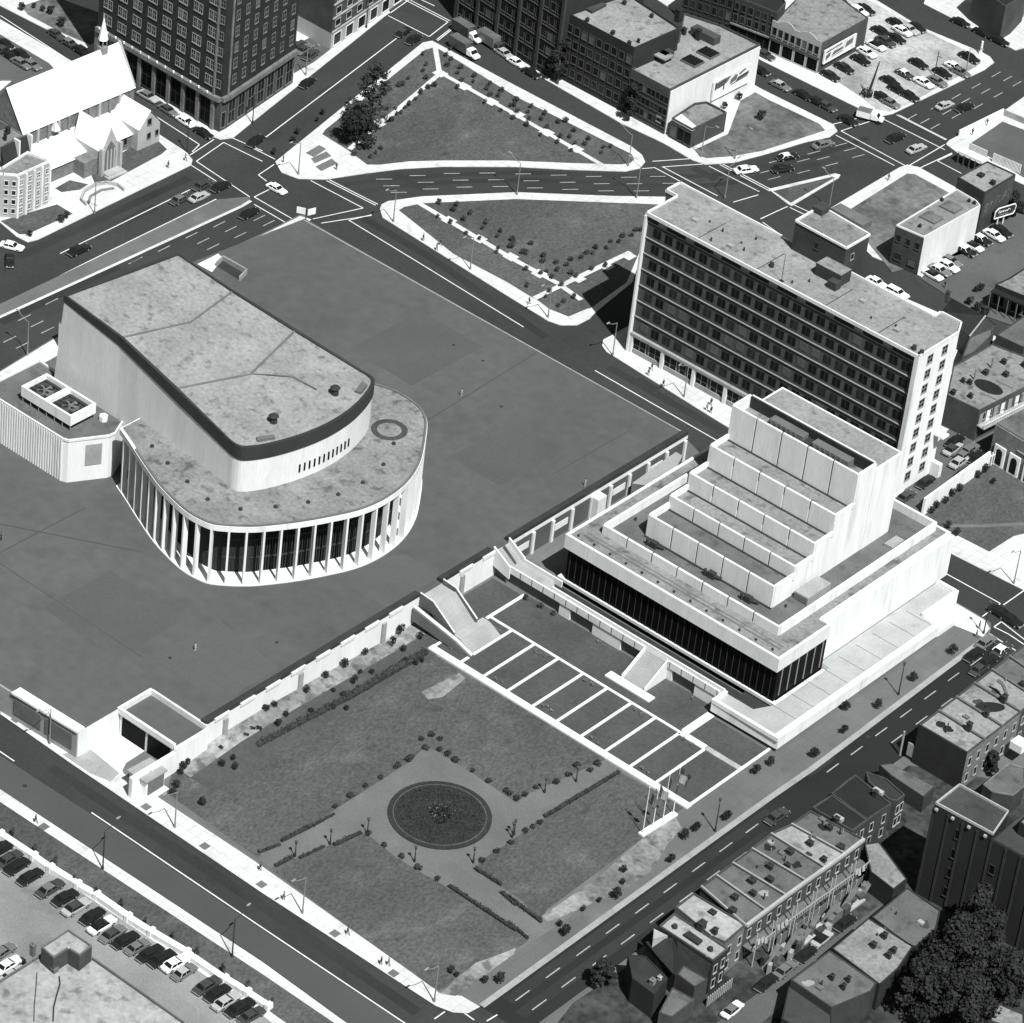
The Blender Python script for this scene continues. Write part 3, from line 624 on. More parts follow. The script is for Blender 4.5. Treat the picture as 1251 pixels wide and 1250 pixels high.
for pts in ([(10, 880), (95, 868), (100, 882), (15, 896)], [(480, 660), (515, 612), (540, 630), (510, 668)]):
    b = MB(); b.prism([W(x, y, 27.4).xy for x, y in C(310, 310, pts)], 27.0, 27.7); b.build('roof_hatch', 'concrete_dark', hall)
for i in range(12):
    x = 232+(470-232)*i/11; y = 1040+(912-1040)*i/11
    q = W(310+x/3.906, 310+y/3.906, 20.3)
    d = min(range(1, len(Fr)), key=lambda j: (Vector(Fr[j][:2])-q.xy).length)
    t = (Vector(Fr[min(d+1, len(Fr)-1)][:2])-Vector(Fr[d-1][:2])).normalized(); c = Vector(Fr[d][:2])
    c = c+t*((q.xy-c).dot(t)); out = Vector((t.y, -t.x))
    b = MB(); b.obox(c+out*.06, t, .28, .2, 19.6, 21.2); b.build('wall_slot', 'glass_black', hall)
# roof drains and stain ring on the arcade roof
for px, py in C(130, 540, [(345, 35), (465, 165), (615, 305), (770, 440), (1020, 515)], 6.25) + C(330, 540, [(38, 497), (287, 462), (517, 403), (705, 312), (862, 175), (940, 15)], 6.25):
    q = W(px, py, ZA+.05); b = MB(); b.tube(q, q+Vector((0, 0, .35)), .42, .3, 8); b.build('roof_drain', 'iron', hall)
q = W(310+645/3.906, 310+840/3.906, ZA+.05); b = MB()
for t in range(20):
    a0 = t*math.pi/10; a1 = a0+math.pi/10
    b.quad(*[q+Vector((math.cos(a)*r, math.sin(a)*r, .02)) for a, r in ((a0, 2.2), (a1, 2.2), (a1, 3.3), (a0, 3.3))])
b.build('roof_ring', 'gravelroof_dark', hall)
# wing with ribbed wall
b = MB(); wing = [(-75, -60), (-54.6, -60.0), (-53.6, -59.6), (-50.0, -53.2), (-49.9, -51.8), (-52, -47.5), (-75, -46.2)]
b.prism(wing, D, 14.4, 0, top=1); b.build('wing', ['whitestone', 'gravelroof_mid'], hall)
b = MB()
for p, q in zip(wing, wing[1:]+wing[:1]): b.wall(p, q, .3, 14.3, 14.75)
b.build('wing_parapet', 'concrete', hall)
b = MB(); x = -74.8
while x < -54.9: b.box(x, x+.3, -60.22, -59.9, D+.05, 14.3); x += .62
b.build('wall_ribs', 'white', hall)
b = MB(); b.quad((-52.0, -56.9, 8.8), (-50.55, -54.3, 8.8), (-50.55, -54.3, 13.2), (-52.0, -56.9, 13.2)); 
for i in range(len(b.v)): b.v[i] += Vector((.06, -.03, 0))
b.build('wall_patch', 'concrete_grey', hall)
# rooftop cooling unit
ac = thing('cooling_unit', 'white walled rooftop cooling unit with two dark fans on the hall wing', 'cooling unit', (-62, -54.3, 14.45))
b = MB(); X0, X1, Y0, Y1, Z0, Z1 = -68, -55.5, -57.4, -51.2, 15.6, 17.7
b.box(X0, X1, Y0, Y0+.4, Z0, Z1); b.box(X0, X1, Y1-.4, Y1, Z0, Z1); b.box(X0, X0+.4, Y0+.4, Y1-.4, Z0, Z1); b.box(X1-.4, X1, Y0+.4, Y1-.4, Z0, Z1); b.box(-62.6, -61.6, Y0+.4, Y1-.4, Z0, Z1-.1)
b.build('casing', 'white', ac)
for x0, x1 in ((-67.6, -62.6), (-61.6, -55.9)):
    b = MB(); b.box(x0, x1, Y0+.4, Y1-.4, Z0+.1, Z0+1.2); 
    for k in range(5): b.box(x0+.2, x1-.2, Y0+.7+k*1.05, Y0+.8+k*1.05, Z0+1.2, Z0+1.45)
    b.build('louvre_bed', 'iron', ac)
    c = Vector(((x0+x1)/2, -54.3, Z0+1.2)); b = MB(); b.tube(c, c+Vector((0, 0, .5)), 1.7, 1.6, 20, cap=False); b.tube(c, c+Vector((0, 0, .3)), .5, .4, 10)
    for k in range(5):
        a = k*1.2566; b.quad(c+Vector((math.cos(a)*.4, math.sin(a)*.4, .2)), c+Vector((math.cos(a)*1.55, math.sin(a)*1.55, .15)), c+Vector((math.cos(a+.5)*1.55, math.sin(a+.5)*1.55, .3)), c+Vector((math.cos(a+.6)*.4, math.sin(a+.6)*.4, .3)))
    b.build('fan', 'concrete_dark', ac)
for k in range(7):
    x = X0+.3+k*2.0
    for yy in (Y0+.2, Y1-.2): b = MB(); b.tube((x, yy, 14.42), (x, yy, Z0), .12, .12, 6); b.build('leg', 'steel', ac)
# small things on the wing roof
q = W(126, 513.5, 14.45); b = MB(); b.prism([(q.x+math.cos(k*1.047)*.8, q.y+math.sin(k*1.047)*.8) for k in range(6)], 14.45, 15.5); b.tube((q.x, q.y, 15.5), (q.x, q.y, 15.9), .5, .2, 8); tag(b.build('roof_ventilator', 'white'), 'small white domed ventilator on the wing roof beside the cooling unit', 'ventilator')

# small stairwell at the plaza corner near the boulevard
sw = thing('stairwell', 'small sunken stairwell with pale walls at the boulevard edge of the plaza', 'stairwell', (*W(285, 322, D).xy, D))
g = [W(x, y, D).xy for x, y in C(0, 310, [(1030, 60), (1060, 30), (1175, 95), (1140, 130)])]
b = MB()
for p, q in zip(g, g[1:]): b.wall(p, q, .3, D, D+1.0)
b.build('parapet', 'concrete_grey', sw)
b = MB(); b.sheet([W(x, y, D).xy for x, y in C(0, 310, [(1035, 62), (1062, 34), (1165, 95), (1135, 122)])], D+.03); b.build('recess_shade', 'tar', sw)  # flat dark sheet paints the shade of the sunken well
b = MB(); b.sheet([W(x, y, D).xy for x, y in C(0, 310, [(940, 50), (1040, 0), (1065, 28), (1030, 62), (1010, 88)])], D+.02); b.build('landing', 'whitestone', sw)

# ================================================================ STAIRS
def stair(mb, x0, x1, y0, y1, z0, z1, n, mi=0):     # climbs from x1 (z1) to x0 (z0), treads across y
    for i in range(n):
        xa = x0+(x1-x0)*i/n; xb = x0+(x1-x0)*(i+1)/n; zz = z0+(z1-z0)*(i+.5)/n
        mb.box(xa, xb, y0, y1, min(z0, z1)-.9 if False else zz-.9, zz, mi)
st = thing('staircase', 'broad concrete staircase from the plaza down to the kerbed garden lawns', 'staircase', (16, -34.5, 0))
b = MB(); b.box(10.5, 13.6, -37.2, -31.8, 4.5, D-.02); stair(b, 13.6, 18.6, -36.9, -31.6, D, 1.6, 32); b.box(18.6, 20.3, -37.2, -29.6, .2, 1.7)
stair(b, 20.3, 22.9, -37.4, -29.5, 1.6, .2, 12); b.build('flight', 'concrete_terrace', st)
for y0, y1 in ((-37.5, -37.2), (-31.6, -31.3)):
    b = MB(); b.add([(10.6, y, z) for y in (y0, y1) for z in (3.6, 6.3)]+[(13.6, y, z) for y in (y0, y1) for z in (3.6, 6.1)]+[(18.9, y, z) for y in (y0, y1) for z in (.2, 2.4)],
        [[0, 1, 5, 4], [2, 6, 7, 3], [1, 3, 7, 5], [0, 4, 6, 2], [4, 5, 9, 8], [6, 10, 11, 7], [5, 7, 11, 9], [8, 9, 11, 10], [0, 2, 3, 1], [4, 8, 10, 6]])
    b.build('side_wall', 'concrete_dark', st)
    b = MB(); b.path([(10.6, (y0+y1)/2, 6.4), (13.6, (y0+y1)/2, 6.2), (18.9, (y0+y1)/2, 2.5)], .14); b.build('handrail', 'concrete', st)
b = MB(); b.add([(10.8, y, z) for y in (-39.4, -38.2) for z in (1.6, 4.2)]+[(20.4, y, z) for y in (-38.8, -37.6) for z in (.2, 2.0)]+[(23.6, y, z) for y in (-38.4, -37.4) for z in (.14, .5)],
    [[0, 1, 5, 4], [2, 6, 7, 3], [1, 3, 7, 5], [0, 4, 6, 2], [4, 5, 9, 8], [6, 10, 11, 7], [5, 7, 11, 9], [8, 9, 11, 10], [0, 2, 3, 1], [4, 8, 10, 6]]); b.build('ramp_wall', 'concrete_dark', st)
b = MB(); b.path([(10.8, -38.9, 4.3), (20.4, -38.3, 2.1), (23.6, -37.9, .6)], .3); b.build('ramp_coping', 'concrete', st)
b = MB(); b.box(20.2, 22.9, -29.5, -29.2, .1, 1.0); b.build('end_wall', 'concrete_dark', st)

st2 = thing('staircase', 'narrow concrete staircase from the plaza down to the raised theatre walkway', 'staircase', (13, -16, 0))
b = MB(); stair(b, 10.5, 14.2, -17.4, -13.8, D, 3.3, 12); b.build('flight', 'concrete_terrace', st2)
for yy in (-17.6, -13.6):
    b = MB(); b.add([(10.3, yy+d, z) for d in (-.15, .15) for z in (2.6, 6.5)]+[(14.3, yy+d, z) for d in (-.15, .15) for z in (1.6, 4.2)], [[0, 1, 5, 4], [2, 6, 7, 3], [1, 3, 7, 5], [0, 4, 6, 2], [0, 2, 3, 1], [4, 5, 7, 6]]); b.build('side_wall', 'concrete', st2)
b = MB(); b.add([(10.9, -15.7, D+.7), (13.9, -15.7, 4.1), (10.9, -15.5, D+.7), (13.9, -15.5, 4.1), (10.9, -15.7, D), (13.9, -15.7, 3.3), (10.9, -15.5, D), (13.9, -15.5, 3.3)], [[0, 1, 3, 2], [0, 4, 5, 1], [2, 3, 7, 6]]); b.build('handrail', 'concrete_dark', st2)

# raised walkway along the theatre
wk = thing('walkway', 'raised concrete walkway with panelled parapet between the kerbed lawns and the theatre moat', 'walkway', (38, -16, 0))
b = MB(); b.box(14, 61.3, -17.1, -15.9, 2.4, 3.3); b.prism([(14, -15.9), (14, -13.8), (21.3, -13.8), (22.6, -15.2), (22.6, -15.9)], 2.4, 3.3); b.build('floor', 'concrete_terrace', wk)
b = MB(); b.box(14, 44.6, -17.4, -17.1, 2.7, 4.1); b.box(50, 61.3, -17.4, -17.1, 2.7, 4.1); b.build('parapet', 'concrete', wk)
b = MB(); b.box(14, 23, -13.8, -13.5, 2.7, 4.0); b.box(22.6, 61.3, -15.9, -15.6, 2.7, 3.7); b.build('inner_parapet', 'concrete', wk)
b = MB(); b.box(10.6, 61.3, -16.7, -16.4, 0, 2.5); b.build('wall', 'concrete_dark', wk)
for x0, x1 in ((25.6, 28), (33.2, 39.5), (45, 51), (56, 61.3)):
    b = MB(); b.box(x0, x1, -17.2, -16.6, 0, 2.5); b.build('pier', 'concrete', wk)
for x in [14+k*2.6 for k in range(19)]:
    if not 44 < x < 50.2: b = MB(); b.box(x, x+.1, -17.46, -17.38, 2.8, 4.05); b.build('parapet_joint', 'concrete_dark', wk)
st3 = thing('staircase', 'short concrete staircase with white foot slab from the walkway to the lawns', 'staircase', (47, -20, 0))
b = MB()
for i in range(26):
    y1 = -17.1-i*.221; b.box(44.8, 49.6, y1-.221, y1, 3.2-(i+.6)*.121-.8, 3.2-(i+.4)*.121)
b.build('flight', 'concrete_terrace', st3)
for x in (44.6, 49.6):
    b = MB(); b.add([(x+d, -17.1, z) for d in (0, .3) for z in (.1, 4.1)]+[(x+d, -22.9, z) for d in (0, .3) for z in (.1, .9)], [[0, 1, 5, 4], [2, 6, 7, 3], [1, 3, 7, 5], [0, 4, 6, 2], [4, 5, 7, 6]]); b.build('side_wall', 'concrete', st3)
b = MB(); b.box(42.4, 52.2, -24.7, -22.95, .1, .45); b.build('foot_slab', 'whitestone', st3)

# ================================================================ THEATRE
th = thing('theatre', 'white stepped theatre with black glass foyer and terraced panelled fly tower', 'theatre', (44, 15, 0))
b = MB(); b.prism([(61.2, -19.2), (75.4, -19.0), (75.2, 28.0), (71.7, 28.0), (71.7, 38.4), (66.95, 38.4), (66.95, 3.8), (69.0, 3.8), (69.0, -11.6), (67.2, -15.3), (61.2, -15.3)], .9, 2.7, 0, top=1); b.build('terrace', ['white', 'concrete_terrace'], th)
b = MB(); b.box(61.2, 75.5, -19.3, -18.7, 2.7, 3.5); b.box(74.4, 75.5, -18.7, 27.4, 2.7, 3.5); b.box(61.2, 61.8, -18.7, -15.6, 2.7, 3.5)
b.build('terrace_parapet', 'white', th)
b = MB(); b.box(71.1, 71.75, 28.0, 38.4, 2.7, 3.5); b.box(67.0, 71.1, 37.9, 38.45, 2.7, 3.5); b.build('terrace_end_parapet', 'white', th)
b = MB(); b.box(71.8, 74.9, 28.2, 36.5, .1, 1.2); b.box(71.8, 73.4, 28.2, 36.0, 1.2, 2.0); b.build('terrace_steps', 'whitestone', th)
b = MB(); b.box(62, 74.8, -18.9, 27, .1, .95); b.build('terrace_base', 'tar', th)
b = MB()
for k in range(9): b.box(68.2, 74.3, -12+k*4.9, -11.88+k*4.9, 2.705, 2.72)
b.build('terrace_joint', 'concrete_dark', th)
b = MB(); b.prism([(21, -10.3), (67.6, -10.3), (67.6, 3.6), (65.7, 3.6), (65.7, 41), (21, 41)], 0, 8.8); b.build('foyer_glass', 'glass_black', th)
b = MB(); b.box(19.6, 68.6, -10.7, -9.7, 1.3, 1.9); b.box(67.8, 68.6, -9.7, 3.6, 1.3, 1.9); b.build('ledge', 'concrete', th)
b = MB(); b.box(19.6, 68.2, -15.4, -10.7, .15, .2); b.build('moat_floor', 'tar', th)
for k in range(34):
    x = 21.6+k*1.36; b = MB(); b.box(x, x+.12, -10.40, -10.28, 1.9, 8.9); b.build('mullion', 'iron', th)
for k in range(6):
    yy = -9.0+k*2.3; b = MB(); b.box(67.58, 67.75, yy, yy+.14, 2.6, 8.9); b.build('mullion', 'concrete_grey', th)
b = MB(); b.box(20.4, 67.9, -11.0, 3.7, 8.7, 11.35); b.box(20.4, 65.9, 3.7, 41.6, 8.7, 11.35); b.build('roof_slab', 'concrete', th)
b = MB(); b.box(20.9, 67.4, -10.5, 3.4, 11.36, 11.40); b.box(20.9, 65.4, 3.4, 41.2, 11.36, 11.40); b.build('roof', 'gravelroof', th)
b = MB(); b.box(20.4, 67.9, -11.0, -10.55, 11.35, 11.6); b.box(67.45, 67.9, -10.55, 3.7, 11.35, 11.6); b.box(65.45, 65.9, 3.7, 41.6, 11.35, 11.6); b.box(20.4, 20.85, -10.55, 41.6, 11.35, 11.6); b.box(20.85, 65.45, 41.2, 41.6, 11.35, 11.6); b.build('roof_edge', 'white', th)
b = MB(); b.box(65.9, 66.9, 3.8, 41.6, 2.6, 11.35); b.build('side_wall', 'white', th)
b = MB(); b.box(65.9, 67.0, 3.8, 41.6, 2.55, 2.72); b.build('wall_shadow_strip', 'tar', th)  # solid dark strip stands in for the shade of a gap
b = MB(); b.box(22.6, 66.2, -8.6, -8.3, 11.40, 11.46); b.box(22.6, 66.2, -7.6, -7.45, 11.40, 11.45); b.build('roof_gutter', 'concrete_dark', th)
# second tier parapet, one panel per bay
TX0, TX1, TY0, TY1 = 24.3, 63.7, -5.9, 40.2
def panels(name, x0, x1, y, z0, z1, n, thick, m='concrete', out=-1):
    w = (x1-x0)/n
    for i in range(n):
        b = MB(); b.box(x0+i*w+.16, x0+(i+1)*w-.16, min(y, y+thick), max(y, y+thick), z0, z1); b.build(name, m, th)
panels('parapet_panel', TX0, TX1, TY0, 11.4, 13.3, 7, .5)
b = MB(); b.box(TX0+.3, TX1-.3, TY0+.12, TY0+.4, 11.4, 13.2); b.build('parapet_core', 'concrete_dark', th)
b = MB(); b.box(TX1-.5, TX1, TY0+.5, TY1, 11.4, 13.3); b.box(TX0, TX1-.5, TY1-.5, TY1, 11.4, 13.3); b.box(TX0, TX0+.5, TY0+.5, TY1-.5, 11.4, 13.3); b.build('parapet', 'white', th)
b = MB(); b.box(TX0+.5, TX1-.5, TY0+.5, TY1-.5, 11.40, 11.62); b.build('tier_roof', 'gravelroof_mid', th)
# fly tower terraces: wall face y, base z, top z
TW0, TW1 = 30.0, 58.2
steps = [(-.8, 11.5, 16.2, 14.9), (4.8, 14.9, 17.7, 16.6), (9.8, 16.6, 20.2, 19.2), (14.9, 19.2, 23.8, 22.8), (20.0, 22.8, 30.0, 27.6)]
for i, (y0, z0, z1, zf) in enumerate(steps):
    yb = steps[i+1][0] if i < 4 else 25.2
    panels('wall_panel', TW0, TW1, y0, z0-.4, z1, 5, .45)
    b = MB(); b.box(TW0, TW1, y0-.35, y0-.01, z0+(.1 if i == 0 else -.05), z0+(.3 if i == 0 else .14)); b.build('base_shadow_strip', 'tar', th)  # dark strip paints the shadow line along each wall foot
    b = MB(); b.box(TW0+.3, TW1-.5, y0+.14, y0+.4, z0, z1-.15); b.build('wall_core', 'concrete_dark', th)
    b = MB(); b.box(TW1-.5, TW1, y0+.45, yb+(.45 if i < 4 else 0), z0-.6, z1); b.box(TW0, TW0+.5, y0+.45, yb+(.45 if i < 4 else 0), z0-.6, z1); b.build('end_wall', 'white', th)
    b = MB(); b.box(TW0+.5, TW1-.5, y0+.45, yb, zf-2.5, zf); b.build('terrace_roof', 'gravelroof' if i != 0 else 'gravelroof_mid', th)
b = MB(); b.box(TW0+.02, TW1-.02, -.3, 25.2, 11.5, 14.5); b.box(TW0+.02, TW1-.02, 9.9, 25.2, 14.5, 18); b.box(TW0+.02, TW1-.02, 15, 25.2, 18, 22); b.box(TW0+.02, TW1-.02, 20.5, 25.2, 22, 26); b.build('tower_body', 'white', th)
b = MB(); b.box(TW0+1.4, TW1+.03, 25.25, 33.2, 11.5, 28.7, 0); b.sheet([(TW0+1.8, 25.6), (TW1-.4, 25.6), (TW1-.4, 32.8), (TW0+1.8, 32.8)], 28.72, 1); b.build('tower_rear', ['white', 'gravelroof_pale'], th)
b = MB(); b.box(TW0+.5, TW1-.5, 24.9, 25.24, 27.5, 29.9); b.build('louvre_wall', 'tar', th)
b = MB(); b.box(TW0+.5, TW1-.5, 25.24, 25.6, 28.72, 30.0); b.build('parapet', 'concrete', th)
for x0, x1 in ((36.5, 44), (46, 54)):
    b = MB(); b.box(x0, x1, 22.6, 24.4, 27.6, 29.3)
    for k in range(6): b.box(x0+.4+k*(x1-x0-1)/6, x0+.7+k*(x1-x0-1)/6, 22.4, 22.6, 27.7, 29.2)
    b.build('plant_unit', 'concrete_dark', th)
b = MB(); b.box(44.4, 45.8, 22, 24, 27.6, 28.9); b.build('plant_unit', 'iron', th)
# roof clutter
b = MB(); b.box(58.9, 61.9, 4.6, 11.2, 11.62, 13.2); b.build('penthouse', 'concrete_grey', th)
b = MB(); b.box(59.1, 61.7, 4.5, 4.62, 11.7, 13.0); b.build('penthouse_louvre', 'concrete_dark', th)
b = MB(); b.box(60.4, 62.2, 29, 32.5, 11.62, 12.3); b.build('skylight', 'concrete_grey', th)
for px, py, z in [(*C(620, 620, [(700, 190)])[0], 11.7), (*C(620, 620, [(975, 335)])[0], 11.7), (*C(620, 620, [(1150, 450)])[0], 11.7)]:
    q = W(px, py, z); b = MB(); b.box(q.x-.9, q.x+.5, q.y-.5, q.y+.5, 11.62, 12.8); b.tube((q.x+.3, q.y, 12.2), (q.x+1.6, q.y+.6, 12.0), .35, .3, 8); b.tube((q.x-1.4, q.y-.4, 11.6), (q.x-1.4, q.y-.4, 13.0), .22, .3, 8); b.build('roof_vent', 'iron', th)
for k in range(13):
    b = MB(); b.tube((22.2+k*3.6, -9.6, 11.4), (22.2+k*3.6, -9.6, 11.75), .22, .2, 8); b.build('roof_drain', 'iron', th)

# ================================================================ OFFICE BUILDING
of = thing('office_building', 'long dark fronted office slab with flat gravel roof and white end wall', 'office building', (12, 63, 0))
OX0, OX1, OY0, OY1, OZ = -20, 44, 56.8, 69.3, 31.0
foot = [(OX0, OY0), (OX1, OY0), (OX1, 69.3), (42.4, 72.5), (37.5, 72.5), (37.5, 70.3), (-19, 70.6), (-22.8, 70.6), (-22.8, 66.2), (OX0, 66.2)]
b = MB(); b.prism([(OX0+.1, OY0+.6), (OX1-.5, OY0+.6), (OX1-.5, 69.2), (42.2, 72.4), (37.7, 72.4), (37.7, 70.2), (-22.6, 70.4), (-22.6, 66.3), (OX0+.1, 66.3)], 0, OZ-.3); b.build('wall', 'panel_dark', of)
b = MB(); b.prism(foot, OZ-.3, OZ, 0, top=1); b.build('roof', ['concrete', 'gravelroof_pale'], of)
b = MB()
for p, q in zip(foot, foot[1:]+foot[:1]):
    p = Vector(p); q = Vector(q); n = Vector((p.y-q.y, q.x-p.x)).normalized()*.16; d = (q-p).normalized()*.16
    b.wall(p+n, q+n, .3, OZ, OZ+.4)
b.build('parapet', 'concrete', of)
b = MB(); b.box(OX1-.5, OX1, OY0, 69.3, 0, OZ-.3); b.build('end_wall', 'white', of)
b = MB(); b.box(OX0, OX0+.4, OY0-.25, OY0+.6, 0, OZ-.3); b.box(OX1-.9, OX1-.5, OY0-.0, OY0+.6, 0, OZ-.3); b.build('end_frame', 'concrete', of)
b = MB(); b.box(OX0+.4, OX1-.9, OY0-.1, OY0+.6, 4.0, 4.6); b.build('canopy', 'concrete_grey', of)
fh = (29.4-4.6)/7
for k in range(8):
    zz = 4.6+fh*k
    if k: b = MB(); b.box(OX0+.4, OX1-.9, OY0+.4, OY0+.6, zz-.06, zz+.1); b.build('sill_band', 'concrete_grey', of)
b = MB(); b.box(OX0+.4, OX1-.9, OY0+.5, OY0+.62, 29.5, OZ-.3); b.build('attic_strip', 'tar', of)
ww = Windows(of)
for k in range(7):
    ww.row((OX0+1.6, OY0+.55), (OX1-1.3, OY0+.55), 4.6+fh*k, 4.6+fh*(k+1), 22, 1, 1.75, 1.75, ('panel_dark', 'glass'), 0, .5, plain=True)
for k in range(9):
    zz = 29.2-k*3.25
    for yy in (60.7, 65.3): ww.put((OX1, yy, zz), (1, 0), 1.5, 1.7, ('concrete_grey', 'glass'), 1)
for k in range(16): ww.put((OX0+2.6+k*3.8, OY0+.55, 2.0), (0, -1), 2.9, 2.9, ('concrete_grey', 'glass'), 1)
ww.done()
for k in range(9): b = MB(); b.box(OX0+.4+k*7.7, OX0+1.1+k*7.7, OY0-.05, OY0+.6, 0, 4.0); b.build('pier', 'concrete', of)
for k in range(8): b = MB(); b.box(OX0+1.3+k*7.7, OX0+7.9+k*7.7, OY0+.3, OY0+.55, .1, 1.1); b.build('plinth_panel', 'concrete_grey', of)
# attic openings
for k in range(9): b = MB(); b.box(OX0+3+k*6.6, OX0+5+k*6.6, OY0+.45, OY0+.52, 29.6, 30.5); b.build('attic_vent', 'concrete_grey', of)
# penthouse on the rear of the roof
b = MB(); b.prism([(5.9, 68.3), (18.0, 68.0), (18.0, 75.2), (5.8, 76.2)], 0, 37, 0, top=1); b.build('stair_tower', ['brick', 'gravelroof'], of)
b = MB(); b.prism([(5.7, 73.6), (7.9, 73.6), (7.9, 76.4), (5.7, 76.4)], 37, 38.2); b.build('chimney', 'brick', of)
b = MB()
g4 = [(5.9, 68.3), (18.0, 68.0), (18.0, 75.2), (5.8, 76.2)]
for p, q in zip(g4, g4[1:]+g4[:1]): b.wall(p, q, .35, 37, 37.4)
b.build('parapet', 'concrete', of)
b = MB(); b.prism([(14.2, 64.6), (20.0, 64.6), (20.0, 67.9), (14.2, 67.9)], OZ, 33.6, 0, top=1); b.build('lift_house', ['brick', 'gravelroof_pale'], of)
b = MB(); b.box(18.4, 20.4, 62.8, 64.5, OZ, 32.6); b.build('roof_vent', 'brick', of)
w2 = Windows(of); w2.put((18.0, 70.4, 34.4), (1, 0), .9, 1.2); w2.put((11.5, 68.18, 34.4), (0, -1), .9, 1.2, ('brick', 'glass')); w2.done()
q = W(954, 344, OZ); b = MB(); b.tube(q, q+Vector((0, 0, 6)), .07, .05, 6); b.box(q.x-.4, q.x+.4, q.y-.4, q.y+.4, OZ, OZ+.15); b.build('mast', 'iron', of)
for x, y in ((942, 326), (1116, 427), (1125, 433)):
    q = W(x, y, OZ); b = MB(); b.tube(q, q+Vector((0, 0, .9)), .5, .4, 8); b.build('roof_vent', 'iron', of)
b = MB(); b.box(44.0, 46.2, 67.2, 69.2, 9.4, 9.8); b.build('awning', 'white', of)
b = MB(); b.box(44.0, 46.0, 68.3, 69.3, 0, 3); b.build('side_porch', 'concrete', of)

for k in range(16):
    x = OX0+4+random.random()*56; yy = OY0+2+random.random()*9
    if 2 < x < 21 and yy > 62: continue
    b = MB(); b.tube((x, yy, OZ), (x, yy, OZ+random.uniform(.3, .9)), .18, .16, 6); b.build('roof_pipe', 'iron', of)
for x, yy in ((-12, 62), (-2, 60), (26, 64), (36, 61)):
    b = MB(); b.box(x-.6, x+.6, yy-.5, yy+.5, OZ, OZ+.55); b.build('roof_hatch', 'concrete_grey', of)
for x in (-8, 6, 22, 34): b = MB(); b.box(x, x+.16, OY0+.4, 66, OZ+.0, OZ+.05); b.build('roof_seam', 'gravelroof_dark', of)
for k in range(7):
    b = MB(); b.tube((26+k*5.6, 1.5-.6*(k % 2), 11.62), (26+k*5.6, 1.5-.6*(k % 2), 12.2), .2, .2, 6); b.build('roof_pipe', 'iron', th)
# drains and lamps sunk in the plaza deck
for k in range(9):
    x = random.uniform(-80, 8); yy = random.uniform(-100, 34)
    if -78 < x < 2 and -66 < yy < -4: continue
    b = MB(); b.tube((x, yy, D), (x, yy, D+.03), .35, .35, 8); b.build('deck_drain', 'iron', pod)
# ================================================================ OTHER BUILDINGS
def flat(name, label, cat, pts, h, wallm, roofm, parapet=.35, pm=None, z0=0.0, group=None, world=False):
    g = [Vector(p) for p in (pts if world else G(pts, h))]
    a = sum(g[i-1].x*g[i].y-g[i].x*g[i-1].y for i in range(len(g)))
    if a < 0: g = g[::-1]
    c = sum(g, Vector((0, 0)))/len(g)
    t = thing(name, label, cat, (c.x, c.y, z0), group)
    b = MB(); b.prism(g, z0, h); b.build('wall', wallm, t)
    cc = [p+(c-p).normalized()*.3 for p in g]
    b = MB(); b.sheet(cc, h+.02); b.build('roof', roofm, t)
    if parapet:
        b = MB()
        for p, q in zip(g, g[1:]+g[:1]):
            d = (q-p).normalized(); n = Vector((-d.y, d.x))*.11; b.wall(p+n+d*.2, q+n-d*.02, .22, h, h+parapet)
        b.build('parapet', pm or wallm, t)
    return t, g
def part(root, name, m, fn):
    b = MB(); fn(b); return b.build(name, m, root)
def roofbox(root, name, px, py, h, sx, sy, hh, m='brick_dark'):
    q = W(px, py, h); return part(root, name, m, lambda b: b.box(q.x-sx/2, q.x+sx/2, q.y-sy/2, q.y+sy/2, h, h+hh))
def chimney(root, px, py, h, s=.7, hh=1.6, m='brick_dark'):
    s *= random.uniform(.7, .95); q = W(px, py, h); k_ = s*random.uniform(.7, 1.2)
    return part(root, 'chimney', m, lambda b: (b.box(q.x-s/2, q.x+s/2, q.y-k_/2, q.y+k_/2, h, h+hh*.9), b.box(q.x-s/2-.08, q.x+s/2+.08, q.y-k_/2-.08, q.y+k_/2+.08, h+hh*.9, h+hh), b.tube((q.x, q.y, h+hh), (q.x, q.y, h+hh+.3), .14, .12, 6)))
def side(g, i): return g[i], g[(i+1) % len(g)]
def facing(g, d):      # the edge of a counter-clockwise footprint that faces direction d
    best = max(range(len(g)), key=lambda i: (Vector((g[(i+1) % len(g)].y-g[i].y, g[i].x-g[(i+1) % len(g)].x)).normalized()).dot(Vector(d)))
    return g[best], g[(best+1) % len(g)]

# ---- hotel at top left
hp = [Vector(p) for p in G([(117, 74), (258, 158), (267, 162), (275, 158), (357, 102)])]
dA = (hp[1]-hp[0]).normalized(); dB = (hp[4]-hp[3]).normalized()
ho = thing('hotel_block', 'tall dark brick block with stone base and cornice at the top left street corner', 'tall building', (*hp[2], 0))
HZ = 46.0
back = [hp[4]+Vector((-dB.y, dB.x))*18, hp[0]+dB*22]
foot = hp+[hp[4]-dA*22, hp[1]-dA*24+dB*24, hp[0]+dB*24]
b = MB(); b.prism(foot, 8.2, HZ); b.build('wall', 'brick_dark', ho)
b = MB(); b.prism(foot, 0, 7.4); b.build('stone_base', 'brick_mid', ho)
nrm = lambda p, q: Vector((q.y-p.y, p.x-q.x)).normalized()
b = MB()
for p, q in zip(hp, hp[1:]): b.wall(p+nrm(p, q)*.3, q+nrm(p, q)*.3, 1.0, 7.3, 8.3)
b.build('cornice', 'stone', ho)
w = Windows(ho)
L1 = (hp[1]-hp[0]).length; L2 = (hp[4]-hp[3]).length
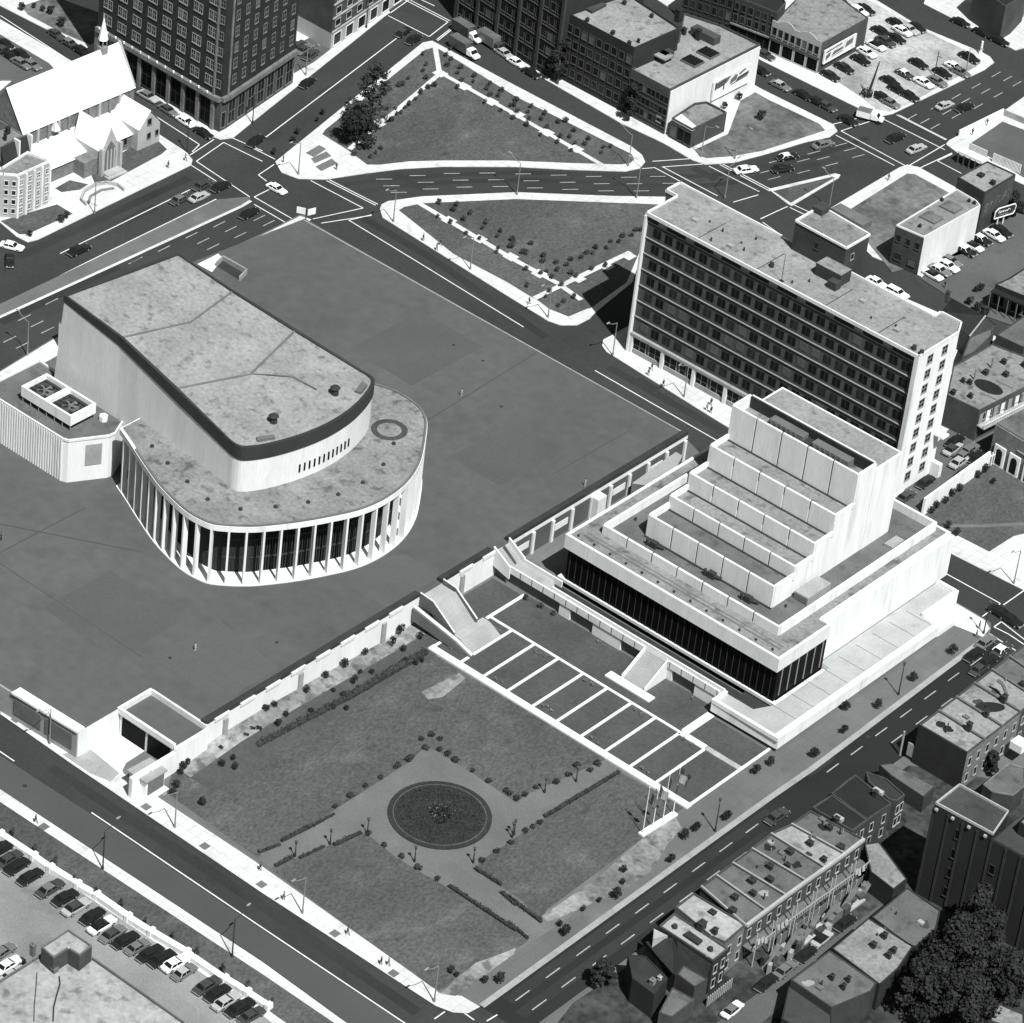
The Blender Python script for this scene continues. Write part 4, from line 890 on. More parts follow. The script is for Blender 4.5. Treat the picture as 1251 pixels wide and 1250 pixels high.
for k in range(9):
    z0 = 9.2+k*3.7
    w.row(hp[0], hp[1], z0, z0+3.7, 8, 1, 1.0, 2.0, ('frame', 'glass'), 1, .5, -.1)
    w.row(hp[3], hp[4], z0, z0+3.7, 7, 1, 1.1, 2.0, ('stone', 'glass'), 1, .55)
    w.row(hp[1], hp[2], z0, z0+3.7, 1, 1, 1.0, 1.7, ('stone', 'glass'), 1)
# second light of every double window on the long side
for k in range(9):
    z0 = 9.2+k*3.7
    for i in range(8):
        c = hp[0]+(hp[1]-hp[0])*((i+.5)/8)+dA*1.35; w.put((c.x, c.y, z0+1.75), nrm(hp[0], hp[1]), 1.0, 2.0, ('frame', 'glass'), 1)
w.done()
w = Windows(ho, 'shop_window')
w.row(hp[0], hp[1], .3, 7.0, 8, 1, 2.7, 5.6, ('brick_dark', 'glass_black'), 1, .5); w.row(hp[3], hp[4], .3, 7.0, 7, 1, 2.2, 5.4, ('stone', 'glass'), 1, .5); w.row(hp[2], hp[3], .3, 5, 1, 1, 1.1, 3.4, ('stone', 'glass'), 0)
w.done()
for i in range(9):
    c = hp[0]+(hp[1]-hp[0])*(i/8); part(ho, 'pilaster', 'stone', lambda b: b.obox(c+nrm(hp[0], hp[1])*.1, dA, .9, .5, 0, 7.3))
for k in range(14):
    p = hp[0]+(hp[1]-hp[0])*((k+.5)/14)+nrm(hp[0], hp[1])*.7; part(ho, 'cornice_lamp', 'white', lambda b: b.tube((p.x, p.y, 8.3), (p.x, p.y, 8.75), .2, .2, 6))
for p in (hp[1], hp[3]): part(ho, 'quoin', 'stone', lambda b: b.obox(p, dA, .45, .45, 8.3, HZ))

# ---- building right of the hotel
g = G([(403, 61), (520, -18), (505, -90), (330, -60), (361, 38)], 0); g = [Vector(p) for p in g]
sb = thing('street_block', 'brick corner building with pale banded lower floors along the top edge boulevard', 'building', (*g[0], 0))
part(sb, 'wall', 'brick_mid', lambda b: b.prism(g, 3.9, 34)); part(sb, 'ground_floor', 'stone_pale', lambda b: b.prism(g, 0, 3.9))
w = Windows(sb)
w.row(g[0], g[1], 4.4, 16.4, 9, 4, 1.8, 1.5, ('stone_pale', 'glass'), 0); w.row(g[4], g[0], 12, 20, 2, 2, 1.1, 1.5, ('brick', 'glass'), 0, .3); w.done()
w = Windows(sb, 'shop_window'); w.row(g[0], g[1], .2, 3.6, 8, 1, 2.6, 2.6, ('white', 'glass'), 0); w.done()
for z in (4.0, 7.3, 10.6): part(sb, 'string_course', 'stone_pale', lambda b: b.wall(g[0]+nrm(g[0], g[1])*.08, g[1]+nrm(g[0], g[1])*.08, .3, z, z+.35))

# ---- church
ch = thing('church', 'stone church with steep bright metal roof and small spire beside the boulevard', 'church', (*W(95, 160, 0).xy, 0))
e0 = W(*C(0, 0, [(120, 628)])[0], 9.5); e1 = W(*C(0, 0, [(640, 410)])[0], 9.5)
r1 = W(*C(0, 0, [(522, 218)])[0], 17.5); r0_ = W(*C(0, 0, [(0, 418)])[0], 17.5)
ax = (e1-e0).normalized(); ax.z = 0
e0 = e0-ax*1.0
nv = Vector((ax.y, -ax.x, 0))               # towards the boulevard
hw = (e1-r1).dot(nv)
r0_ = e0-nv*hw; r0_.z = 17.5; r1 = e1-nv*hw; r1.z = 17.5
f0 = e0-nv*2*hw; f1 = e1-nv*2*hw
part(ch, 'nave_roof', 'metalroof', lambda b: (b.quad(e0+nv*.4-Vector((0, 0, .3)), e1+nv*.4-Vector((0, 0, .3)), r1, r0_), b.quad(f1, f0, r0_, r1)))
def nave(b):
    b.prism([(v-nv*.05).xy if False else v.xy for v in (e0, e1, f1, f0)], 0, 9.3); b.poly([e1-ax*.25, f1-ax*.25, r1-ax*.25-Vector((0, 0, .2))]); b.poly([f0+ax*.2, e0+ax*.2, r0_+ax*.2-Vector((0, 0, .2))])
part(ch, 'nave_wall', 'stone', nave)
part(ch, 'gable_coping', 'stone_pale', lambda b: (b.tube(e1+Vector((0, 0, .1)), r1+Vector((0, 0, .15)), .28, .28, 5), b.tube(f1, r1+Vector((0, 0, .15)), .28, .28, 5)))
L = (e1-e0).length
for k in range(11): 
    c = e0+ax*(L*(k+.5)/11)+nv*.15; part(ch, 'buttress', 'stone_pale' if k % 2 else 'stone', lambda b: b.obox(c, ax, .5, .5, 5, 9.2))
# aisle with lean-to roof
q0 = e0+ax*(L*.0); q1 = e0+ax*(L*.93)
ao = 6.6
def z_(v, z): return Vector((v.x, v.y, z))
part(ch, 'aisle_roof', 'metalroof', lambda b: b.quad(z_(q0+nv*ao, 3.4), z_(q1+nv*ao, 3.4), z_(q1+nv*.05, 5.9), z_(q0+nv*.05, 5.9)))
part(ch, 'aisle_wall', 'stone', lambda b: (b.prism([(q0+nv*(ao-.4)).xy, (q1+nv*(ao-.4)).xy, q1.xy, q0.xy], 0, 3.3), b.poly([z_(q1-ax*.05, 0), z_(q1-ax*.05+nv*(ao-.4), 0), z_(q1-ax*.05+nv*(ao-.4), 3.3), z_(q1-ax*.05, 5.7)])))
# transept gable at the street end
t0 = e0+ax*(L*.80); t1 = e0+ax*(L*1.0); tm = (t0+t1)/2
tw = ao+1.6
tz = 8.6
part(ch, 'transept_roof', 'metalroof', lambda b: (b.quad(z_(t0+nv*tw, 5.0), z_(t0-nv*1, 5.0), z_(tm-nv*1, tz), z_(tm+nv*tw, tz)), b.quad(z_(t1-nv*.0, 5.0), z_(t1+nv*tw, 5.0), z_(tm+nv*tw, tz), z_(tm-nv*0, tz))))
part(ch, 'transept_wall', 'stone_pale', lambda b: (b.prism([(t0+nv*(tw-.3)).xy, (t1+nv*(tw-.3)).xy, t1.xy, t0.xy], 0, 4.9), b.poly([z_(t0+nv*(tw-.3), 4.9), z_(t1+nv*(tw-.3), 4.9), z_(tm+nv*(tw-.3), tz-.15)])))
w = Windows(ch); w.put(tuple(z_(tm+nv*(tw-.3), 5.9)), nv.xy, 1.0, 1.3, ('stone', 'glass')); w.put(tuple(z_(tm+nv*(tw-.3), 2.6)), nv.xy, .9, 1.2, ('stone', 'glass')); w.put(tuple(z_(tm+nv*(tw-.3)+ax*2.2, 2.6)), nv.xy, .8, 1.2, ('stone', 'glass'))
for k in range(4): w.put(tuple(z_(e0+ax*(L*(.5+k*.08))+nv*(ao-.38), 2.2)), nv.xy, .8, 1.5, ('stone', 'glass'))
w.done()
# entrance porch with pointed arch
p0 = e0+ax*(L*.40); p1 = e0+ax*(L*.56); pm_ = (p0+p1)/2; pw = ao+3.6; pz = 10.0
part(ch, 'porch_roof', 'metalroof', lambda b: (b.quad(z_(p0+nv*pw, 5.2), z_(p0+nv*2, 5.2), z_(pm_+nv*1, pz), z_(pm_+nv*pw, pz)), b.quad(z_(p1+nv*2, 5.2), z_(p1+nv*pw, 5.2), z_(pm_+nv*pw, pz), z_(pm_+nv*1, pz))))
part(ch, 'porch_wall', 'stone_pale', lambda b: (b.prism([(p0+nv*pw).xy, (p1+nv*pw).xy, (p1+nv*3).xy, (p0+nv*3).xy], 0, 5.1), b.poly([z_(p0+nv*(pw+.02), 5.1), z_(p1+nv*(pw+.02), 5.1), z_(pm_+nv*(pw+.02), pz+.3)])))
pa = (p1-p0).length/2*.6
def arch(b):
    pts = [z_(pm_-ax*pa+nv*(pw+.08), .2), z_(pm_+ax*pa+nv*(pw+.08), .2)]
    for k in range(7):
        t = k/6; pts.append(z_(pm_+ax*pa*(1-t**1.6)+nv*(pw+.08), 4.0+3.2*t**.75))
    for k in range(6, -1, -1):
        t = k/6; pts.append(z_(pm_-ax*pa*(1-t**1.6)+nv*(pw+.08), 4.0+3.2*t**.75)) if k < 6 else None
    b.poly(pts)
part(ch, 'arch_recess', 'concrete_dark', arch)
for s in (-.45, .05, .5): c = pm_+ax*pa*s*1.3+nv*(pw+.14); part(ch, 'arch_mullion', 'stone_pale', lambda b: b.obox(c, ax, .3, .2, .2, 5.2))
for s, m_ in ((p0, 'stone'), (p1, 'stone')):
    c = s+nv*(pw+.2); part(ch, 'buttress', 'stone_pale', lambda b: b.obox(c, ax, .7, .9, 0, 6.2))
part(ch, 'porch_side', 'stone', lambda b: b.prism([(p0-ax*3.6+nv*(pw-1)).xy, (p0+nv*(pw-1)).xy, (p0+nv*3).xy, (p0-ax*3.6+nv*3).xy], 0, 3.6))
part(ch, 'porch_steps', 'stone_pale', lambda b: (b.obox(pm_+nv*(pw+1.0), ax, 4.4, 1.8, .1, .7), b.obox(pm_+nv*(pw+1.9), ax, 5, 1.4, .1, .4)))
# fleche
sx = r1-ax*4.6
def spire(b):
    b.obox(sx, ax, 1.5, 1.5, 16.4, 18.0)
    for a_ in (-.55, .55):
        for c_ in (-.55, .55): v = sx+ax*a_+nv*c_; b.tube((v.x, v.y, 18), (v.x, v.y, 19.7), .12, .12, 5)
part(ch, 'fleche_lantern', 'frame', spire)
part(ch, 'fleche', 'white', lambda b: (b.tube((sx.x, sx.y, 19.6), (sx.x, sx.y, 24.6), 1.05, .04, 8), b.tube((sx.x, sx.y, 24.5), (sx.x, sx.y, 25.6), .05, .03, 4)))
part(ch, 'dormer', 'white', lambda b: b.tube(e0+ax*8.6+nv*.6+Vector((0, 0, -2.2)), e0+ax*8.6+nv*.2+Vector((0, 0, .2)), 1.0, .1, 4))

# ---- pale apartment block by the church
t, g = flat('apartment_block', 'pale stone apartment block with flat roof below the church at left', 'building', C(0, 120, [(-420, 960), (30, 985), (225, 1000), (640, 815), (520, 770), (345, 700), (20, 900)], 10.42), 9.6, 'stone_pale', 'gravelroof', .5, 'white')
fa = facing(g, (.94, .3)); 
w = Windows(t)
pA, pB = Vector(W(*C(0, 120, [(225, 1000)], 10.42)[0], 9.6).xy), Vector(W(*C(0, 120, [(640, 815)], 10.42)[0], 9.6).xy)
w.row(pA, pB, .6, 9.0, 4, 4, .75, 1.1, ('concrete', 'glass'), 1, .4); 
pC = Vector(W(*C(0, 120, [(30, 985)], 10.42)[0], 9.6).xy); w.row(pC, pA, .6, 9.0, 2, 4, .7, 1.0, ('concrete', 'glass'), 0, .5)
w.done()
for k in (.0, .26, .5, .74, .98):
    c = pA+(pB-pA)*k; part(t, 'pilaster', 'white', lambda b: b.obox(c+nrm(pA, pB)*.06, pB-pA, .45, .4, 0, 9.5))
part(t, 'entrance_block', 'concrete', lambda b: b.obox(pB+(pB-pA).normalized()*1.6-nrm(pA, pB)*1.2, pB-pA, 3.0, 3.0, 0, 1.6))
# ---- presbytery with mansard
t, g = flat('presbytery', 'low house with dark mansard and pale roof squeezed between church and apartment block', 'house', C(0, 120, [(-300, 480), (170, 385), (345, 470), (185, 520), (0, 630), (-300, 720)], 10.42), 9.0, 'stone', 'gravelroof', .2)
m0_, m1_ = [Vector(W(*p, 9.0).xy) for p in C(0, 120, [(0, 630), (345, 470)], 10.42)]
nn = nrm(m0_, m1_)
part(t, 'mansard', 'slate', lambda b: b.quad(z_(Vector((*(m0_+nn*1.0), 0)), 6.0), z_(Vector((*(m1_+nn*1.0), 0)), 6.0), z_(Vector((*m1_, 0)), 9.02), z_(Vector((*m0_, 0)), 9.02)))
for k in (.55, 1.0): c = m0_+(m1_-m0_)*k; part(t, 'party_wall', 'white', lambda b: b.obox(c+nn*.5, nn, 1.6, .35, 5.6, 9.5))
part(t, 'wing', 'brick', lambda b: b.prism([m0_+nn*1.0, m1_+nn*1.0, m1_, m0_], 0, 6.0))
chimney(t, *C(0, 120, [(95, 455)], 10.42)[0], 9.0); chimney(t, *C(0, 120, [(60, 540)], 10.42)[0], 9.0)
t, g = flat('church_annex', 'stone annex with flat roof behind the church at the left frame edge', 'building', C(0, 0, [(-150, 380), (0, 385), (65, 385), (0, 440), (-150, 500)]), 8, 'stone', 'metalroof', .2)

# ---- dark warehouse row at the top
def warehouse(label, pts, h, wallm, roofm, cols, rows, ww_, wh, face=(.0, -1), z0=0):
    t, g = flat('warehouse', label, 'building', pts, h, wallm, roofm, .5)
    p, q = facing(g, face); w = Windows(t); w.row(p, q, 1.0, h-1.0, cols, rows, ww_, wh, ('frame_dark', 'glass'), 0); w.done()
    return t, g, p, q
g0 = [Vector(p) for p in G([(557, 24), (678, 101)], 0)]
da = (g0[1]-g0[0]).normalized(); db = Vector((-da.y, da.x))
wz = 24.0
t, g = flat('warehouse', 'tall dark brick warehouse row cut off by the top edge, trucks parked in front', 'building', [g0[0], g0[1], g0[1]+db*24, g0[0]+db*24], wz, 'brick_dark', 'gravelroof_mid', .5, world=True)
w = Windows(t); w.row(g0[0], g0[1], 1, 22, 15, 6, 1.4, 1.8, ('frame_dark', 'glass'), 0); w.done()
for z in (4.4, 8.0, 11.5, 15): part(t, 'sill_course', 'frame_dark', lambda b: b.wall(g0[0]-db*.1, g0[1]-db*.1, .3, z, z+.2))
for k in range(6): c = g0[0]+(g0[1]-g0[0])*(k/5); part(t, 'pilaster', 'brick', lambda b: b.obox(c-db*.2, da, .8, .5, 0, wz))
t, g, p, q = warehouse('dark brick building with pale flat roof, left of the billboard building', C(620, 0, [(285, 72), (603, 238), (820, 142), (560, -30), (420, -30)]), 15.5, 'brick_dark', 'gravelroof_pale', 9, 4, 1.3, 1.7, (.0, -1))
for x, y in C(620, 0, [(378, 105), (500, 165), (578, 215), (622, 205), (685, 85), (555, 22)]): chimney(t, x, y, 15.5, .7, .9, 'iron')
part(t, 'roof_hatch', 'gravelroof_dark', lambda b: b.prism(G(C(620, 0, [(345, 35), (400, 65), (470, 30), (415, 5)]), 15.6), 15.5, 16.1))
t, g, p, q = warehouse('pale roofed building carrying the larger billboard on its side wall', C(620, 0, [(588, 338), (772, 436), (1203, 218), (1010, 125), (840, 70), (815, 200)]), 10.5, 'brick_mid', 'gravelroof_pale', 9, 3, 1.1, 1.5, (.0, -1))
bb = t
sp, sq = facing(g, (1, .0))
part(t, 'side_wall', 'concrete', lambda b: b.wall(sp+nrm(sp, sq)*.06+(sq-sp).normalized()*.3, sq+nrm(sp, sq)*.06, .2, .2, 10.4))
for px, py in C(620, 0, [(955, 258), (880, 297)]):
    q_ = W(px, py, 10.5)
    part(t, 'skylight', 'blind', lambda b: (b.box(q_.x-2.0, q_.x+2.0, q_.y-1.7, q_.y+1.7, 10.5, 10.9)))
    part(t, 'skylight_glass', 'glass', lambda b: [b.box(q_.x-1.8+k*.75, q_.x-1.25+k*.75, q_.y-1.5, q_.y+1.5, 10.9, 11.15) for k in range(5)])
roofbox(t, 'stair_house', *C(620, 0, [(720, 255)])[0], 11.8, 6.0, 3.2, .3, 'gravelroof_pale'); roofbox(t, 'stair_house_wall', *C(620, 0, [(720, 262)])[0], 10.5, 5.6, 3.0, 1.6, 'brick')
roofbox(t, 'lift_house', *C(620, 0, [(940, 185)])[0], 10.5, 6.5, 2.2, 1.8, 'brick_mid'); chimney(t, *C(620, 0, [(905, 190)])[0], 10.5, 1.2, 2.6)
chimney(t, *C(620, 0, [(812, 100)])[0], 10.5, 1.6, 3.0); chimney(t, *C(620, 0, [(838, 165)])[0], 10.5, 1.0, 1.6)
w = Windows(t, 'notice'); w.put((*(p+(q-p)*.83), 3.0), nrm(p, q), 1.1, 1.2, ('frame', 'white')); w.done()
# billboards
def billboard(name, label, pts, s, org, depth_dir, marks_, posts=True, z0=None, board='white', frame='white', ref=None, yz=None):
    # pts: lower-left, lower-right on the wall (world xy), z range
    (p, q, za, zb) = pts
    p = Vector(p); q = Vector(q); n = nrm(p, q); d = (q-p).normalized(); L = (q-p).length
    t = thing(name, label, 'billboard', (*((p+q)/2+n*.5), za))
    part(t, 'board', board, lambda b: b.wall(p+n*.5, q+n*.5, .25, za, zb))
    part(t, 'frame', frame, lambda b: (b.wall(p+n*.68, q+n*.68, .12, za-.1, za+.12), b.wall(p+n*.68, q+n*.68, .12, zb-.12, zb+.1), b.obox(p+n*.68+d*.1, d, .2, .12, za+.12, zb-.12), b.obox(q+n*.68-d*.1, d, .2, .12, za+.12, zb-.12)))
    def mk(polys):
        def f(b):
            for pl in polys: b.poly([Vector((*(p+d*L*u+n*.66), za+(zb-za)*v)) for u, v in pl])
        return f
    for nm, m, polys in marks_: part(t, nm, m, mk(polys))
    return t
dS = (sq-sp).normalized()
bA = W(*C(820, 0, [(362, 958)], 7.81)[0], 3.0)   # board stands just off the side wall
k0 = (bA.xy-sp).dot(dS); bB = W(*C(820, 0, [(705, 770)], 7.81)[0], 3.0); k1 = (bB.xy-sp).dot(dS)
ink = [('picture', 'concrete_dark', [[(.05, .55), (.36, .62), (.47, .92), (.30, .95), (.05, .88)], [(.45, .42), (.62, .50), (.66, .80), (.58, .86), (.47, .7)]]),
       ('picture', 'brick_mid', [[(.62, .42), (.95, .5), (.96, .7), (.66, .62)], [(.70, .72), (.88, .86), (.84, .93), (.68, .82)]]),
       ('lettering', 'iron', [[(.05, .5), (.09, .5), (.09, .9), (.05, .9)], [(.12, .52), (.3, .58), (.3, .66), (.12, .6)], [(.12, .7), (.33, .77), (.33, .84), (.12, .78)], [(.28, .3), (.31, .31), (.31, .6), (.28, .6)], [(.5, .34), (.93, .42), (.93, .47), (.5, .39)]])]
billboard('billboard', 'white billboard with dark painted picture on the wall facing the triangular vacant lot', (sp+dS*k0, sp+dS*k1, 3.2, 7.4), 1, None, None, ink)
# low garage beside it
t, g, p, q = warehouse('low flat garage with open dark front in the corner of the vacant lot', C(820, 0, [(0, 1142), (195, 1250), (525, 1090), (470, 1055), (330, 985), (215, 1000)], 7.81), 4.4, 'brick_mid', 'gravelroof', 3, 1, 1.8, 2.8, (0, -1))
t['category'] = 'garage'; t.name = 'garage'
part(t, 'front_roof', 'concrete', lambda b: b.prism(G(C(820, 0, [(0, 1142), (195, 1250), (250, 1220), (90, 1085)], 7.81), 4.44), 4.42, 4.47))

# ---- arched shop building with billboard, upper right
t, g = flat('shop_building', 'pale two storey shop with curved parapet facade beside the upper parking lot', 'shop', C(931, 0, [(50, 108), (285, 212), (505, 90), (330, -40), (200, -40)]), 7.2, 'brick_mid', 'gravelroof', .25)
p = Vector(W(*C(931, 0, [(50, 108)])[0], 7.2).xy); q = Vector(W(*C(931, 0, [(285, 212)])[0], 7.2).xy); n_ = nrm(p, q); d_ = (q-p).normalized(); L_ = (q-p).length
def fac(b):
    prof = [(0, 7.9), (.12, 7.9), (.2, 8.6), (.3, 8.9), (.38, 8.6), (.46, 7.9), (.56, 7.9), (.64, 8.5), (.74, 8.8), (.82, 8.5), (.9, 7.9), (1, 7.9)]
    for dd in (.05, .3): b.poly([Vector((*(p+n_*dd), 0)), Vector((*(q+n_*dd), 0))]+[Vector((*(p+d_*L_*u+n_*dd), z)) for u, z in prof[::-1]])
    for (u0, za), (u1, zb) in zip(prof, prof[1:]): b.quad(*[Vector((*(p+d_*L_*u+n_*dd), z)) for u, z, dd in ((u0, za, .05), (u1, zb, .05), (u1, zb, .3), (u0, za, .3))])
part(t, 'parapet_facade', 'stone_pale', fac)
part(t, 'cornice', 'frame_dark', lambda b: (b.wall(p+n_*.4, q+n_*.4, .3, 3.5, 3.9)))
w = Windows(t); w.row(p+n_*.3, q+n_*.3, 4.2, 6.8, 8, 1, 1.0, 1.8, ('stone', 'glass'), 0, .6); w.done()
w = Windows(t, 'shop_window'); w.row(p+n_*.3, q+n_*.3, .2, 3.4, 4, 1, 2.6, 2.8, ('stone_pale', 'glass_black'), 0, .5); w.done()
p = q; q = Vector(W(*C(931, 0, [(505, 90)])[0], 7.2).xy); d_ = (q-p).normalized()
billboard('billboard', 'long white billboard with dark picture on the shop wall facing the parking lot', (p+d_*.6, p+d_*((q-p).length*.72), 2.4, 5.6), 1, None, None, [('picture', 'concrete_dark', [[(.06, .2), (.2, .35), (.2, .7), (.06, .55)], [(.25, .3), (.6, .4), (.62, .55), (.3, .6)], [(.66, .35), (.9, .45), (.92, .85), (.7, .8)]]), ('lettering', 'iron', [[(.06, .75), (.55, .82), (.55, .9), (.06, .84)], [(.25, .18), (.6, .24), (.6, .29), (.25, .23)]])])
# ---- brick row left of it
t, g = flat('row_building', 'dark brick three storey row house left of the curved parapet shop', 'building', C(820, 0, [(610, -20), (1005, 135), (1090, 40), (1000, -120)], 7.81), 9.5, 'brick', 'tarroof', .4, 'brick_mid')
p = Vector(W(*C(820, 0, [(600, -20)], 7.81)[0], 9.5).xy); q = Vector(W(*C(820, 0, [(1005, 135)], 7.81)[0], 9.5).xy)
w = Windows(t); w.row(p, q, 3.6, 9.2, 6, 2, .9, 1.6, ('brick_mid', 'glass'), 0); w.done(); w = Windows(t, 'shop_window'); w.row(p, q, .2, 3.2, 5, 1, 2.0, 2.6, ('brick', 'glass_black'), 0); w.done()
part(t, 'shop_cornice', 'stone', lambda b: b.wall(p+nrm(p, q)*.2, q+nrm(p, q)*.2, .5, 3.3, 3.6))
t, g = flat('row_building', 'darkest brick building at the top edge, left end of the shop row', 'building', C(820, 0, [(130, -170), (600, -20), (700, -120), (300, -300)], 7.81), 9.5, 'brick_dark', 'tarroof', .4)
p = Vector(W(*C(820, 0, [(130, -170)], 7.81)[0], 9.5).xy); q = Vector(W(*C(820, 0, [(600, -20)], 7.81)[0], 9.5).xy)
w = Windows(t); w.row(p, q, .4, 9.2, 7, 3, 1.0, 1.7, ('brick', 'glass'), 0); w.done()
t, g = flat('row_building', 'pale gabled outbuilding wedge behind the curved parapet shop', 'building', C(931, 0, [(70, 85), (125, 95), (210, 40), (180, 0), (140, 25)]), 6.6, 'stone_pale', 'metalroof', .0)

# ---- top right house
t, g = flat('corner_house', 'dark grey walled house at the top right corner with parked cars in front', 'house', C(1131, 0, [(620, -170), (1010, 95), (1150, 10), (1300, -150), (800, -330)], 10.42), 8.5, 'brick_mid', 'tarroof', .3)
part(t, 'porch', 'stone', lambda b: b.prism(G(C(1131, 0, [(985, 340), (1240, 220), (1240, 60), (1030, 170)], 10.42), 0), 0, 3.0))

# ---- dark brick building with painted wall sign, right
t, g = flat('painted_sign_building', 'dark brick building with faded painted lettering on its side wall, right edge', 'building', C(1131, 180, [(400, 392), (745, 592), (1138, 358), (775, 190)], 10.42), 9.5, 'brick', 'gravelroof_pale', .3)
p = Vector(W(*C(1131, 180, [(745, 592)], 10.42)[0], 9.5).xy); q = Vector(W(*C(1131, 180, [(1138, 358)], 10.42)[0], 9.5).xy); n_ = nrm(p, q); d_ = (q-p).normalized(); L_ = (q-p).length
part(t, 'painted_panel', 'brick_mid', lambda b: b.wall(p+d_*.4+n_*.04, q-d_*.4+n_*.04, .06, 3.4, 9.2))
def strokes(b, segs):
    for u0, v0, u1, v1 in segs:
        a0 = p+d_*L_*u0+n_*.1; a1 = p+d_*L_*u1+n_*.1
        b.tube((a0.x, a0.y, 3.6+5.4*v0), (a1.x, a1.y, 3.6+5.4*v1), .1, .1, 4)
part(t, 'faded_lettering', 'faded_paint', lambda b: strokes(b, [(.10, .2, .10, .55), (.10, .55, .2, .5), (.2, .5, .1, .38), (.1, .38, .21, .28), (.21, .28, .1, .2), (.26, .25, .26, .55), (.26, .55, .34, .5), (.34, .5, .26, .4), (.26, .4, .35, .25),
      (.44, .25, .44, .6), (.44, .6, .5, .6), (.55, .25, .55, .6), (.55, .25, .6, .3), (.66, .28, .74, .62), (.74, .62, .8, .28), (.69, .42, .77, .42), (.84, .3, .84, .65), (.84, .65, .92, .35), (.92, .35, .92, .68)]))
w = Windows(t); p2 = Vector(W(*C(1131, 180, [(400, 392)], 10.42)[0], 9.5).xy); w.row(p2, p, 5.2, 8.2, 2, 1, .9, 1.5, ('brick_mid', 'glass')); w.done()
chimney(t, *C(1131, 180, [(695, 370)], 10.42)[0], 9.5, 1.2, .6); chimney(t, *C(1131, 180, [(845, 475)], 10.42)[0], 9.5, 1.2, .9)
t, g = flat('store_building', 'light walled two storey store with two dark skylights beside the right parking lot', 'building', C(931, 0, [(638, 1078), (772, 1135), (1040, 985), (1020, 960), (925, 905)]), 8.8, 'concrete', 'gravelroof', .25)
p = Vector(W(*C(931, 0, [(638, 1078)])[0], 8.8).xy); q = Vector(W(*C(931, 0, [(772, 1135)])[0], 8.8).xy)
part(t, 'front_wall', 'brick', lambda b: b.wall(p+nrm(p, q)*.06, q+nrm(p, q)*.06, .2, 0, 8.7))
w = Windows(t); w.row(p+nrm(p, q)*.16, q+nrm(p, q)*.16, 4.6, 8.2, 3, 1, .9, 1.4, ('brick', 'glass')); w.row(p+nrm(p, q)*.16, q+nrm(p, q)*.16, .6, 4.0, 2, 1, 1.6, 1.4, ('brick', 'glass')); w.done()
for px, py in C(931, 0, [(900, 993), (805, 1043)]):
    q_ = W(px, py, 8.8); part(t, 'skylight', 'concrete_dark', lambda b: (b.box(q_.x-1.9, q_.x+1.9, q_.y-1.6, q_.y+1.6, 8.8, 9.2), b.add([(q_.x-1.7, q_.y-1.4, 9.2), (q_.x+1.7, q_.y-1.4, 9.2), (q_.x+1.7, q_.y+1.4, 9.2), (q_.x-1.7, q_.y+1.4, 9.2), (q_.x, q_.y, 9.9)], [[0, 1, 4], [1, 2, 4], [2, 3, 4], [3, 0, 4]])))
for px, py in C(931, 0, [(985, 965), (1010, 975), (855, 960), (750, 1085)]): chimney(t, px, py, 8.8, .6, .6, 'iron')
# roadside sign on posts
p = W(*C(1131, 180, [(850, 940)], 10.42)[0], 1.6).xy; q = p+Vector((.25, 1)).normalized()*5.6
d_ = (q-p).normalized(); n_ = nrm(p, q)
t = thing('roadside_sign', 'black roadside sign outlined in white above the parked cars, right edge', 'sign', (*((p+q)/2), 0))
part(t, 'board', 'iron', lambda b: b.wall(p, q, .3, 2.2, 4.4))
part(t, 'outline', 'white', lambda b: b.path([Vector((*(p+n_*.2+d_*u), z)) for u, z in ((0, 2.2), (5.1, 2.2), (5.6, 3.0), (5.6, 4.0), (5.2, 4.5), (.8, 4.5), (0, 3.8), (0, 2.2))], .13))
part(t, 'script_lettering', 'white', lambda b: b.path([Vector((*(p+n_*.2+d_*u), z)) for u, z in ((1.0, 3.2), (1.2, 3.9), (1.5, 3.2), (1.8, 3.7), (2.1, 3.3), (2.4, 3.7), (2.7, 3.3), (3.0, 3.6), (3.3, 3.3), (3.7, 3.8), (4.2, 3.4))], .07))
part(t, 'underline', 'frame', lambda b: b.path([Vector((*(p+n_*.2+d_*u), 2.75)) for u in (1.2, 3.6)], .06))
for u in (1.4, 3.0): part(t, 'post', 'white', lambda b: b.tube((*(p+d_*u-n_*.1), 0), (*(p+d_*u-n_*.1), 2.3), .14, .14, 6))
# striped picket fences and white canopy at the corner lot
def strip(pts, zz): return [Vector(W(x, y, zz).xy) for x, y in pts]
for lab, pts in (('white slatted fence behind the long white canopy of the corner lot', C(1131, 180, [(530, 60), (760, 165)], 10.42)), ('white slatted fence running right from the canopy along the corner lot', C(1131, 180, [(835, 190), (1195, 345)], 10.42))):
    p, q = strip(pts, 0); t = thing('slatted_fence', lab, 'fence', (*((p+q)/2), 0), 'slatted fences of the corner lot'); L_ = (q-p).length; d_ = (q-p).normalized()
    part(t, 'slats', 'white', lambda b: [b.obox(p+d_*(k+.5)*L_/22, d_, L_/22*.5, .15, 0.14, 2.3) for k in range(22)])
    part(t, 'rail', 'frame_dark', lambda b: b.wall(p+nrm(p, q)*-.2, q+nrm(p, q)*-.2, .1, .4, 2.0))
p, q = strip(C(1131, 180, [(430, 45), (740, 190)], 10.42), 2.6); t = thing('lot_canopy', 'long white flat canopy on posts at the corner lot entrance', 'canopy', (*((p+q)/2), 0)); n_ = nrm(p, q); d_ = (q-p).normalized(); L_ = (q-p).length
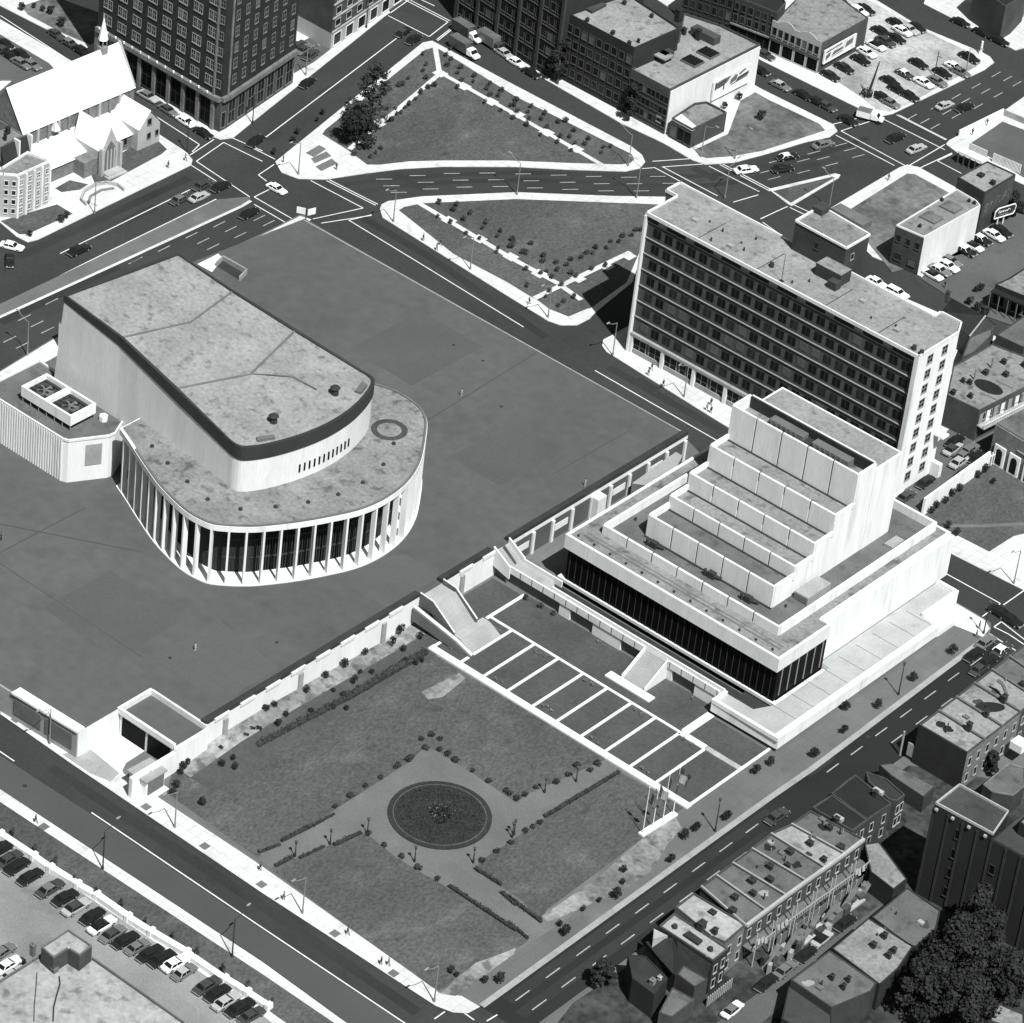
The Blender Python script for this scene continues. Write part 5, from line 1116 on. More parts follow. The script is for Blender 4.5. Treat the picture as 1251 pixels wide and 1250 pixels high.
part(t, 'roof', 'white', lambda b: b.prism([p-n_*1.2, q-n_*1.2, q+n_*1.0, p+n_*1.0], 2.6, 3.1, bottom=True))
for k in range(5):
    c = p+d_*L_*(k+.2)/4.4; part(t, 'post', 'frame_dark', lambda b: b.tube((*(c+n_*.8), 0), (*(c+n_*.8), 2.6), .15, .15, 6))
part(t, 'counter', 'brick_mid', lambda b: b.wall(p-n_*.6+d_*.5, q-n_*.6-d_*.5, .9, 0, 1.1))
p, q = strip(C(931, 0, [(935, 655), (1145, 552)]), 0); tag((lambda b: (b.wall(p, q, .3, 0.1, 1.7), b.build('boundary_wall', 'white'))[1])(MB()), 'white boundary wall of the corner lot along the boulevard pavement', 'wall')
p, q = strip(C(931, 0, [(1148, 552), (1262, 600)]), 0); tag((lambda b: (b.wall(p, q, .3, 0.1, 1.5), b.build('boundary_wall', 'concrete_grey'))[1])(MB()), 'grey boundary wall at the far right end of the corner lot', 'wall')
p, q = strip(C(931, 0, [(330, 1002), (480, 1085)]), 1.0); tag((lambda b: (b.obox((p+q)/2+nrm(p, q)*-1.2, q-p, (q-p).length, 3.2, 0.1, 1.6), b.build('low_shed', 'concrete_dark'))[1])(MB()), 'low dark flat shed at the edge of the vacant lot behind the office tower', 'shed')

# ---- houses right of the office building
t, g = flat('porch_house', 'flat roofed house with dark timber porch at the right edge', 'house', C(931, 310, [(1110, 150), (1175, 120), (1300, 40), (1400, 180), (1280, 220)]), 5.5, 'brick_dark', 'gravelroof', .25)
p = Vector(W(*C(931, 310, [(1110, 150)])[0], 5.5).xy); q = Vector(W(*C(931, 310, [(1280, 222)])[0], 5.5).xy)
w = Windows(t); w.row(p, q, .4, 4.6, 6, 1, 1.0, 2.0, ('stone', 'glass'), 0); w.done()
for k in range(5): c = p+(q-p)*(k/4)+nrm(p, q)*1.4; part(t, 'porch_post', 'wood', lambda b: b.tube((c.x, c.y, 0), (c.x, c.y, 4.6), .12, .12, 6))
part(t, 'porch_roof', 'tarroof', lambda b: b.wall(p+nrm(p, q)*.8, q+nrm(p, q)*.8, 1.5, 4.6, 4.8))
# dark gabled house
gz0, gz1 = 5.0, 8.5
A_, B_, C_, D_ = [W(*p_, z) for p_, z in zip(C(1101, 290, [(405, 755), (505, 625), (855, 800), (690, 1010)], 8.33), (gz0, gz1, gz1, gz0))]
t = thing('gabled_house', 'house with dark slate gable roof behind the office tower', 'house', (*((A_+D_)/2).xy, 0))
far0 = B_*2-A_; far1 = C_*2-D_; far0.z = far1.z = gz0
part(t, 'roof', 'slate', lambda b: (b.quad(A_, D_, C_, B_), b.quad(B_, C_, far1, far0)))
def gh(b):
    b.prism([A_.xy, D_.xy, far1.xy, far0.xy], 0, gz0-.05); off_ = (D_-A_).normalized()*-.1
    b.poly([D_+off_, far1+off_, C_+off_])
part(t, 'wall', 'brick_mid', gh)
chimney(t, *C(1101, 290, [(455, 660)], 8.33)[0], 7.0, .9, 2.5, 'brick'); chimney(t, *C(1101, 290, [(820, 800)], 8.33)[0], 7, .9, 2.2)
part(t, 'verge', 'stone_pale', lambda b: b.tube(D_+Vector((0, 0, .1)), C_+Vector((0, 0, .1)), .15, .15, 5))
t, g = flat('side_house', 'small flat roofed house right of the dark gabled house', 'house', C(1101, 290, [(960, 1000), (1250, 800), (1400, 900), (1240, 1130)], 8.33), 5.5, 'brick', 'gravelroof_mid', .25)
t, g = flat('yard_building', 'grey flat roofed back building between gabled house and terraced roofs', 'house', C(1101, 290, [(690, 1030), (800, 870), (930, 880), (920, 1000), (730, 1180), (610, 1235)], 8.33), 4.5, 'brick_mid', 'gravelroof_mid', .2)
# terrace with vents and dark oval patch
t, g = flat('terrace_house', 'pale flat roofed terrace with dark oval roof patch beside the office end wall', 'terraced houses', C(1131, 400, [(270, 870), (680, 1065), (1320, 740), (1320, 400), (840, 220), (450, 440), (340, 500)], 10.42), 7.0, 'brick_mid', 'gravelroof', .2)
q_ = W(*C(1131, 400, [(795, 760)], 10.42)[0], 7.05)
part(t, 'roof_patch', 'tarroof', lambda b: b.prism([(q_.x+math.cos(a*.314)*3.1, q_.y+math.sin(a*.314)*1.9) for a in range(20)], 7.0, 7.08))
for x, y in C(1131, 400, [(340, 855), (550, 725), (465, 705), (985, 465), (755, 600), (560, 900), (1010, 625), (1240, 500)], 10.42): chimney(t, x, y, 7.0, .9, 1.0, 'iron')
for x, y, hh in [(*c_, 2.4) for c_ in C(1131, 400, [(830, 520), (610, 665)], 10.42)]:
    q_ = W(x, y, 7.0); part(t, 'flue', 'steel', lambda b: b.tube(q_, q_+Vector((0, 0, hh)), .18, .18, 6))
part(t, 'party_ridge', 'concrete_dark', lambda b: (b.line(*[W(x, y, 7.05).xy for x, y in C(1131, 400, [(690, 830), (900, 925)], 10.42)], .45, 7.06), b.line(*[W(x, y, 7.05).xy for x, y in C(1131, 400, [(905, 690), (1110, 775)], 10.42)], .45, 7.06)))
p = Vector(W(*C(1131, 400, [(680, 1065)], 10.42)[0], 7).xy); q = Vector(W(*C(1131, 400, [(1320, 740)], 10.42)[0], 7).xy); n_ = nrm(p, q); d_ = (q-p).normalized(); L_ = (q-p).length
part(t, 'gallery_floor', 'wood_pale', lambda b: b.wall(p+n_*.9, q+n_*.9, 1.8, 3.6, 3.8))
part(t, 'gallery_rail', 'white', lambda b: (b.wall(p+n_*1.8, q+n_*1.8, .1, 4.7, 4.85), [b.obox(p+n_*1.8+d_*k*.5, d_, .1, .08, 3.8, 4.7) for k in range(int(L_/.5))]))
for k in range(7):
    c = p+d_*(L_*(k+.4)/7)+n_*.05; part(t, 'door', 'white' if k % 2 else 'frame', lambda b: b.obox(c, d_, 1.0, .1, 3.8, 6.0))
w = Windows(t); w.row(p, q, 3.9, 6.6, 7, 1, .9, 1.4, ('frame', 'glass'), 0, .8); w.row(p, q, .6, 3.4, 7, 1, .9, 1.4, ('frame', 'glass'), 0, .5); w.done()
# stone hall with white arched windows
p = Vector(W(*C(1101, 500, [(880, 520)], 8.33)[0], 0).xy); q = Vector(W(*C(1101, 500, [(1330, 800)], 8.33)[0], 0).xy); d_ = (q-p).normalized(); n_ = nrm(p, q); L_ = (q-p).length
t = thing('stone_hall', 'rough stone hall with white framed arched windows facing the lawn, right edge', 'hall', (*((p+q)/2), 0))
part(t, 'wall', 'stone', lambda b: b.prism([p, q, q-n_*11, p-n_*11], 0, 8.2)); part(t, 'roof', 'gravelroof_mid', lambda b: b.prism([p-n_*.3, q-n_*.3, q-n_*10.7, p-n_*10.7], 8.2, 8.45))
for k in range(4):
    c = p+d_*(2.3+k*3.6)+n_*.08
    part(t, 'window_surround', 'white', lambda b: b.obox(c, d_, 2.6, .4, 0.1, 4.5))
    def aw(b):
        o_ = c+n_*.24; pts = [Vector((*(o_-d_*.75), .5)), Vector((*(o_+d_*.75), .5))]+[Vector((*(o_+d_*.75*math.cos(a*math.pi/8)), 3.1+.85*math.sin(a*math.pi/8))) for a in range(9)]
        b.poly(pts)
    part(t, 'arched_window', 'glass', aw)
part(t, 'string_course', 'frame', lambda b: b.wall(p+d_*6+n_*.1, q+n_*.1, .2, 5.6, 5.8))
p, q = strip(C(1101, 500, [(205, 1070), (870, 590)], 8.33), 0); tag((lambda b: (b.wall(p, q, .45, 0.1, 3.6), b.build('garden_wall', 'white'))[1])(MB()), 'long plain white wall between the service lane and the lawn at right', 'wall')
p, q = strip(C(1101, 500, [(870, 590), (975, 545)], 8.33), 0); tag((lambda b: ([b.obox(p+(q-p)*(k+.3)/4, q-p, .25, .2, .1, 3.0) for k in range(5)], b.wall(p, q, .12, 2.2, 2.5), b.build('garden_gate', 'white'))[2])(MB()), 'white garden gate joining the long white wall to the stone hall', 'gate')

# ---- row houses along the lower right street
def rowhouse(label, pts, h, roofm, wallm='brick_mid', group='row houses on the lower right street', back=(1, 0), cols=2, par=.3, clutter=()):
    t, g = flat('row_house', label, 'row house', pts, h, wallm, roofm, par, 'brick_mid', group=group)
    p, q = facing(g, back); w = Windows(t); rows = 2 if h > 6 else 1
    w.row(p, q, .5, h-.6, cols, rows, .8, 1.6, ('stone_pale', 'glass'), 0, .5); w.done()
    for (x, y, s, hh, m) in clutter: chimney(t, x, y, h, s, hh, m)
    return t, g, p, q
Z = lambda pts: C(1081, 740, pts, 7.35)
Y = lambda pts: C(1110, 860, pts, 8.87)
h1 = 8.0
fr = Z([(305, 1078), (475, 948), (635, 825), (795, 700), (955, 580), (1110, 460), (1250, 352)])
bk = Y([(632, 540), (822, 395), (1015, 252), (1212, 95), (1390, -45), (1560, -180), (1720, -310)])
labs = ['left end pale roof with dark side wall casting shadow, opposite the theatre', 'pale roofed row house with short black chimney, next to the left end house', 'pale roofed row house with chimney below the dark oval shadow patch', 'pale roofed row house with curved flue and dark oval roof shadow', 'grey roofed row house beside the cars waiting at the corner', 'row house nearest the right frame edge with grey roof']
for i in range(6):
    t, g, p, q = rowhouse(labs[i], [fr[i], bk[i], bk[i+1], fr[i+1]], h1, 'gravelroof_pale' if i < 4 else 'gravelroof_mid', 'stone' if i < 3 else 'brick_mid')
    q0_, q1_ = W(*fr[i], h1).xy, W(*bk[i], h1).xy
    if i: part(t, 'party_ridge', 'concrete_dark', lambda b: b.wall(q0_, q1_, .4, h1, h1+.42))
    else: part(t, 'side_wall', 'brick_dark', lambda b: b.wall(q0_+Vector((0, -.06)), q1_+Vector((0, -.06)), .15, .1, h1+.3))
    if i == 1: chimney(t, *Z([(745, 1125)])[0], h1, 1.0, 1.8, 'iron')
    if i == 2: chimney(t, *Z([(905, 1000)])[0], h1, .9, 1.4, 'iron')
    if i == 3:
        chimney(t, *Z([(1060, 870)])[0], h1, 1.0, 1.6, 'iron'); v = W(*Z([(1075, 850)])[0], h1)
        part(t, 'bent_flue', 'rust', lambda b: b.path([v, v+Vector((0, 0, 1.6)), v+Vector((-1.4, .4, 2.6)), v+Vector((-2.4, .3, 2.8))], .3))
        v = W(*Z([(940, 910)])[0], h1+.06); part(t, 'roof_patch', 'tarroof', lambda b: b.prism([(v.x+math.cos(a*.314)*2.6*.7-math.sin(a*.314)*.9, v.y+math.sin(a*.314)*1.0+math.cos(a*.314)*1.9) for a in range(20)], h1, h1+.08))  # oval roof shadow painted as a thin dark patch
    if i == 4: chimney(t, *Z([(1225, 735)])[0], h1, 1.1, 1.2, 'iron')
# poster panel and yard by the shaded side wall
v = W(*C(1000, 880, [(870, 400)], 7.35)[0], 0); t = thing('poster_panel', 'grey poster panel standing in the shaded yard under the row house wall', 'sign', (v.x, v.y, 0))
part(t, 'panel', 'concrete_grey', lambda b: b.box(v.x-2.2, v.x+2.2, v.y-.1, v.y+.1, 1.0, 3.6)); part(t, 'post', 'frame', lambda b: b.tube((v.x-3.4, v.y, 0), (v.x-3.4, v.y, 5.2), .2, .2, 6))
# low shed roof, dark pair
X = lambda pts: C(1000, 880, pts, 7.35)
t, g = flat('yard_shed', 'long grey shed roof between the dark paired roofs and the shaded yard', 'shed', X([(545, 400), (640, 385), (1040, 600), (945, 690), (640, 490)]), 3.6, 'brick', 'gravelroof_mid', .0)
t, g, p, q = rowhouse('row house with black tar roof and white skylight, left of the grey shed', X([(255, 545), (325, 500), (650, 760), (430, 905), (110, 670)]), 7.0, 'tarroof', 'brick'); roofbox(t, 'skylight', *X([(530, 655)])[0], 7, 1.8, .8, .7, 'stone_pale'); chimney(t, *X([(500, 690)])[0], 7, .9, 1.4, 'iron')
t, g, p, q = rowhouse('row house with black hipped roof section beside the grey shed', X([(420, 470), (600, 530), (770, 680), (700, 735), (620, 715), (440, 560)]), 6.4, 'slate', 'brick')
t, g, p, q = rowhouse('row house with black tar roof and small white skylight, lower of the dark pair', X([(110, 680), (430, 908), (300, 1005), (0, 830), (-60, 790)]), 7.0, 'tarroof', 'brick'); roofbox(t, 'skylight', *X([(175, 895)])[0], 7, 1.6, .8, .7, 'stone_pale'); chimney(t, *X([(150, 920)])[0], 7, 1.0, 1.2, 'iron')
# long row with rear galleries
V = lambda pts: C(890, 990, pts, 7.35)
h2 = 7.6
frv = V([(730, 12), (560, 130), (375, 215), (205, 350), (30, 478), (-115, 590), (-250, 690)])
bkv = V([(1205, 265), (1035, 395), (860, 520), (690, 640), (510, 770), (330, 905), (150, 1040)])
labs = [('row house with mottled grey roof at the upper end of the gallery row', 'gravelroof_mid', [(900, 175), (1000, 350)]), ('row house with the single white roof in the gallery row', 'gravelroof_bright', [(725, 315), (850, 460)]), ('row house with grey patched roof just below the white one', 'gravelroof_mid', [(545, 390), (525, 515)]), ('row house with stained mid grey roof, middle of the gallery row', 'gravelroof_mid', [(365, 525), (365, 640)]), ('row house with dark chimney cluster on grey roof in the gallery row', 'gravelroof_mid', [(205, 650), (215, 765)]), ('row house with pale skylight next to the bright roof at the lower end', 'gravelroof_mid', [(50, 800), (30, 920)])]
for i in range(6):
    lb, rm, cl = labs[i]
    t, g, p, q = rowhouse(lb, [frv[i], bkv[i], bkv[i+1], frv[i+1]], h2, rm, 'brick_mid', 'row houses with rear galleries', clutter=[(*V([c_])[0], 1.1, .9, 'iron') for c_ in cl])
    q0_, q1_ = W(*frv[i+1], h2).xy, W(*bkv[i+1], h2).xy
    part(t, 'party_ridge', 'concrete_grey', lambda b: b.wall(q0_, q1_, .3, h2, h2+.4))
    d_ = (q-p).normalized(); n_ = nrm(p, q); L_ = (q-p).length
    part(t, 'cornice', 'stone_pale', lambda b: b.wall(p+n_*.15, q+n_*.15, .5, h2-.1, h2+.45))
    part(t, 'gallery', 'wood', lambda b: b.wall(p+n_*1.1, q+n_*1.1, 2.0, 3.4, 3.6))
    part(t, 'gallery_rail', 'stone_pale', lambda b: (b.wall(p+n_*2.1, q+n_*2.1, .1, 4.4, 4.55), [b.obox(p+n_*2.1+d_*k*.6, d_, .12, .08, 3.6, 4.4) for k in range(int(L_/.6))]))
    for k in (.1, .9): c = p+d_*L_*k+n_*2.1; part(t, 'gallery_post', 'stone_pale', lambda b: b.tube((c.x, c.y, 0), (c.x, c.y, 7.2), .11, .11, 6))
    c = p+d_*L_*.55+n_*3.4; part(t, 'back_stair', 'wood', lambda b: b.add([(*(c-d_*1.8), .3), (*(c-d_*1.8+n_*.9), .3), (*(c+d_*1.8+n_*.9), 3.5), (*(c+d_*1.8), 3.5)], [[0, 1, 2, 3]]))
    for kk in range(random.randint(3, 5)):
        u = random.uniform(.1, .9); c = p+d_*L_*u+n_*random.uniform(2.8, 5.5)
        s_ = random.uniform(.4, .85); part(t, 'back_shed', random.choice(['wood', 'wood', 'brick', 'brick_mid', 'concrete_grey']), lambda b: b.obox(c, d_+n_*random.uniform(-.3, .3), s_*2.0, s_*1.2, .1, random.uniform(1.0, 2.4)))
    # washing on the line
    if i in (0, 4, 5):
        for kk in range(3):
            c = p+d_*(L_*(.15+.2*kk))+n_*2.3; zt_ = random.uniform(4.2, 6.2)
            cl_ = tag((lambda b: (b.add([(*(c-d_*.35), zt_), (*(c+d_*.35), zt_), (*(c+d_*.32+n_*.2), zt_-1.1), (*(c-d_*.32+n_*.15), zt_-1.0), (*(c-d_*.35+n_*.04), zt_), (*(c+d_*.35+n_*.04), zt_), (*(c+d_*.32+n_*.25), zt_-1.1), (*(c-d_*.32+n_*.2), zt_-1.0)], [[0, 1, 2, 3], [5, 4, 7, 6], [0, 4, 5, 1], [3, 2, 6, 7], [1, 5, 6, 2], [0, 3, 7, 4]]), b.build('laundry_sheet', 'stone_pale'))[1])(MB()), 'pale washing hung over a rear gallery of the row houses', 'laundry', 'washing on the rear galleries')
# bright roofs at the lower end of the row
U = lambda pts: C(780, 1080, pts, 7.35)
t, g, p, q = rowhouse('row house with bright white roof and single dark hatch near the street', U([(490, 90), (965, 372), (775, 535), (640, 475), (325, 215)]), 7.4, 'gravelroof_bright', 'stone', clutter=[(*U([(660, 265)])[0], 1.5, .5, 'iron'), (*U([(560, 400)])[0], 1.2, 1.4, 'iron'), (*U([(680, 450)])[0], .9, 1.2, 'iron')])
t, g, p, q = rowhouse('row house with white roof, two black dots and a long dark skylight', U([(315, 270), (800, 590), (665, 700), (600, 660), (180, 385)]), 7.0, 'gravelroof_bright', 'brick_dark')
part(t, 'skylight', 'tar', lambda b: b.prism(G(U([(395, 465), (450, 435), (570, 520), (530, 555)]), 7.1), 7.0, 7.5))
for c_ in U([(320, 392), (640, 595)]): v = W(*c_, 7.0); part(t, 'roof_vent', 'iron', lambda b: b.tube(v, v+Vector((0, 0, .6)), .5, .4, 8))
pp_, qq_ = [Vector(W(*c_, 3).xy) for c_ in U([(640, 860), (820, 720)])]
# old house with mansard and hip roofs
m_ = [W(*c_, z) for c_, z in zip(U([(60, 520), (300, 480), (420, 700), (310, 810), (160, 640)]), (4.5, 6.6, 6.6, 4.5, 4.5))]
t = thing('old_house', 'old dark roofed house with hipped slate roofs at the lower street end', 'house', (*m_[2].xy, 0))
part(t, 'wall', 'brick_dark', lambda b: b.prism(G(U([(60, 520), (310, 470), (600, 690), (620, 850), (330, 820), (160, 640)]), 4.4), 0, 4.4))
part(t, 'hip_roof', 'slate', lambda b: (b.quad(m_[0], m_[4], m_[3], m_[1]), b.poly([m_[1], m_[3], m_[2]])))
a_, b_, c_, e_ = [W(*k, z) for k, z in zip(U([(330, 500), (650, 720), (600, 860), (400, 720)]), (6.6, 6.9, 4.5, 4.5))]
part(t, 'mansard_slope', 'slate', lambda b: b.quad(a_, e_, c_, b_)); part(t, 'dormer', 'stone_pale', lambda b: b.prism(G(U([(135, 400), (260, 465), (130, 490)]), 6.5), 4.4, 6.5))
t, g = flat('old_house', 'dark gabled house with wide slate slope at the bottom edge street corner', 'house', U([(-100, 640), (60, 650), (260, 850), (140, 1000), (-60, 850)]), 5.0, 'brick_dark', 'slate', .15)
chimney(t, *U([(120, 900)])[0], 5.0, .8, 1.0, 'stone'); chimney(t, *U([(185, 860)])[0], 5.0, .6, .7, 'stone_pale')
t, g = flat('back_extension', 'grey flat roofed extension behind the old dark house', 'extension', U([(400, 730), (620, 860), (500, 930), (340, 810)]), 4.6, 'brick', 'gravelroof_mid', .1)
t, g = flat('yard_building', 'pale roofed yard building at the bottom edge below the old house', 'shed', U([(300, 930), (500, 1040), (300, 1200), (180, 1160)]), 3.4, 'brick_mid', 'gravelroof_mid', .1)
# wall of the dark trunk side yard
for lab, a0, a1, zt_ in (('grey board fence along the rear alley below the gallery row', V([(420, 1225), (1230, 640)])[0], V([(420, 1225), (1230, 640)])[1], 1.9), ('grey board fence along the rear alley at the bottom edge', U([(600, 1110), (830, 930)])[0], U([(600, 1110), (830, 930)])[1], 1.9)):
    p, q = strip([a0, a1], 0); t = thing('board_fence', lab, 'fence', (*((p+q)/2), 0), 'alley fences'); L_ = (q-p).length
    part(t, 'boards', 'wood', lambda b: b.wall(p, q, .12, .05, zt_)); part(t, 'posts', 'wood_pale', lambda b: [b.obox(p+(q-p)*(k+.5)/12-nrm(p, q)*0, q-p, .2, .2, .05, zt_+.15) for k in range(12)])
p, q = strip(V([(600, 1230), (1190, 800)]), 0); tag((lambda b: (b.wall(p, q, 1.6, .1, .5), b.build('rubble_bank', 'stone_pale'))[1])(MB()), 'pale rubble strip along the rear alley beside the parked cars', 'rubble bank')
# extension with pale roof at upper alley end
t, g = flat('alley_garage', 'pale roofed garage at the upper end of the rear alley', 'garage', C(931, 930, [(485, 395), (555, 385), (690, 565), (625, 615), (515, 530)]), 4.2, 'brick_dark', 'gravelroof', .15)
t, g = flat('flat_roof_house', 'grey flat roof below the alley, left of the tall dark building', 'house', C(931, 930, [(520, 745), (690, 605), (850, 715), (830, 800), (730, 890), (690, 875)]), 5.5, 'brick_dark', 'gravelroof_mid', .15)
t, g = flat('flat_roof_house', 'pale flat roof with four dark chimneys below the alley', 'house', C(931, 930, [(330, 895), (505, 750), (720, 885), (650, 990), (560, 1070)]), 5.5, 'brick_dark', 'gravelroof', .15)
for c_ in C(931, 930, [(580, 845), (528, 890), (625, 915), (600, 940)]): chimney(t, *c_, 5.5, .9, 1.1, 'iron')
t, g = flat('flat_roof_house', 'grey flat roof with paired dark chimneys near the bottom edge', 'house', C(931, 930, [(135, 1045), (320, 905), (545, 1060), (520, 1100), (330, 1180)]), 5.5, 'brick', 'gravelroof_mid', .15)
for c_ in C(931, 930, [(408, 1055), (385, 1090), (330, 1045)]): chimney(t, *c_, 5.5, .7, 1.2, 'iron')
t, g = flat('flat_roof_house', 'low dark annex with grey sloping front at the bottom frame edge', 'house', C(931, 930, [(130, 1055), (330, 1180), (330, 1300), (200, 1300), (90, 1230)]), 4.0, 'brick_dark', 'gravelroof_dark', .15)
t, g = flat('flat_roof_house', 'pale roof partly hidden by the big tree at the lower right corner', 'house', C(931, 930, [(1070, 1240), (1130, 1160), (1250, 1210), (1250, 1300)]), 4.5, 'brick', 'gravelroof', .3)
# gallery yards upper right
t, g = flat('yard_building', 'stepped grey yard building between the row houses and the tall dark building', 'house', C(1110, 860, [(800, 880), (1080, 650), (1260, 700), (1250, 900), (1130, 1000), (900, 960)], 8.87), 4.0, 'brick', 'gravelroof_mid', .2, 'stone')
roofbox(t, 'white_shed', *C(1110, 860, [(1190, 480)], 8.87)[0], 3.0, 2.4, 2.4, 1.5, 'white')
# tall dark building, lower right
tz_ = 19.0
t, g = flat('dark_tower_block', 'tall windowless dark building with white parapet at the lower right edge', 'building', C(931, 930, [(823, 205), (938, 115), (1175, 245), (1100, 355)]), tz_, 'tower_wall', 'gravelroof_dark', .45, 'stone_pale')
p = Vector(W(*C(931, 930, [(823, 205)])[0], tz_).xy); q = Vector(W(*C(931, 930, [(1100, 355)])[0], tz_).xy); d_ = (q-p).normalized(); n_ = nrm(p, q)
Lr = (q-p).length
part(t, 'annex_wall', 'tower_wall', lambda b: b.prism([q-d_*.2, q+d_*16, q+d_*16-n_*12, q-n_*12+d_*.1], 0, tz_-1.0)); part(t, 'annex_roof', 'gravelroof_dark', lambda b: b.prism([q+d_*.2-n_*.3, q+d_*15.8-n_*.3, q+d_*15.8-n_*11.8, q-n_*11.8+d_*.2], tz_-1.0, tz_-.85))
part(t, 'upper_house', 'tower_wall', lambda b: b.prism([q+d_*2.2-n_*4, q+d_*12-n_*4, q+d_*12-n_*13, q+d_*2.2-n_*13], tz_-.9, tz_+1.6)); part(t, 'upper_roof', 'gravelroof', lambda b: b.prism([q+d_*2.4-n_*4.2, q+d_*11.8-n_*4.2, q+d_*11.8-n_*12.8, q+d_*2.4-n_*12.8], tz_+1.6, tz_+1.75))
for k in range(9): c = p+d_*(Lr/4*k)+n_*.06; part(t, 'pier', 'tar', lambda b: b.obox(c, d_, .35, .2, 0, tz_-.6 if k < 5 else tz_-1.2))
w = Windows(t)
for k in range(4): c = p+d_*(Lr*.46)+n_*.02; w.put((c.x, c.y, 3.6+k*4), n_, .9, 1.7, ('tar', 'glass_black'))
for k in range(3): c = p+d_*(Lr*1.1)+n_*.02; w.put((c.x, c.y, 4.6+k*4), n_, .9, 1.7, ('tar', 'glass_black'))
w.done()
for k in range(4): c = p+d_*(Lr*(.05+.28*k))+n_*.2; part(t, 'floodlight', 'stone_pale', lambda b: b.obox(c, d_, .5, .35, tz_-.9, tz_-.5))

# ---- lower left building with gravel roof and stair hut
z6 = 5.0
t, g = flat('gravel_roof_building', 'large pale gravel roof with dark parapet at the lower left corner', 'building', C(0, 930, [(-300, 1300), (-60, 1090), (150, 958), (240, 900), (440, 945), (640, 1085), (880, 1255), (900, 1600), (-300, 1600)]), z6, 'concrete_grey', 'gravelroof_bright', .5, 'concrete_dark')
hz = z6+3.0
L5 = C(0, 1110, [(445, 432), (740, 240), (1000, 415), (865, 525), (738, 445), (578, 548)], 8.93)
t2, g2 = flat('stair_hut', 'small L-shaped stair hut on the lower left gravel roof', 'hut', L5, hz, 'brick_mid', 'gravelroof_bright', .3, 'concrete_dark', z0=z6)
for c_ in C(0, 1110, [(350, 510), (590, 690)], 8.93):
    chimney(t, *c_, z6, 1.0, 2.2 if c_[0] < 50 else .8, 'concrete_dark')
part(t, 'roof_cable', 'iron', lambda b: (b.path([W(x, y, z6+.08) for x, y in C(0, 1110, [(640, 740), (650, 820), (610, 960), (580, 1080), (575, 1230)], 8.93)], .12), b.path([W(x, y, z6+.06) for x, y in C(0, 1110, [(400, 700), (385, 900), (370, 1050), (365, 1230)], 8.93)], .08)))
# long white wall between pavement grass and the lot
wt = thing('lot_wall', 'long stepped white wall between the lower left parking lot and the grass strip', 'wall', (*W(150, 1120, 0).xy, 0))
pts = C(0, 930, [(-80, 300), (0, 350), (160, 455), (240, 510), (370, 590), (460, 640), (610, 745), (720, 815), (890, 915), (1070, 1040), (1180, 1105), (1280, 1170)])
pts = [W(x, y, .7).xy for x, y in pts]
for i, (p, q) in enumerate(zip(pts, pts[1:])):
    d_ = (q-p).normalized(); part(wt, 'wall_panel', 'white', lambda b: b.wall(p, q-d_*.05, 1.1, .05, 1.0+.14*(i % 2)))
    part(wt, 'end_post', 'white', lambda b: b.obox(q, d_, .7, 1.35, .05, 1.35))
# garden kiosk
K = lambda pts: C(0, 840, pts, 5.2125)
kg = [Vector(v) for v in G(K([(805, 525), (930, 608), (1065, 525), (955, 443)]), 3.6)]
kt = thing('garden_kiosk', 'small flat roofed white kiosk beside the driveway at the garden edge', 'kiosk', (*(sum(kg, Vector((0, 0)))/4), 0))
cK = sum(kg, Vector((0, 0)))/4
part(kt, 'roof', 'concrete_grey', lambda b: b.prism(kg, 3.3, 3.6, bottom=True)); part(kt, 'wall', 'white', lambda b: b.prism([cK+(v-cK)*.86 for v in kg], .1, 3.3))
f0_, f1_ = facing([cK+(v-cK)*.86 for v in (kg if sum(kg[i-1].x*kg[i].y-kg[i].x*kg[i-1].y for i in range(4)) > 0 else kg[::-1])], (1, 0))
part(kt, 'shutter', 'concrete_dark', lambda b: b.wall(f0_+nrm(f0_, f1_)*.06+(f1_-f0_)*.08, f1_+nrm(f0_, f1_)*.06-(f1_-f0_)*.05, .12, .4, 3.0))
part(kt, 'step', 'concrete', lambda b: b.wall(f0_+nrm(f0_, f1_)*.6, f1_+nrm(f0_, f1_)*.6, 1.1, .1, .4)); part(kt, 'hatch', 'concrete_dark', lambda b: b.obox(cK, (1, .3), 1.2, .6, 3.6, 3.75))

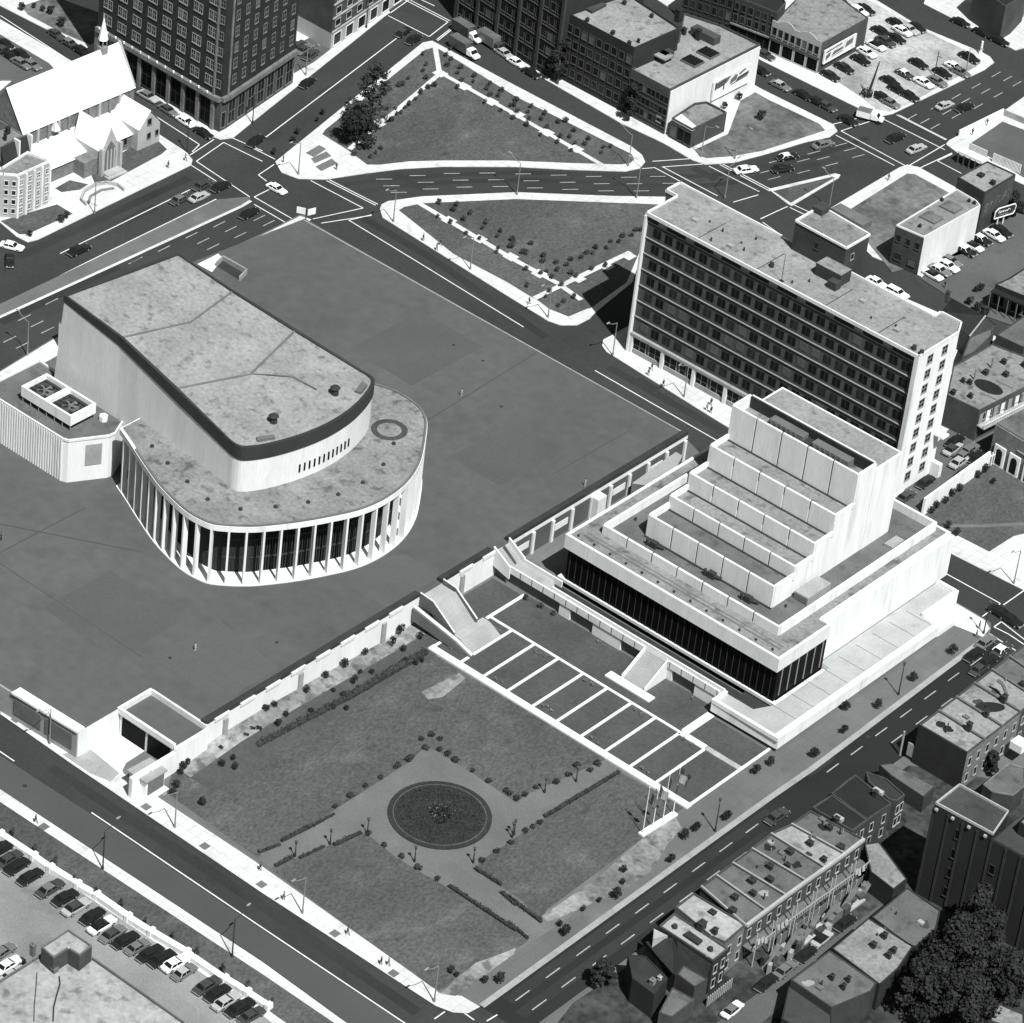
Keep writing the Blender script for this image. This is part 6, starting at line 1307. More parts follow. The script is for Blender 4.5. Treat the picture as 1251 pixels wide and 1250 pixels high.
# flues, hatches and stains on the row house roofs
for i in range(46):
    px, py = random.choice(C(890, 990, [(900, 120), (800, 260), (620, 250), (430, 330), (600, 480), (300, 480), (420, 620), (120, 620), (250, 780), (480, 420), (980, 230), (700, 400)], 7.35)+C(1081, 740, [(500, 1100), (700, 1000), (850, 900), (980, 760), (1100, 650), (600, 1180)], 7.35)+C(931, 930, [(420, 1000), (540, 830), (640, 720), (760, 760), (250, 1080)]))
    px += random.uniform(-9, 9); py += random.uniform(-6, 6)
    best = None
    for o in bpy.data.objects:
        if o.name.split('.')[0] == 'roof' and o.parent and o.parent.name.split('.')[0] in ('row_house', 'flat_roof_house'):
            zz = o.parent.location.z+max(v.co.z for v in o.data.vertices)
            q = W(px, py, zz); poly = [Vector((v.co.x+o.parent.location.x, v.co.y+o.parent.location.y)) for v in o.data.vertices]
            ins = False; n_v = len(poly)
            for k in range(n_v):
                a, c = poly[k], poly[k-1]
                if (a.y > q.y) != (c.y > q.y) and q.x < (c.x-a.x)*(q.y-a.y)/(c.y-a.y)+a.x: ins = not ins
            if ins: best = (o.parent, q); break
    if best:
        t, q = best; r_ = random.random()
        if r_ < .5: part(t, 'flue', 'iron' if r_ < .3 else 'steel', lambda b: b.tube(q-Vector((0, 0, .05)), q+Vector((0, 0, random.uniform(.5, 1.3))), .13, .12, 6))
        elif r_ < .75: part(t, 'roof_hatch', random.choice(['wood', 'concrete_grey', 'iron']), lambda b: b.box(q.x-.5, q.x+.5, q.y-.4, q.y+.4, q.z-.05, q.z+.4))
        else: part(t, 'roof_patch', random.choice(['tarroof', 'gravelroof_bright', 'gravelroof_dark']), lambda b: b.prism([(q.x+math.cos(a*.628)*random.uniform(.5, 1.3), q.y+math.sin(a*.628)*random.uniform(.5, 1.2)) for a in range(10)], q.z-.05, q.z+.012))
# ================================================================ VEHICLES
def sec(x, hw, z0, z1, ch=.1): return [(x, -hw, z0+ch), (x, -hw+ch*.6, z0), (x, hw-ch*.6, z0), (x, hw, z0+ch), (x, hw, z1-ch), (x, hw-ch*1.2, z1), (x, -hw+ch*1.2, z1), (x, -hw, z1-ch)]
CARS = {}
def car_proto(kind, body, roof):
    key = (kind, body, roof)
    if key in CARS: return CARS[key]
    t = thing('parked_car', '', 'car')
    b = MB(); b.loft([sec(-2.66, .78, .46, .76), sec(-2.5, .93, .32, .86), sec(-1.5, .97, .27, .9), sec(0, .98, .26, .92), sec(1.1, .97, .27, .92), sec(2.3, .94, .3, .85), sec(2.6, .84, .42, .74)])
    b.build('body', body, t)
    xr0, xr1, xb0, xb1 = (-1.25, .3, -1.85, 1.05) if kind == 'sedan' else (-2.25, .3, -2.5, 1.05)
    b = MB(); b.loft([[(xb0, -.9, .9), (xb1, -.9, .9), (xb1, .9, .9), (xb0, .9, .9)], [(xr0, -.7, 1.38), (xr1, -.7, 1.38), (xr1, .7, 1.38), (xr0, .7, 1.38)]]); b.build('window_glass', 'glass', t)
    b = MB(); b.loft([[(xr0-.08, -.76, 1.36), (xr1+.08, -.76, 1.36), (xr1+.08, .76, 1.36), (xr0-.08, .76, 1.36)], [(xr0, -.66, 1.46), (xr1, -.66, 1.46), (xr1, .66, 1.46), (xr0, .66, 1.46)]])
    for s in (-1, 1):
        b.tube((xr1, .7*s, 1.38), (xb1, .9*s, .92), .05, .05, 4); b.tube((xr0, .7*s, 1.38), (xb0, .9*s, .92), .09, .09, 4); b.tube((-.45, .72*s, 1.38), (-.45, .93*s, .92), .05, .05, 4)
    b.build('roof', roof, t)
    for x in (-1.62, 1.65):
        for s in (-1, 1):
            b = MB(); b.tube((x, s*.76, .35), (x, s*.985, .35), .35, .35, 14); w_ = b.build('wheel', 'tyre', t)
            b = MB(); b.tube((x, s*.985, .35), (x, s*1.0, .35), .2, .17, 10); h_ = b.build('hubcap', 'chrome', w_)
    for x in (-2.7, 2.66): b = MB(); b.box(x-.07, x+.07, -.88, .88, .42, .56); b.build('bumper', 'chrome', t)
    for s in (-.62, .62): b = MB(); b.tube((2.55, s, .66), (2.68, s, .66), .11, .11, 8); b.build('headlight', 'lampglass', t)
    for s in (-.62, .62): b = MB(); b.box(-2.72, -2.62, s-.14, s+.14, .6, .7); b.build('tail_light', 'brick', t)
    CARS[key] = [t, 0]; return CARS[key]
COLR = {'black': 'car_black', 'dark grey': 'car_dark', 'grey': 'car_grey', 'pale grey': 'car_pale', 'white': 'car_white'}
def car(px, py, d, col, phrase, group=None, kind='sedan', roof=None, name='parked_car', flip=False, z0=0.0):
    pr = car_proto(kind, COLR[col], COLR[roof or col])
    p = W(px, py, .7+z0); q = W(px+d[0], py+d[1], .7+z0); a = math.atan2(q.y-p.y, q.x-p.x)+(math.pi if flip else 0)
    a += random.uniform(-.035, .035); sc_ = random.uniform(.9, 1.0)
    if pr[1] == 0: t = pr[0]; t.location = (p.x, p.y, z0); t.rotation_euler.z = a; t.scale = (sc_,)*3
    else: t = dup(pr[0], (p.x, p.y, z0), a, sc_)
    pr[1] += 1; t.scale.x *= random.uniform(.93, 1.03)
    cw = {'dark grey': 'charcoal', 'pale grey': 'pale'}; roof_ = cw.get(roof, roof); col_ = cw.get(col, col)
    two = f'{roof_} roofed ' if roof and roof != col else ''
    kd = 'station wagon' if kind == 'wagon' else 'car'
    t.name = name
    t['label'] = f'{two}{col_} {kd} {phrase}'
    if len(t['label'].split()) > 16: print('LONG', len(t['label'].split()), t['label']); t['category'] = 'car'
    if group: t['group'] = group
    elif 'group' in t: del t['group']
    return t
BD, AD = (13, -8.0), (13, 7.2)
def row(o, items, d, phr, group, s=3.906, z0=0.0, **kw):
    for i, it in enumerate(items):
        x, y, c = it[:3]; rf = it[3] if len(it) > 3 else None; kd = it[4] if len(it) > 4 else 'sedan'
        (px, py), = C(o[0], o[1], [(x, y)], s)
        if not (-30 < px < 1280 and -30 < py < 1280): continue
        car(px, py, d, c, phr.format(ORD[i]), group, kd, rf, z0=z0, **kw)
LZ = KZ+.02
row((0, 930), [(5, 412, 'black'), (42, 462, 'dark grey'), (80, 498, 'black'), (143, 548, 'black'), (238, 603, 'dark grey', 'grey'), (310, 647, 'black'), (362, 692, 'pale grey', 'dark grey'), (440, 735, 'black'), (485, 778, 'white', 'black'), (537, 820, 'grey', 'dark grey'), (598, 850, 'black'), (655, 882, 'grey'), (715, 912, 'black'), (772, 938, 'black'), (835, 962, 'white'), (878, 1002, 'grey', 'pale grey'), (990, 1065, 'dark grey'), (1037, 1102, 'black'), (1078, 1142, 'pale grey'), (1145, 1172, 'black'), (1200, 1208, 'dark grey')], BD,
    'nosed to the long white lot wall, {} from left', 'cars parked along the long white lot wall', z0=LZ)
row((0, 930), [(12, 905, 'grey'), (38, 968, 'white'), (60, 1015, 'pale grey')], BD, 'at the left edge behind the gravel roof, {} from top', 'cars behind the lower left gravel roof', z0=LZ)
row((931, 0), [(325, 358, 'black'), (392, 322, 'black'), (470, 283, 'black'), (497, 247, 'white'), (545, 215, 'white', 'black'), (590, 195, 'dark grey'), (640, 180, 'black')], AD, 'beside the curved parapet shop, {} from street', 'cars beside the curved parapet shop', z0=LZ)
row((931, 0), [(568, 148, 'black'), (640, 108, 'black'), (668, 145, 'white'), (703, 138, 'pale grey'), (738, 128, 'black')], AD, 'at the top of the upper parking lot, {} from the shop', 'cars at the top of the upper lot', z0=LZ)
row((931, 0), [(458, 48, 'white'), (492, 42, 'black'), (380, 12, 'dark grey')], AD, 'behind the curved parapet shop, {} counted from the billboard side', 'cars behind the parapet shop', z0=LZ)
row((931, 0), [(572, 462, 'black'), (612, 488, 'grey'), (702, 455, 'black'), (770, 392, 'white'), (835, 385, 'grey'), (860, 345, 'black'), (915, 315, 'white'), (945, 340, 'grey'), (988, 272, 'black')], AD, 'in the boulevard side lot row, {} from left', 'cars in the boulevard row of the upper lot', z0=LZ)
row((931, 0), [(610, 385, 'black'), (680, 350, 'dark grey', 'white'), (745, 300, 'black'), (645, 425, 'black')], AD, 'in second row of the upper lot, {} from left', 'cars in the second row of the upper lot', z0=LZ)
row((1131, 180), [(960, 1060, 'black'), (868, 1112, 'white'), (705, 1165, 'black', 'white')], AD, 'below the roadside sign, {} from the right', 'cars beside the light walled store', 10.42, z0=LZ)
row((931, 0), [(1010, 1172, 'white', 'black'), (968, 1192, 'black', 'white')], AD, 'mid way along the light walled store, {} from the right', 'cars beside the light walled store', z0=LZ)
row((931, 310), [(900, 30, 'grey'), (885, 55, 'white'), (845, 75, 'grey', 'white'), (815, 98, 'white', 'black')], AD, 'by the light store front corner, {} from right', 'cars beside the light walled store', z0=LZ)
row((931, 310), [(545, 132, 'white'), (645, 182, 'white', None, 'wagon')], AD, 'parked at the kerb behind the office roof edge, {} from the left', 'cars on the street behind the office slab', name='parked_car')
row((931, 0), [(945, 103, 'black'), (1050, 153, 'black'), (1130, 192, 'black')], (13, 6.2), 'below the dark corner house top right, {} from left', 'cars by the top right corner house')
row((931, 0), [(85, 405, 'grey', 'pale grey'), (195, 450, 'black'), (262, 482, 'black'), (305, 503, 'dark grey'), (410, 572, 'black')], (13, 7), 'in the lane below the curved parapet shop, {} from left', 'cars queueing below the parapet shop', name='waiting_car')
row((820, 0), [(890, 518, 'dark grey'), (850, 670, 'black')], (13, 7), 'by the end of the larger billboard building, {} from the top', 'cars by the billboard building end', 7.81)
for x, y, c, rf, ph, d in ((635, 655, 'black', None, 'crossing the upper right junction of the boulevard', (13, -5.5)), (735, 707, 'pale grey', None, 'leaving the upper right junction near the vacant lot corner', (13, -5.5)), (870, 500, 'pale grey', None, 'driving up the boulevard beside the upper parking lot', (13, -5.5)), (965, 510, 'black', None, 'driving on the boulevard below the upper parking lot', (13, -5.5)),
     (120, 745, 'black', 'white', 'driving on the boulevard near the triangular vacant lot', (13, -2.5)), (95, 803, 'black', None, 'driving on the boulevard above the grassy traffic island', (13, -2.0)), (290, 687, 'grey', None, 'at the boulevard kerb by the tip of the triangular vacant lot', (13, -4)), (-78, 808, 'white', None, 'waiting at the crosswalk below the low flat garage', (13, -1.5))):
    (px, py), = C(931, 0, [(x, y)]); car(px, py, d, c, ph, None, 'sedan', rf, 'moving_car')
for x, y, c, rf, ph, d in ((255, 392, 'black', None, 'at the kerb beside the tall brick hotel block', (13, -9)), (8, 670, 'black', None, 'coming out of the street between hotel block and park', (13, -9)), (712, 150, 'black', 'dark grey', 'waiting at the topmost junction, outer lane', (13, -9)), (762, 185, 'black', None, 'waiting at the topmost junction by the park tip', (13, -9)), (108, 897, 'white', None, 'turning across the junction below the upper triangular park', (13, 7))):
    (px, py), = C(310, 0, [(x, y)]); car(px, py, d, c, ph, None, 'sedan', rf, 'moving_car')
for x, y, c, rf, ph, d in ((965, 880, 'dark grey', None, 'stopped at the church corner junction, kerb lane', (13, -6.5)), (1052, 888, 'black', None, 'stopped first at the church corner junction', (13, -6.5)), (860, 947, 'dark grey', 'grey', 'stopped behind the others at the church corner junction', (13, -6.5)), (948, 937, 'pale grey', None, 'stopped in the middle lane at the church corner junction', (13, -6.5)), (1188, 1015, 'black', None, 'on the lower carriageway near the nose of the median', (13, -6.5)), (375, 1190, 'black', None, 'alone on the boulevard below the pale apartment block', (13, -6.5)), (55, 1172, 'white', None, 'in the side street mouth at the left frame edge', (13, 3)), (45, 1240, 'black', None, 'seen end on in the side street at the left edge', (0.5, 10))):
    (px, py), = C(0, 0, [(x, y)]); car(px, py, d, c, ph, None, 'sedan', rf, 'moving_car')
row((0, 0), [(705, 457, 'pale grey', 'grey'), (800, 522, 'grey', 'dark grey'), (885, 577, 'white'), (970, 632, 'black')], (13, 8), 'parked at the foot of the hotel block, {} from the left', 'cars parked at the foot of the hotel')
row((0, 0), [(265, 160, 'dark grey'), (330, 203, 'dark grey', 'grey'), (388, 240, 'black')], (13, 8), 'parked left of the church spire, {} from left', 'cars parked left of the spire')
row((0, 0), [(60, 510, 'black'), (30, 590, 'dark grey'), (120, 652, 'black'), (245, 630, 'black'), (245, 735, 'grey'), (370, 752, 'grey')], (13, 8), 'in the small lot behind the church roof, {} from the left', 'cars in the lot behind the church', 9.615, z0=LZ)
row((310, 0), [(212, 215, 'dark grey'), (240, 232, 'grey', 'dark grey'), (272, 258, 'dark grey')], (13, -9), 'in the tiny yard beside the hotel block, {} from left', 'cars in the yard beside the hotel', z0=LZ)
row((540, 0), [(590, 505, 'pale grey'), (705, 588, 'white'), (850, 692, 'black')], (13, 8), 'parked before the dark warehouse row, {} from the trucks', 'cars before the warehouse row', 7.81)
row((1081, 740), [(905, 322, 'grey'), (800, 432, 'black'), (920, 495, 'black'), (850, 555, 'dark grey'), (1045, 388, 'dark grey', 'white')], (13, -9.6), 'waiting below the theatre terrace corner, {} in the bunch', 'cars waiting below the theatre terrace', 7.35, name='waiting_car')
row((1081, 740), [(1040, 60, 'black'), (1130, 120, 'black')], (13, 8), 'in the crosswalk at the theatre corner, {} from the left', 'cars in the theatre corner crosswalk', 7.35, name='waiting_car')
row((890, 990), [(432, 48, 'dark grey')], (13, -9.6), 'driving alone on the dark street opposite the flagpoles', None, 7.35, name='moving_car')
row((931, 930), [(395, 768, 'black'), (285, 842, 'pale grey', 'black'), (208, 918, 'black'), (110, 990, 'grey'), (20, 1052, 'black')], (13, -10.5), 'parked in the rear alley below the galleries, {} from the top', 'cars parked in the rear alley', z0=LZ)
row((780, 1080), [(840, 1120, 'white', 'grey')], (13, -10.5), 'lowest in the rear alley, near the bottom frame edge', 'cars parked in the rear alley', 7.35, z0=LZ)
row((1101, 500), [(245, 732, 'black'), (45, 880, 'dark grey'), (310, 905, 'black')], (13, -9.5), 'in the service lane beside the white office end wall, {} from the top', 'cars in the service lane', 8.33, z0=LZ)
row((1101, 500), [(545, 320, 'black'), (520, 395, 'pale grey', 'dark grey'), (630, 462, 'black', 'grey'), (590, 525, 'pale grey'), (765, 480, 'black'), (690, 405, 'grey'), (640, 640, 'dark grey')], (13, -9.5), 'in the small lot near the stone hall, {} from terrace', 'cars in the back lot by the stone hall', 8.33, z0=LZ)
for pr in list(CARS.values()):
    if pr[1] == 0:
        for c in list(pr[0].children_recursive)+[pr[0]]: bpy.data.objects.remove(c)

# van and trucks
def truck(px, py, d, box, cab, label, L=5.2, hh=2.9, name='box_truck', group=None):
    p = W(px, py, 1.2); q = W(px+d[0], py+d[1], 1.2); a = math.atan2(q.y-p.y, q.x-p.x)
    t = thing(name, label, 'truck', (0, 0, 0), group)
    def pt(n, m, f): b = MB(); f(b); return b.build(n, m, t)
    pt('cargo_box', box, lambda b: b.box(-L/2-1, L/2-1, -1.15, 1.15, .75, hh)); pt('chassis', 'iron', lambda b: b.box(-L/2-1, L/2+1.6, -.7, .7, .5, .75))
    pt('box_roof', 'gravelroof_mid', lambda b: b.box(-L/2-.97, L/2-1.03, -1.12, 1.12, hh, hh+.05))
    pt('cab', cab, lambda b: b.loft([sec(L/2-.85, .95, .6, 2.05, .12), sec(L/2+.3, .95, .6, 2.0, .12), sec(L/2+.8, .95, .55, 1.25, .12), sec(L/2+1.8, .85, .55, 1.1, .12)]))
    pt('windscreen', 'glass', lambda b: b.quad((L/2+.34, -.8, 1.95), (L/2+.84, -.85, 1.28), (L/2+.84, .85, 1.28), (L/2+.34, .8, 1.95)))
    for x in (-L/2+.2, L/2+.9):
        for s in (-1, 1): pt('wheel', 'tyre', lambda b: b.tube((x, s*.85, .45), (x, s*1.12, .45), .45, .45, 12))
    t.location = (p.x, p.y, 0); t.rotation_euler.z = a; return t
for (x, y), bx_, cb_, lb in zip(C(540, 0, [(230, 300), (205, 455), (470, 400)], 7.81), ('car_dark', 'car_dark', 'car_grey'), ('car_white', 'car_white', 'car_dark'), ('dark box truck with white cab at the kerb of the dark warehouse row', 'dark box truck with white cab beside the narrow park pavement', 'grey box truck parked close to the dark warehouse wall')):
    truck(x, y, (13, 8), bx_, cb_, lb, group='trucks before the warehouse row')
t = truck(*C(931, 0, [(508, 548)])[0], (13, 3.5), 'car_white', 'car_white', 'white delivery van rounding the corner below the upper parking lot', 3.0, 2.1, 'delivery_van'); t['category'] = 'van'

# ================================================================ STREET FURNITURE
def lamp_proto(m, h, arm):
    t = thing('street_lamp', '', 'street lamp')
    b = MB(); b.tube((0, 0, 0), (0, 0, h-1.2), .13, .08, 8); b.tube((0, 0, 0), (0, 0, .7), .2, .18, 8); b.build('pole', m, t)
    if arm:
        pts = [Vector((0, 0, h-1.2))]+[Vector((arm*math.sin(k*.26), 0, h-1.2+1.2*(1-math.cos(k*.26))**.7)) for k in range(1, 7)]
        b = MB(); b.path(pts, .06); b.build('arm', m, t); e = pts[-1]
        b = MB(); b.loft([[(e.x+x, y*s, e.z+z) for y, z in ((-.16, -.05), (.16, -.05), (.12, .09), (-.12, .09))] for x, s in ((-.15, .6), (.2, 1.1), (.75, .7))]); b.build('lamp_head', 'frame', t)
    else:
        b = MB(); b.tube((0, 0, h-1.2), (0, 0, h-.7), .06, .06, 6); b.build('arm', m, t)
        b = MB(); b.tube((0, 0, h-.7), (0, 0, h-.1), .16, .26, 8); b.tube((0, 0, h-.1), (0, 0, h+.1), .3, .05, 8); b.build('lamp_head', 'frame_dark', t)
    return [t, 0]
LP = {'steel': lamp_proto('steel', 8.6, 2.6), 'dark': lamp_proto('iron', 7.2, 0), 'garden': lamp_proto('iron', 3.3, 0), 'iron': lamp_proto('iron', 9.0, 2.6)}
def lamp(kind, px, py, d, label, group=None, z0=KZ):
    p = W(px, py, z0); pr = LP[kind]; a = math.atan2(d[1], d[0])
    if pr[1] == 0: t = pr[0]; t.location = p; t.rotation_euler.z = a
    else: t = dup(pr[0], p, a)
    pr[1] += 1; t['label'] = label; t['category'] = 'street lamp' if kind != 'garden' else 'garden lamp'
    t.name = 'street_lamp' if kind != 'garden' else 'garden_lamp'
    if group: t['group'] = group
    elif 'group' in t: del t['group']
S_ = (0, -1); N_ = (0, 1); E_ = (1, 0); W_ = (-1, 0)
for k, (x, y, ph) in enumerate([(60, 909, 'in front of the plaza canopy grilles'), (213, 1011, 'on the white pavement below the garden kiosk'), (369, 1116, 'on the white pavement beside the bottom garden lawn'), (530, 1224, 'at the bottom street corner of the garden')]): lamp('steel', x, y, S_, f'pale curved arm street lamp {ph}', 'curved arm lamps on the lower left street')
for x, y, ph in [(125, 1062, 'on the grass side pavement opposite the driveway'), (283, 1169, 'on the grass side pavement near the white parked car')]: lamp('iron', x, y, N_, f'dark curved arm street lamp {ph}', 'curved arm lamps on the lower left street')
for x, y, d, ph in [(480, 271, S_, 'at the rounded left tip of the lower park'), (574, 329, S_, 'half way along the lower park pavement'), (669, 388, S_, 'near the lower park bottom corner'), (748, 434, S_, 'at the shaded corner of the office slab'), (835, 485, S_, 'in front of the office slab near the theatre'), (364, 213, S_, 'by the three flower beds of the upper park'), (777, 242, W_, 'on the boulevard side of the lower park near the office'), (631, 238, W_, 'on the boulevard side of the lower park, middle'),
      (856, 192, E_, 'at the corner of the triangular vacant lot'), (897, 194, E_, 'on the vacant lot pavement facing the office'), (885, 242, N_, 'behind the office roof on the white pavement'), (115, 261, E_, 'in front of the curved church forecourt'), (33, 434, W_, 'on the boulevard pavement left of the hall'), (373, 92, E_, 'beside the black car at the hotel'), (1178, 96, E_, 'at the parking row along the upper right boulevard'), (1238, 713, S_, 'on the white pavement at the lower right lawn'), (767, 203, W_, 'at the right tip of the upper park'), (1012, 256, W_, 'at the slip lane by the traffic island')]:
    lamp('steel', x, y, d, f'tall pale street lamp {ph}', 'tall street lamps')
for x, y, ph in [(1097, 849, 'between two small trees beside the theatre'), (873, 1016, 'beside the flagpoles'), (1201, 774, 'at the theatre street corner'), (308, 151, 'at the foot of the hotel corner'), (228, 186, 'at the church corner junction'), (447, 34, 'near the topmost junction')]: lamp('dark', x, y, E_, f'dark straight street lamp {ph}', 'dark straight lamps')
for x, y, ph in zip([195, 362, 540, 765, 1045, 1240], [455, 398, 345, 480, 485, 352], ['first on the path from the lower left street', 'second on the path from the lower left street', 'at the hedge corner left of the round bed', 'below the round flower bed', 'at the hedge corner right below the round bed', 'right of the round flower bed']):
    lamp('garden', *C(310, 930, [(x, y)])[0], E_, f'short dark garden lamp {ph}', 'garden lamps', KZ+.02)
for x, y, ph in zip([175, 325, 20], [150, 98, 365], ['on the right arm path by white flowers', 'at the upper end of the right arm path', 'at the long straight hedge']): lamp('garden', *C(620, 930, [(x, y)])[0], E_, f'short dark garden lamp {ph}', 'garden lamps', KZ+.02)
# leaning mast and pole in the upper lot
v = W(*C(931, 0, [(500, 462)])[0], KZ); t = thing('derrick_mast', 'dark tapering mast with bushy foot at the corner of the upper parking lot', 'mast', v)
part(t, 'mast', 'iron', lambda b: b.tube(v, v+Vector((1.2, .6, 9)), .38, .1, 8)); part(t, 'foot', 'leaf_dark', lambda b: b.leaves(v+Vector((-.3, 0, .8)), (1.3, 1.3, 1.2), 120, .5)); part(t, 'stay', 'white', lambda b: b.tube(v+Vector((1, .4, 0)), v+Vector((1.4, .7, 8.6)), .09, .06, 6))
v = W(*C(931, 0, [(820, 362)])[0], KZ); tag((lambda b: (b.tube(v, v+Vector((0, 0, 6)), .12, .09, 6), b.box(v.x-.05, v.x+1.0, v.y-.05, v.y+.05, 5.0, 5.1), b.build('utility_pole', 'iron'))[2])(MB()), 'thin dark utility pole standing among the cars of the upper lot', 'pole')
v = W(*C(1131, 0, [(690, 690)], 10.42)[0], KZ); tag((lambda b: (b.tube(v, v+Vector((0, 0, 3.2)), .28, .24, 8), b.tube(v, v+Vector((0, 0, .4)), .5, .4, 8), b.build('corner_pillar', 'white'))[2])(MB()), 'stout white pillar at the far corner of the upper parking lot', 'pillar')
# double notice board at the plaza corner
v = W(373, 268, D); t = thing('notice_board', 'white two winged notice board at the plaza corner by the crosswalk', 'sign', v)
part(t, 'post', 'iron', lambda b: b.tube(v, v+Vector((0, 0, 2.4)), .1, .1, 6))
for s, n_ in ((-1, (.5, -1)), (1, (-.6, -1))): part(t, 'panel', 'white', lambda b: b.obox((v.x+(-1.0 if s < 0 else .6), v.y+(-.4 if s < 0 else .9)), (1, .5) if s < 0 else (.3, 1), 1.8, .12, D+1.0, D+2.4))
# flagpoles
flp = [W(x, y, KZ) for x, y in C(620, 930, [(642, 350), (690, 318), (738, 287), (787, 255)])]
p, q = W(*C(620, 930, [(632, 360)])[0], 0).xy, W(*C(620, 930, [(798, 256)])[0], 0).xy
tag((lambda b: (b.wall(p, q, 1.1, .1, .55), b.build('flag_plinth', 'white'))[1])(MB()), 'long narrow white plinth under the four flagpoles', 'plinth')
for i, v in enumerate(flp):
    v = Vector((v.x, v.y, .55))
    t = thing('flagpole', 'white flagpole with pale hanging flag, ' + ['farthest left on the plinth', 'second from the lawn end of the plinth', 'third from the lawn end of the plinth', 'nearest the kerbed lawns'][i], 'flagpole', v, 'flagpoles on the white plinth')
    part(t, 'pole', 'white', lambda b: (b.tube(v, v+Vector((0, 0, 9.6)), .09, .05, 8), b.tube(v+Vector((0, 0, 9.6)), v+Vector((0, 0, 9.8)), .12, .04, 8)))
    def flag(b):
        n = 7; s0 = [Vector((v.x+.05+.32*k, v.y+.25*math.sin(k*1.1+i), 9.4-.12*k)) for k in range(n)]
        lo = [Vector((s.x-.1*k*.5, s.y+.12*math.cos(k+i), s.z-1.7-.06*k)) for k, s in enumerate(s0)]
        for k in range(n-1): b.quad(s0[k], s0[k+1], lo[k+1], lo[k])
        for k in range(n-1): b.quad(*[u+Vector((0, .03, 0)) for u in (s0[k], lo[k], lo[k+1], s0[k+1])])
    part(t, 'flag', 'stone_pale' if i % 2 else 'cloth_mid', flag)
# curved forecourt rail at the church
pts = [W(x, y, .1) for x, y in C(0, 0, [(410, 985), (385, 960), (400, 920), (450, 890), (510, 880), (560, 890), (590, 915)])]
pts2 = [W(x, y, .1) for x, y in C(0, 0, [(420, 975), (430, 940), (480, 912), (540, 902)])]
t = thing('forecourt_wall', 'curved low stone wall of the church forecourt', 'wall', pts[3])
part(t, 'wall', 'stone_pale', lambda b: [b.wall(a.xy, c.xy, .35, .1, .9) for a, c in zip(pts, pts[1:])]); part(t, 'inner_step', 'stone', lambda b: [b.wall(a.xy, c.xy, .5, .1, .45) for a, c in zip(pts2, pts2[1:])])
# tree pits on the white pavement
b = MB()
for x, y in C(0, 930, [(695, 218), (975, 405), (208, 312)])+C(310, 930, [(35, 588), (385, 822), (665, 1012)])+C(0, 620, [(75, 1012)]):
    v = W(x, y, KZ+.02); b.box(v.x-.7, v.x+.7, v.y-.7, v.y+.7, KZ, KZ+.03)
struct('paving', b, 'gravel')

# ================================================================ VEGETATION
def shrub_proto(h, r, n, m='leaf', trunk=.25, leaf=.34, name='shrub'):
    t = thing(name, '', 'shrub')
    b = MB()
    for _ in range(5):
        c = Vector((random.uniform(-.35, .35)*r, random.uniform(-.35, .35)*r, trunk+(h-trunk)*random.uniform(.3, .7))); b.leaves(c, (r*.7, r*.7, (h-trunk)*.36), n//5, leaf)
    b.build('foliage', m, t); b = MB(); b.tube((0, 0, -.05), (0, 0, h*.5), .07, .04, 5); b.build('stem', 'bark', t)
    return t
SH = {'a': [shrub_proto(1.45, .78, 150), 0], 'b': [shrub_proto(2.0, .8, 150, 'leaf_dark'), 0], 'tree': [shrub_proto(3.4, 1.25, 320, 'leaf_dark', 1.0, .42, 'small_tree'), 0], 'col': [shrub_proto(2.8, .6, 200, 'leaf', .3, .3, 'young_tree'), 0], 'box': [shrub_proto(1.0, .8, 120, 'hedge', .1, .3), 0], 'flower': [shrub_proto(.9, .7, 70, 'leaf_pale', .1, .22), 0]}
def plant(kind, pts, label, cat, group, name=None, z0=KZ+.02, smin=.6, smax=.92):
    for i, (x, y) in enumerate(pts):
        p = W(x, y, z0); pr = SH[kind]; s = random.uniform(smin, smax)
        if pr[1] == 0: t = pr[0]; t.location = p; t.scale = (s, s, s)
        else: t = dup(pr[0], p, random.random()*6.28, s)
        pr[1] += 1; t['label'] = label if isinstance(label, str) else label[i]; t['category'] = cat; t['group'] = group
        if name: t.name = name
plant('a', C(310, 0, [(805, 265), (820, 315), (805, 345), (735, 380), (710, 410), (690, 415), (820, 380), (770, 480), (795, 450), (860, 415), (700, 545), (720, 520), (655, 580), (680, 550), (740, 505), (830, 425)]), 'small dark shrub along the left white path of the upper triangular park', 'shrub', 'shrubs on the left path of the upper park', 'shrub')
plant('a', C(310, 0, [(605, 715), (580, 735), (555, 755), (475, 745), (500, 715)]), 'small dark shrub at the foot of the two park trees', 'shrub', 'shrubs below the park trees', 'shrub')
plant('a', C(310, 0, [(935, 240), (915, 270), (940, 290), (920, 320), (985, 330), (970, 355), (990, 390), (970, 425), (1050, 370), (1045, 395), (1125, 405), (1110, 430), (1125, 460), (1100, 495), (1180, 440), (1165, 465), (1175, 535), (1235, 570)]) + C(620, 0, [(10, 510), (40, 485), (30, 510), (20, 570), (110, 515), (95, 540), (45, 540), (175, 550), (160, 575), (100, 575), (90, 605), (240, 590), (275, 585), (185, 615), (155, 650), (315, 630), (295, 660), (250, 660), (235, 685), (385, 670), (365, 695), (320, 690), (300, 725), (455, 710), (445, 735), (490, 705)]), 'small dark shrub along the right white path of the upper triangular park', 'shrub', 'shrubs on the right path of the upper park', 'shrub')
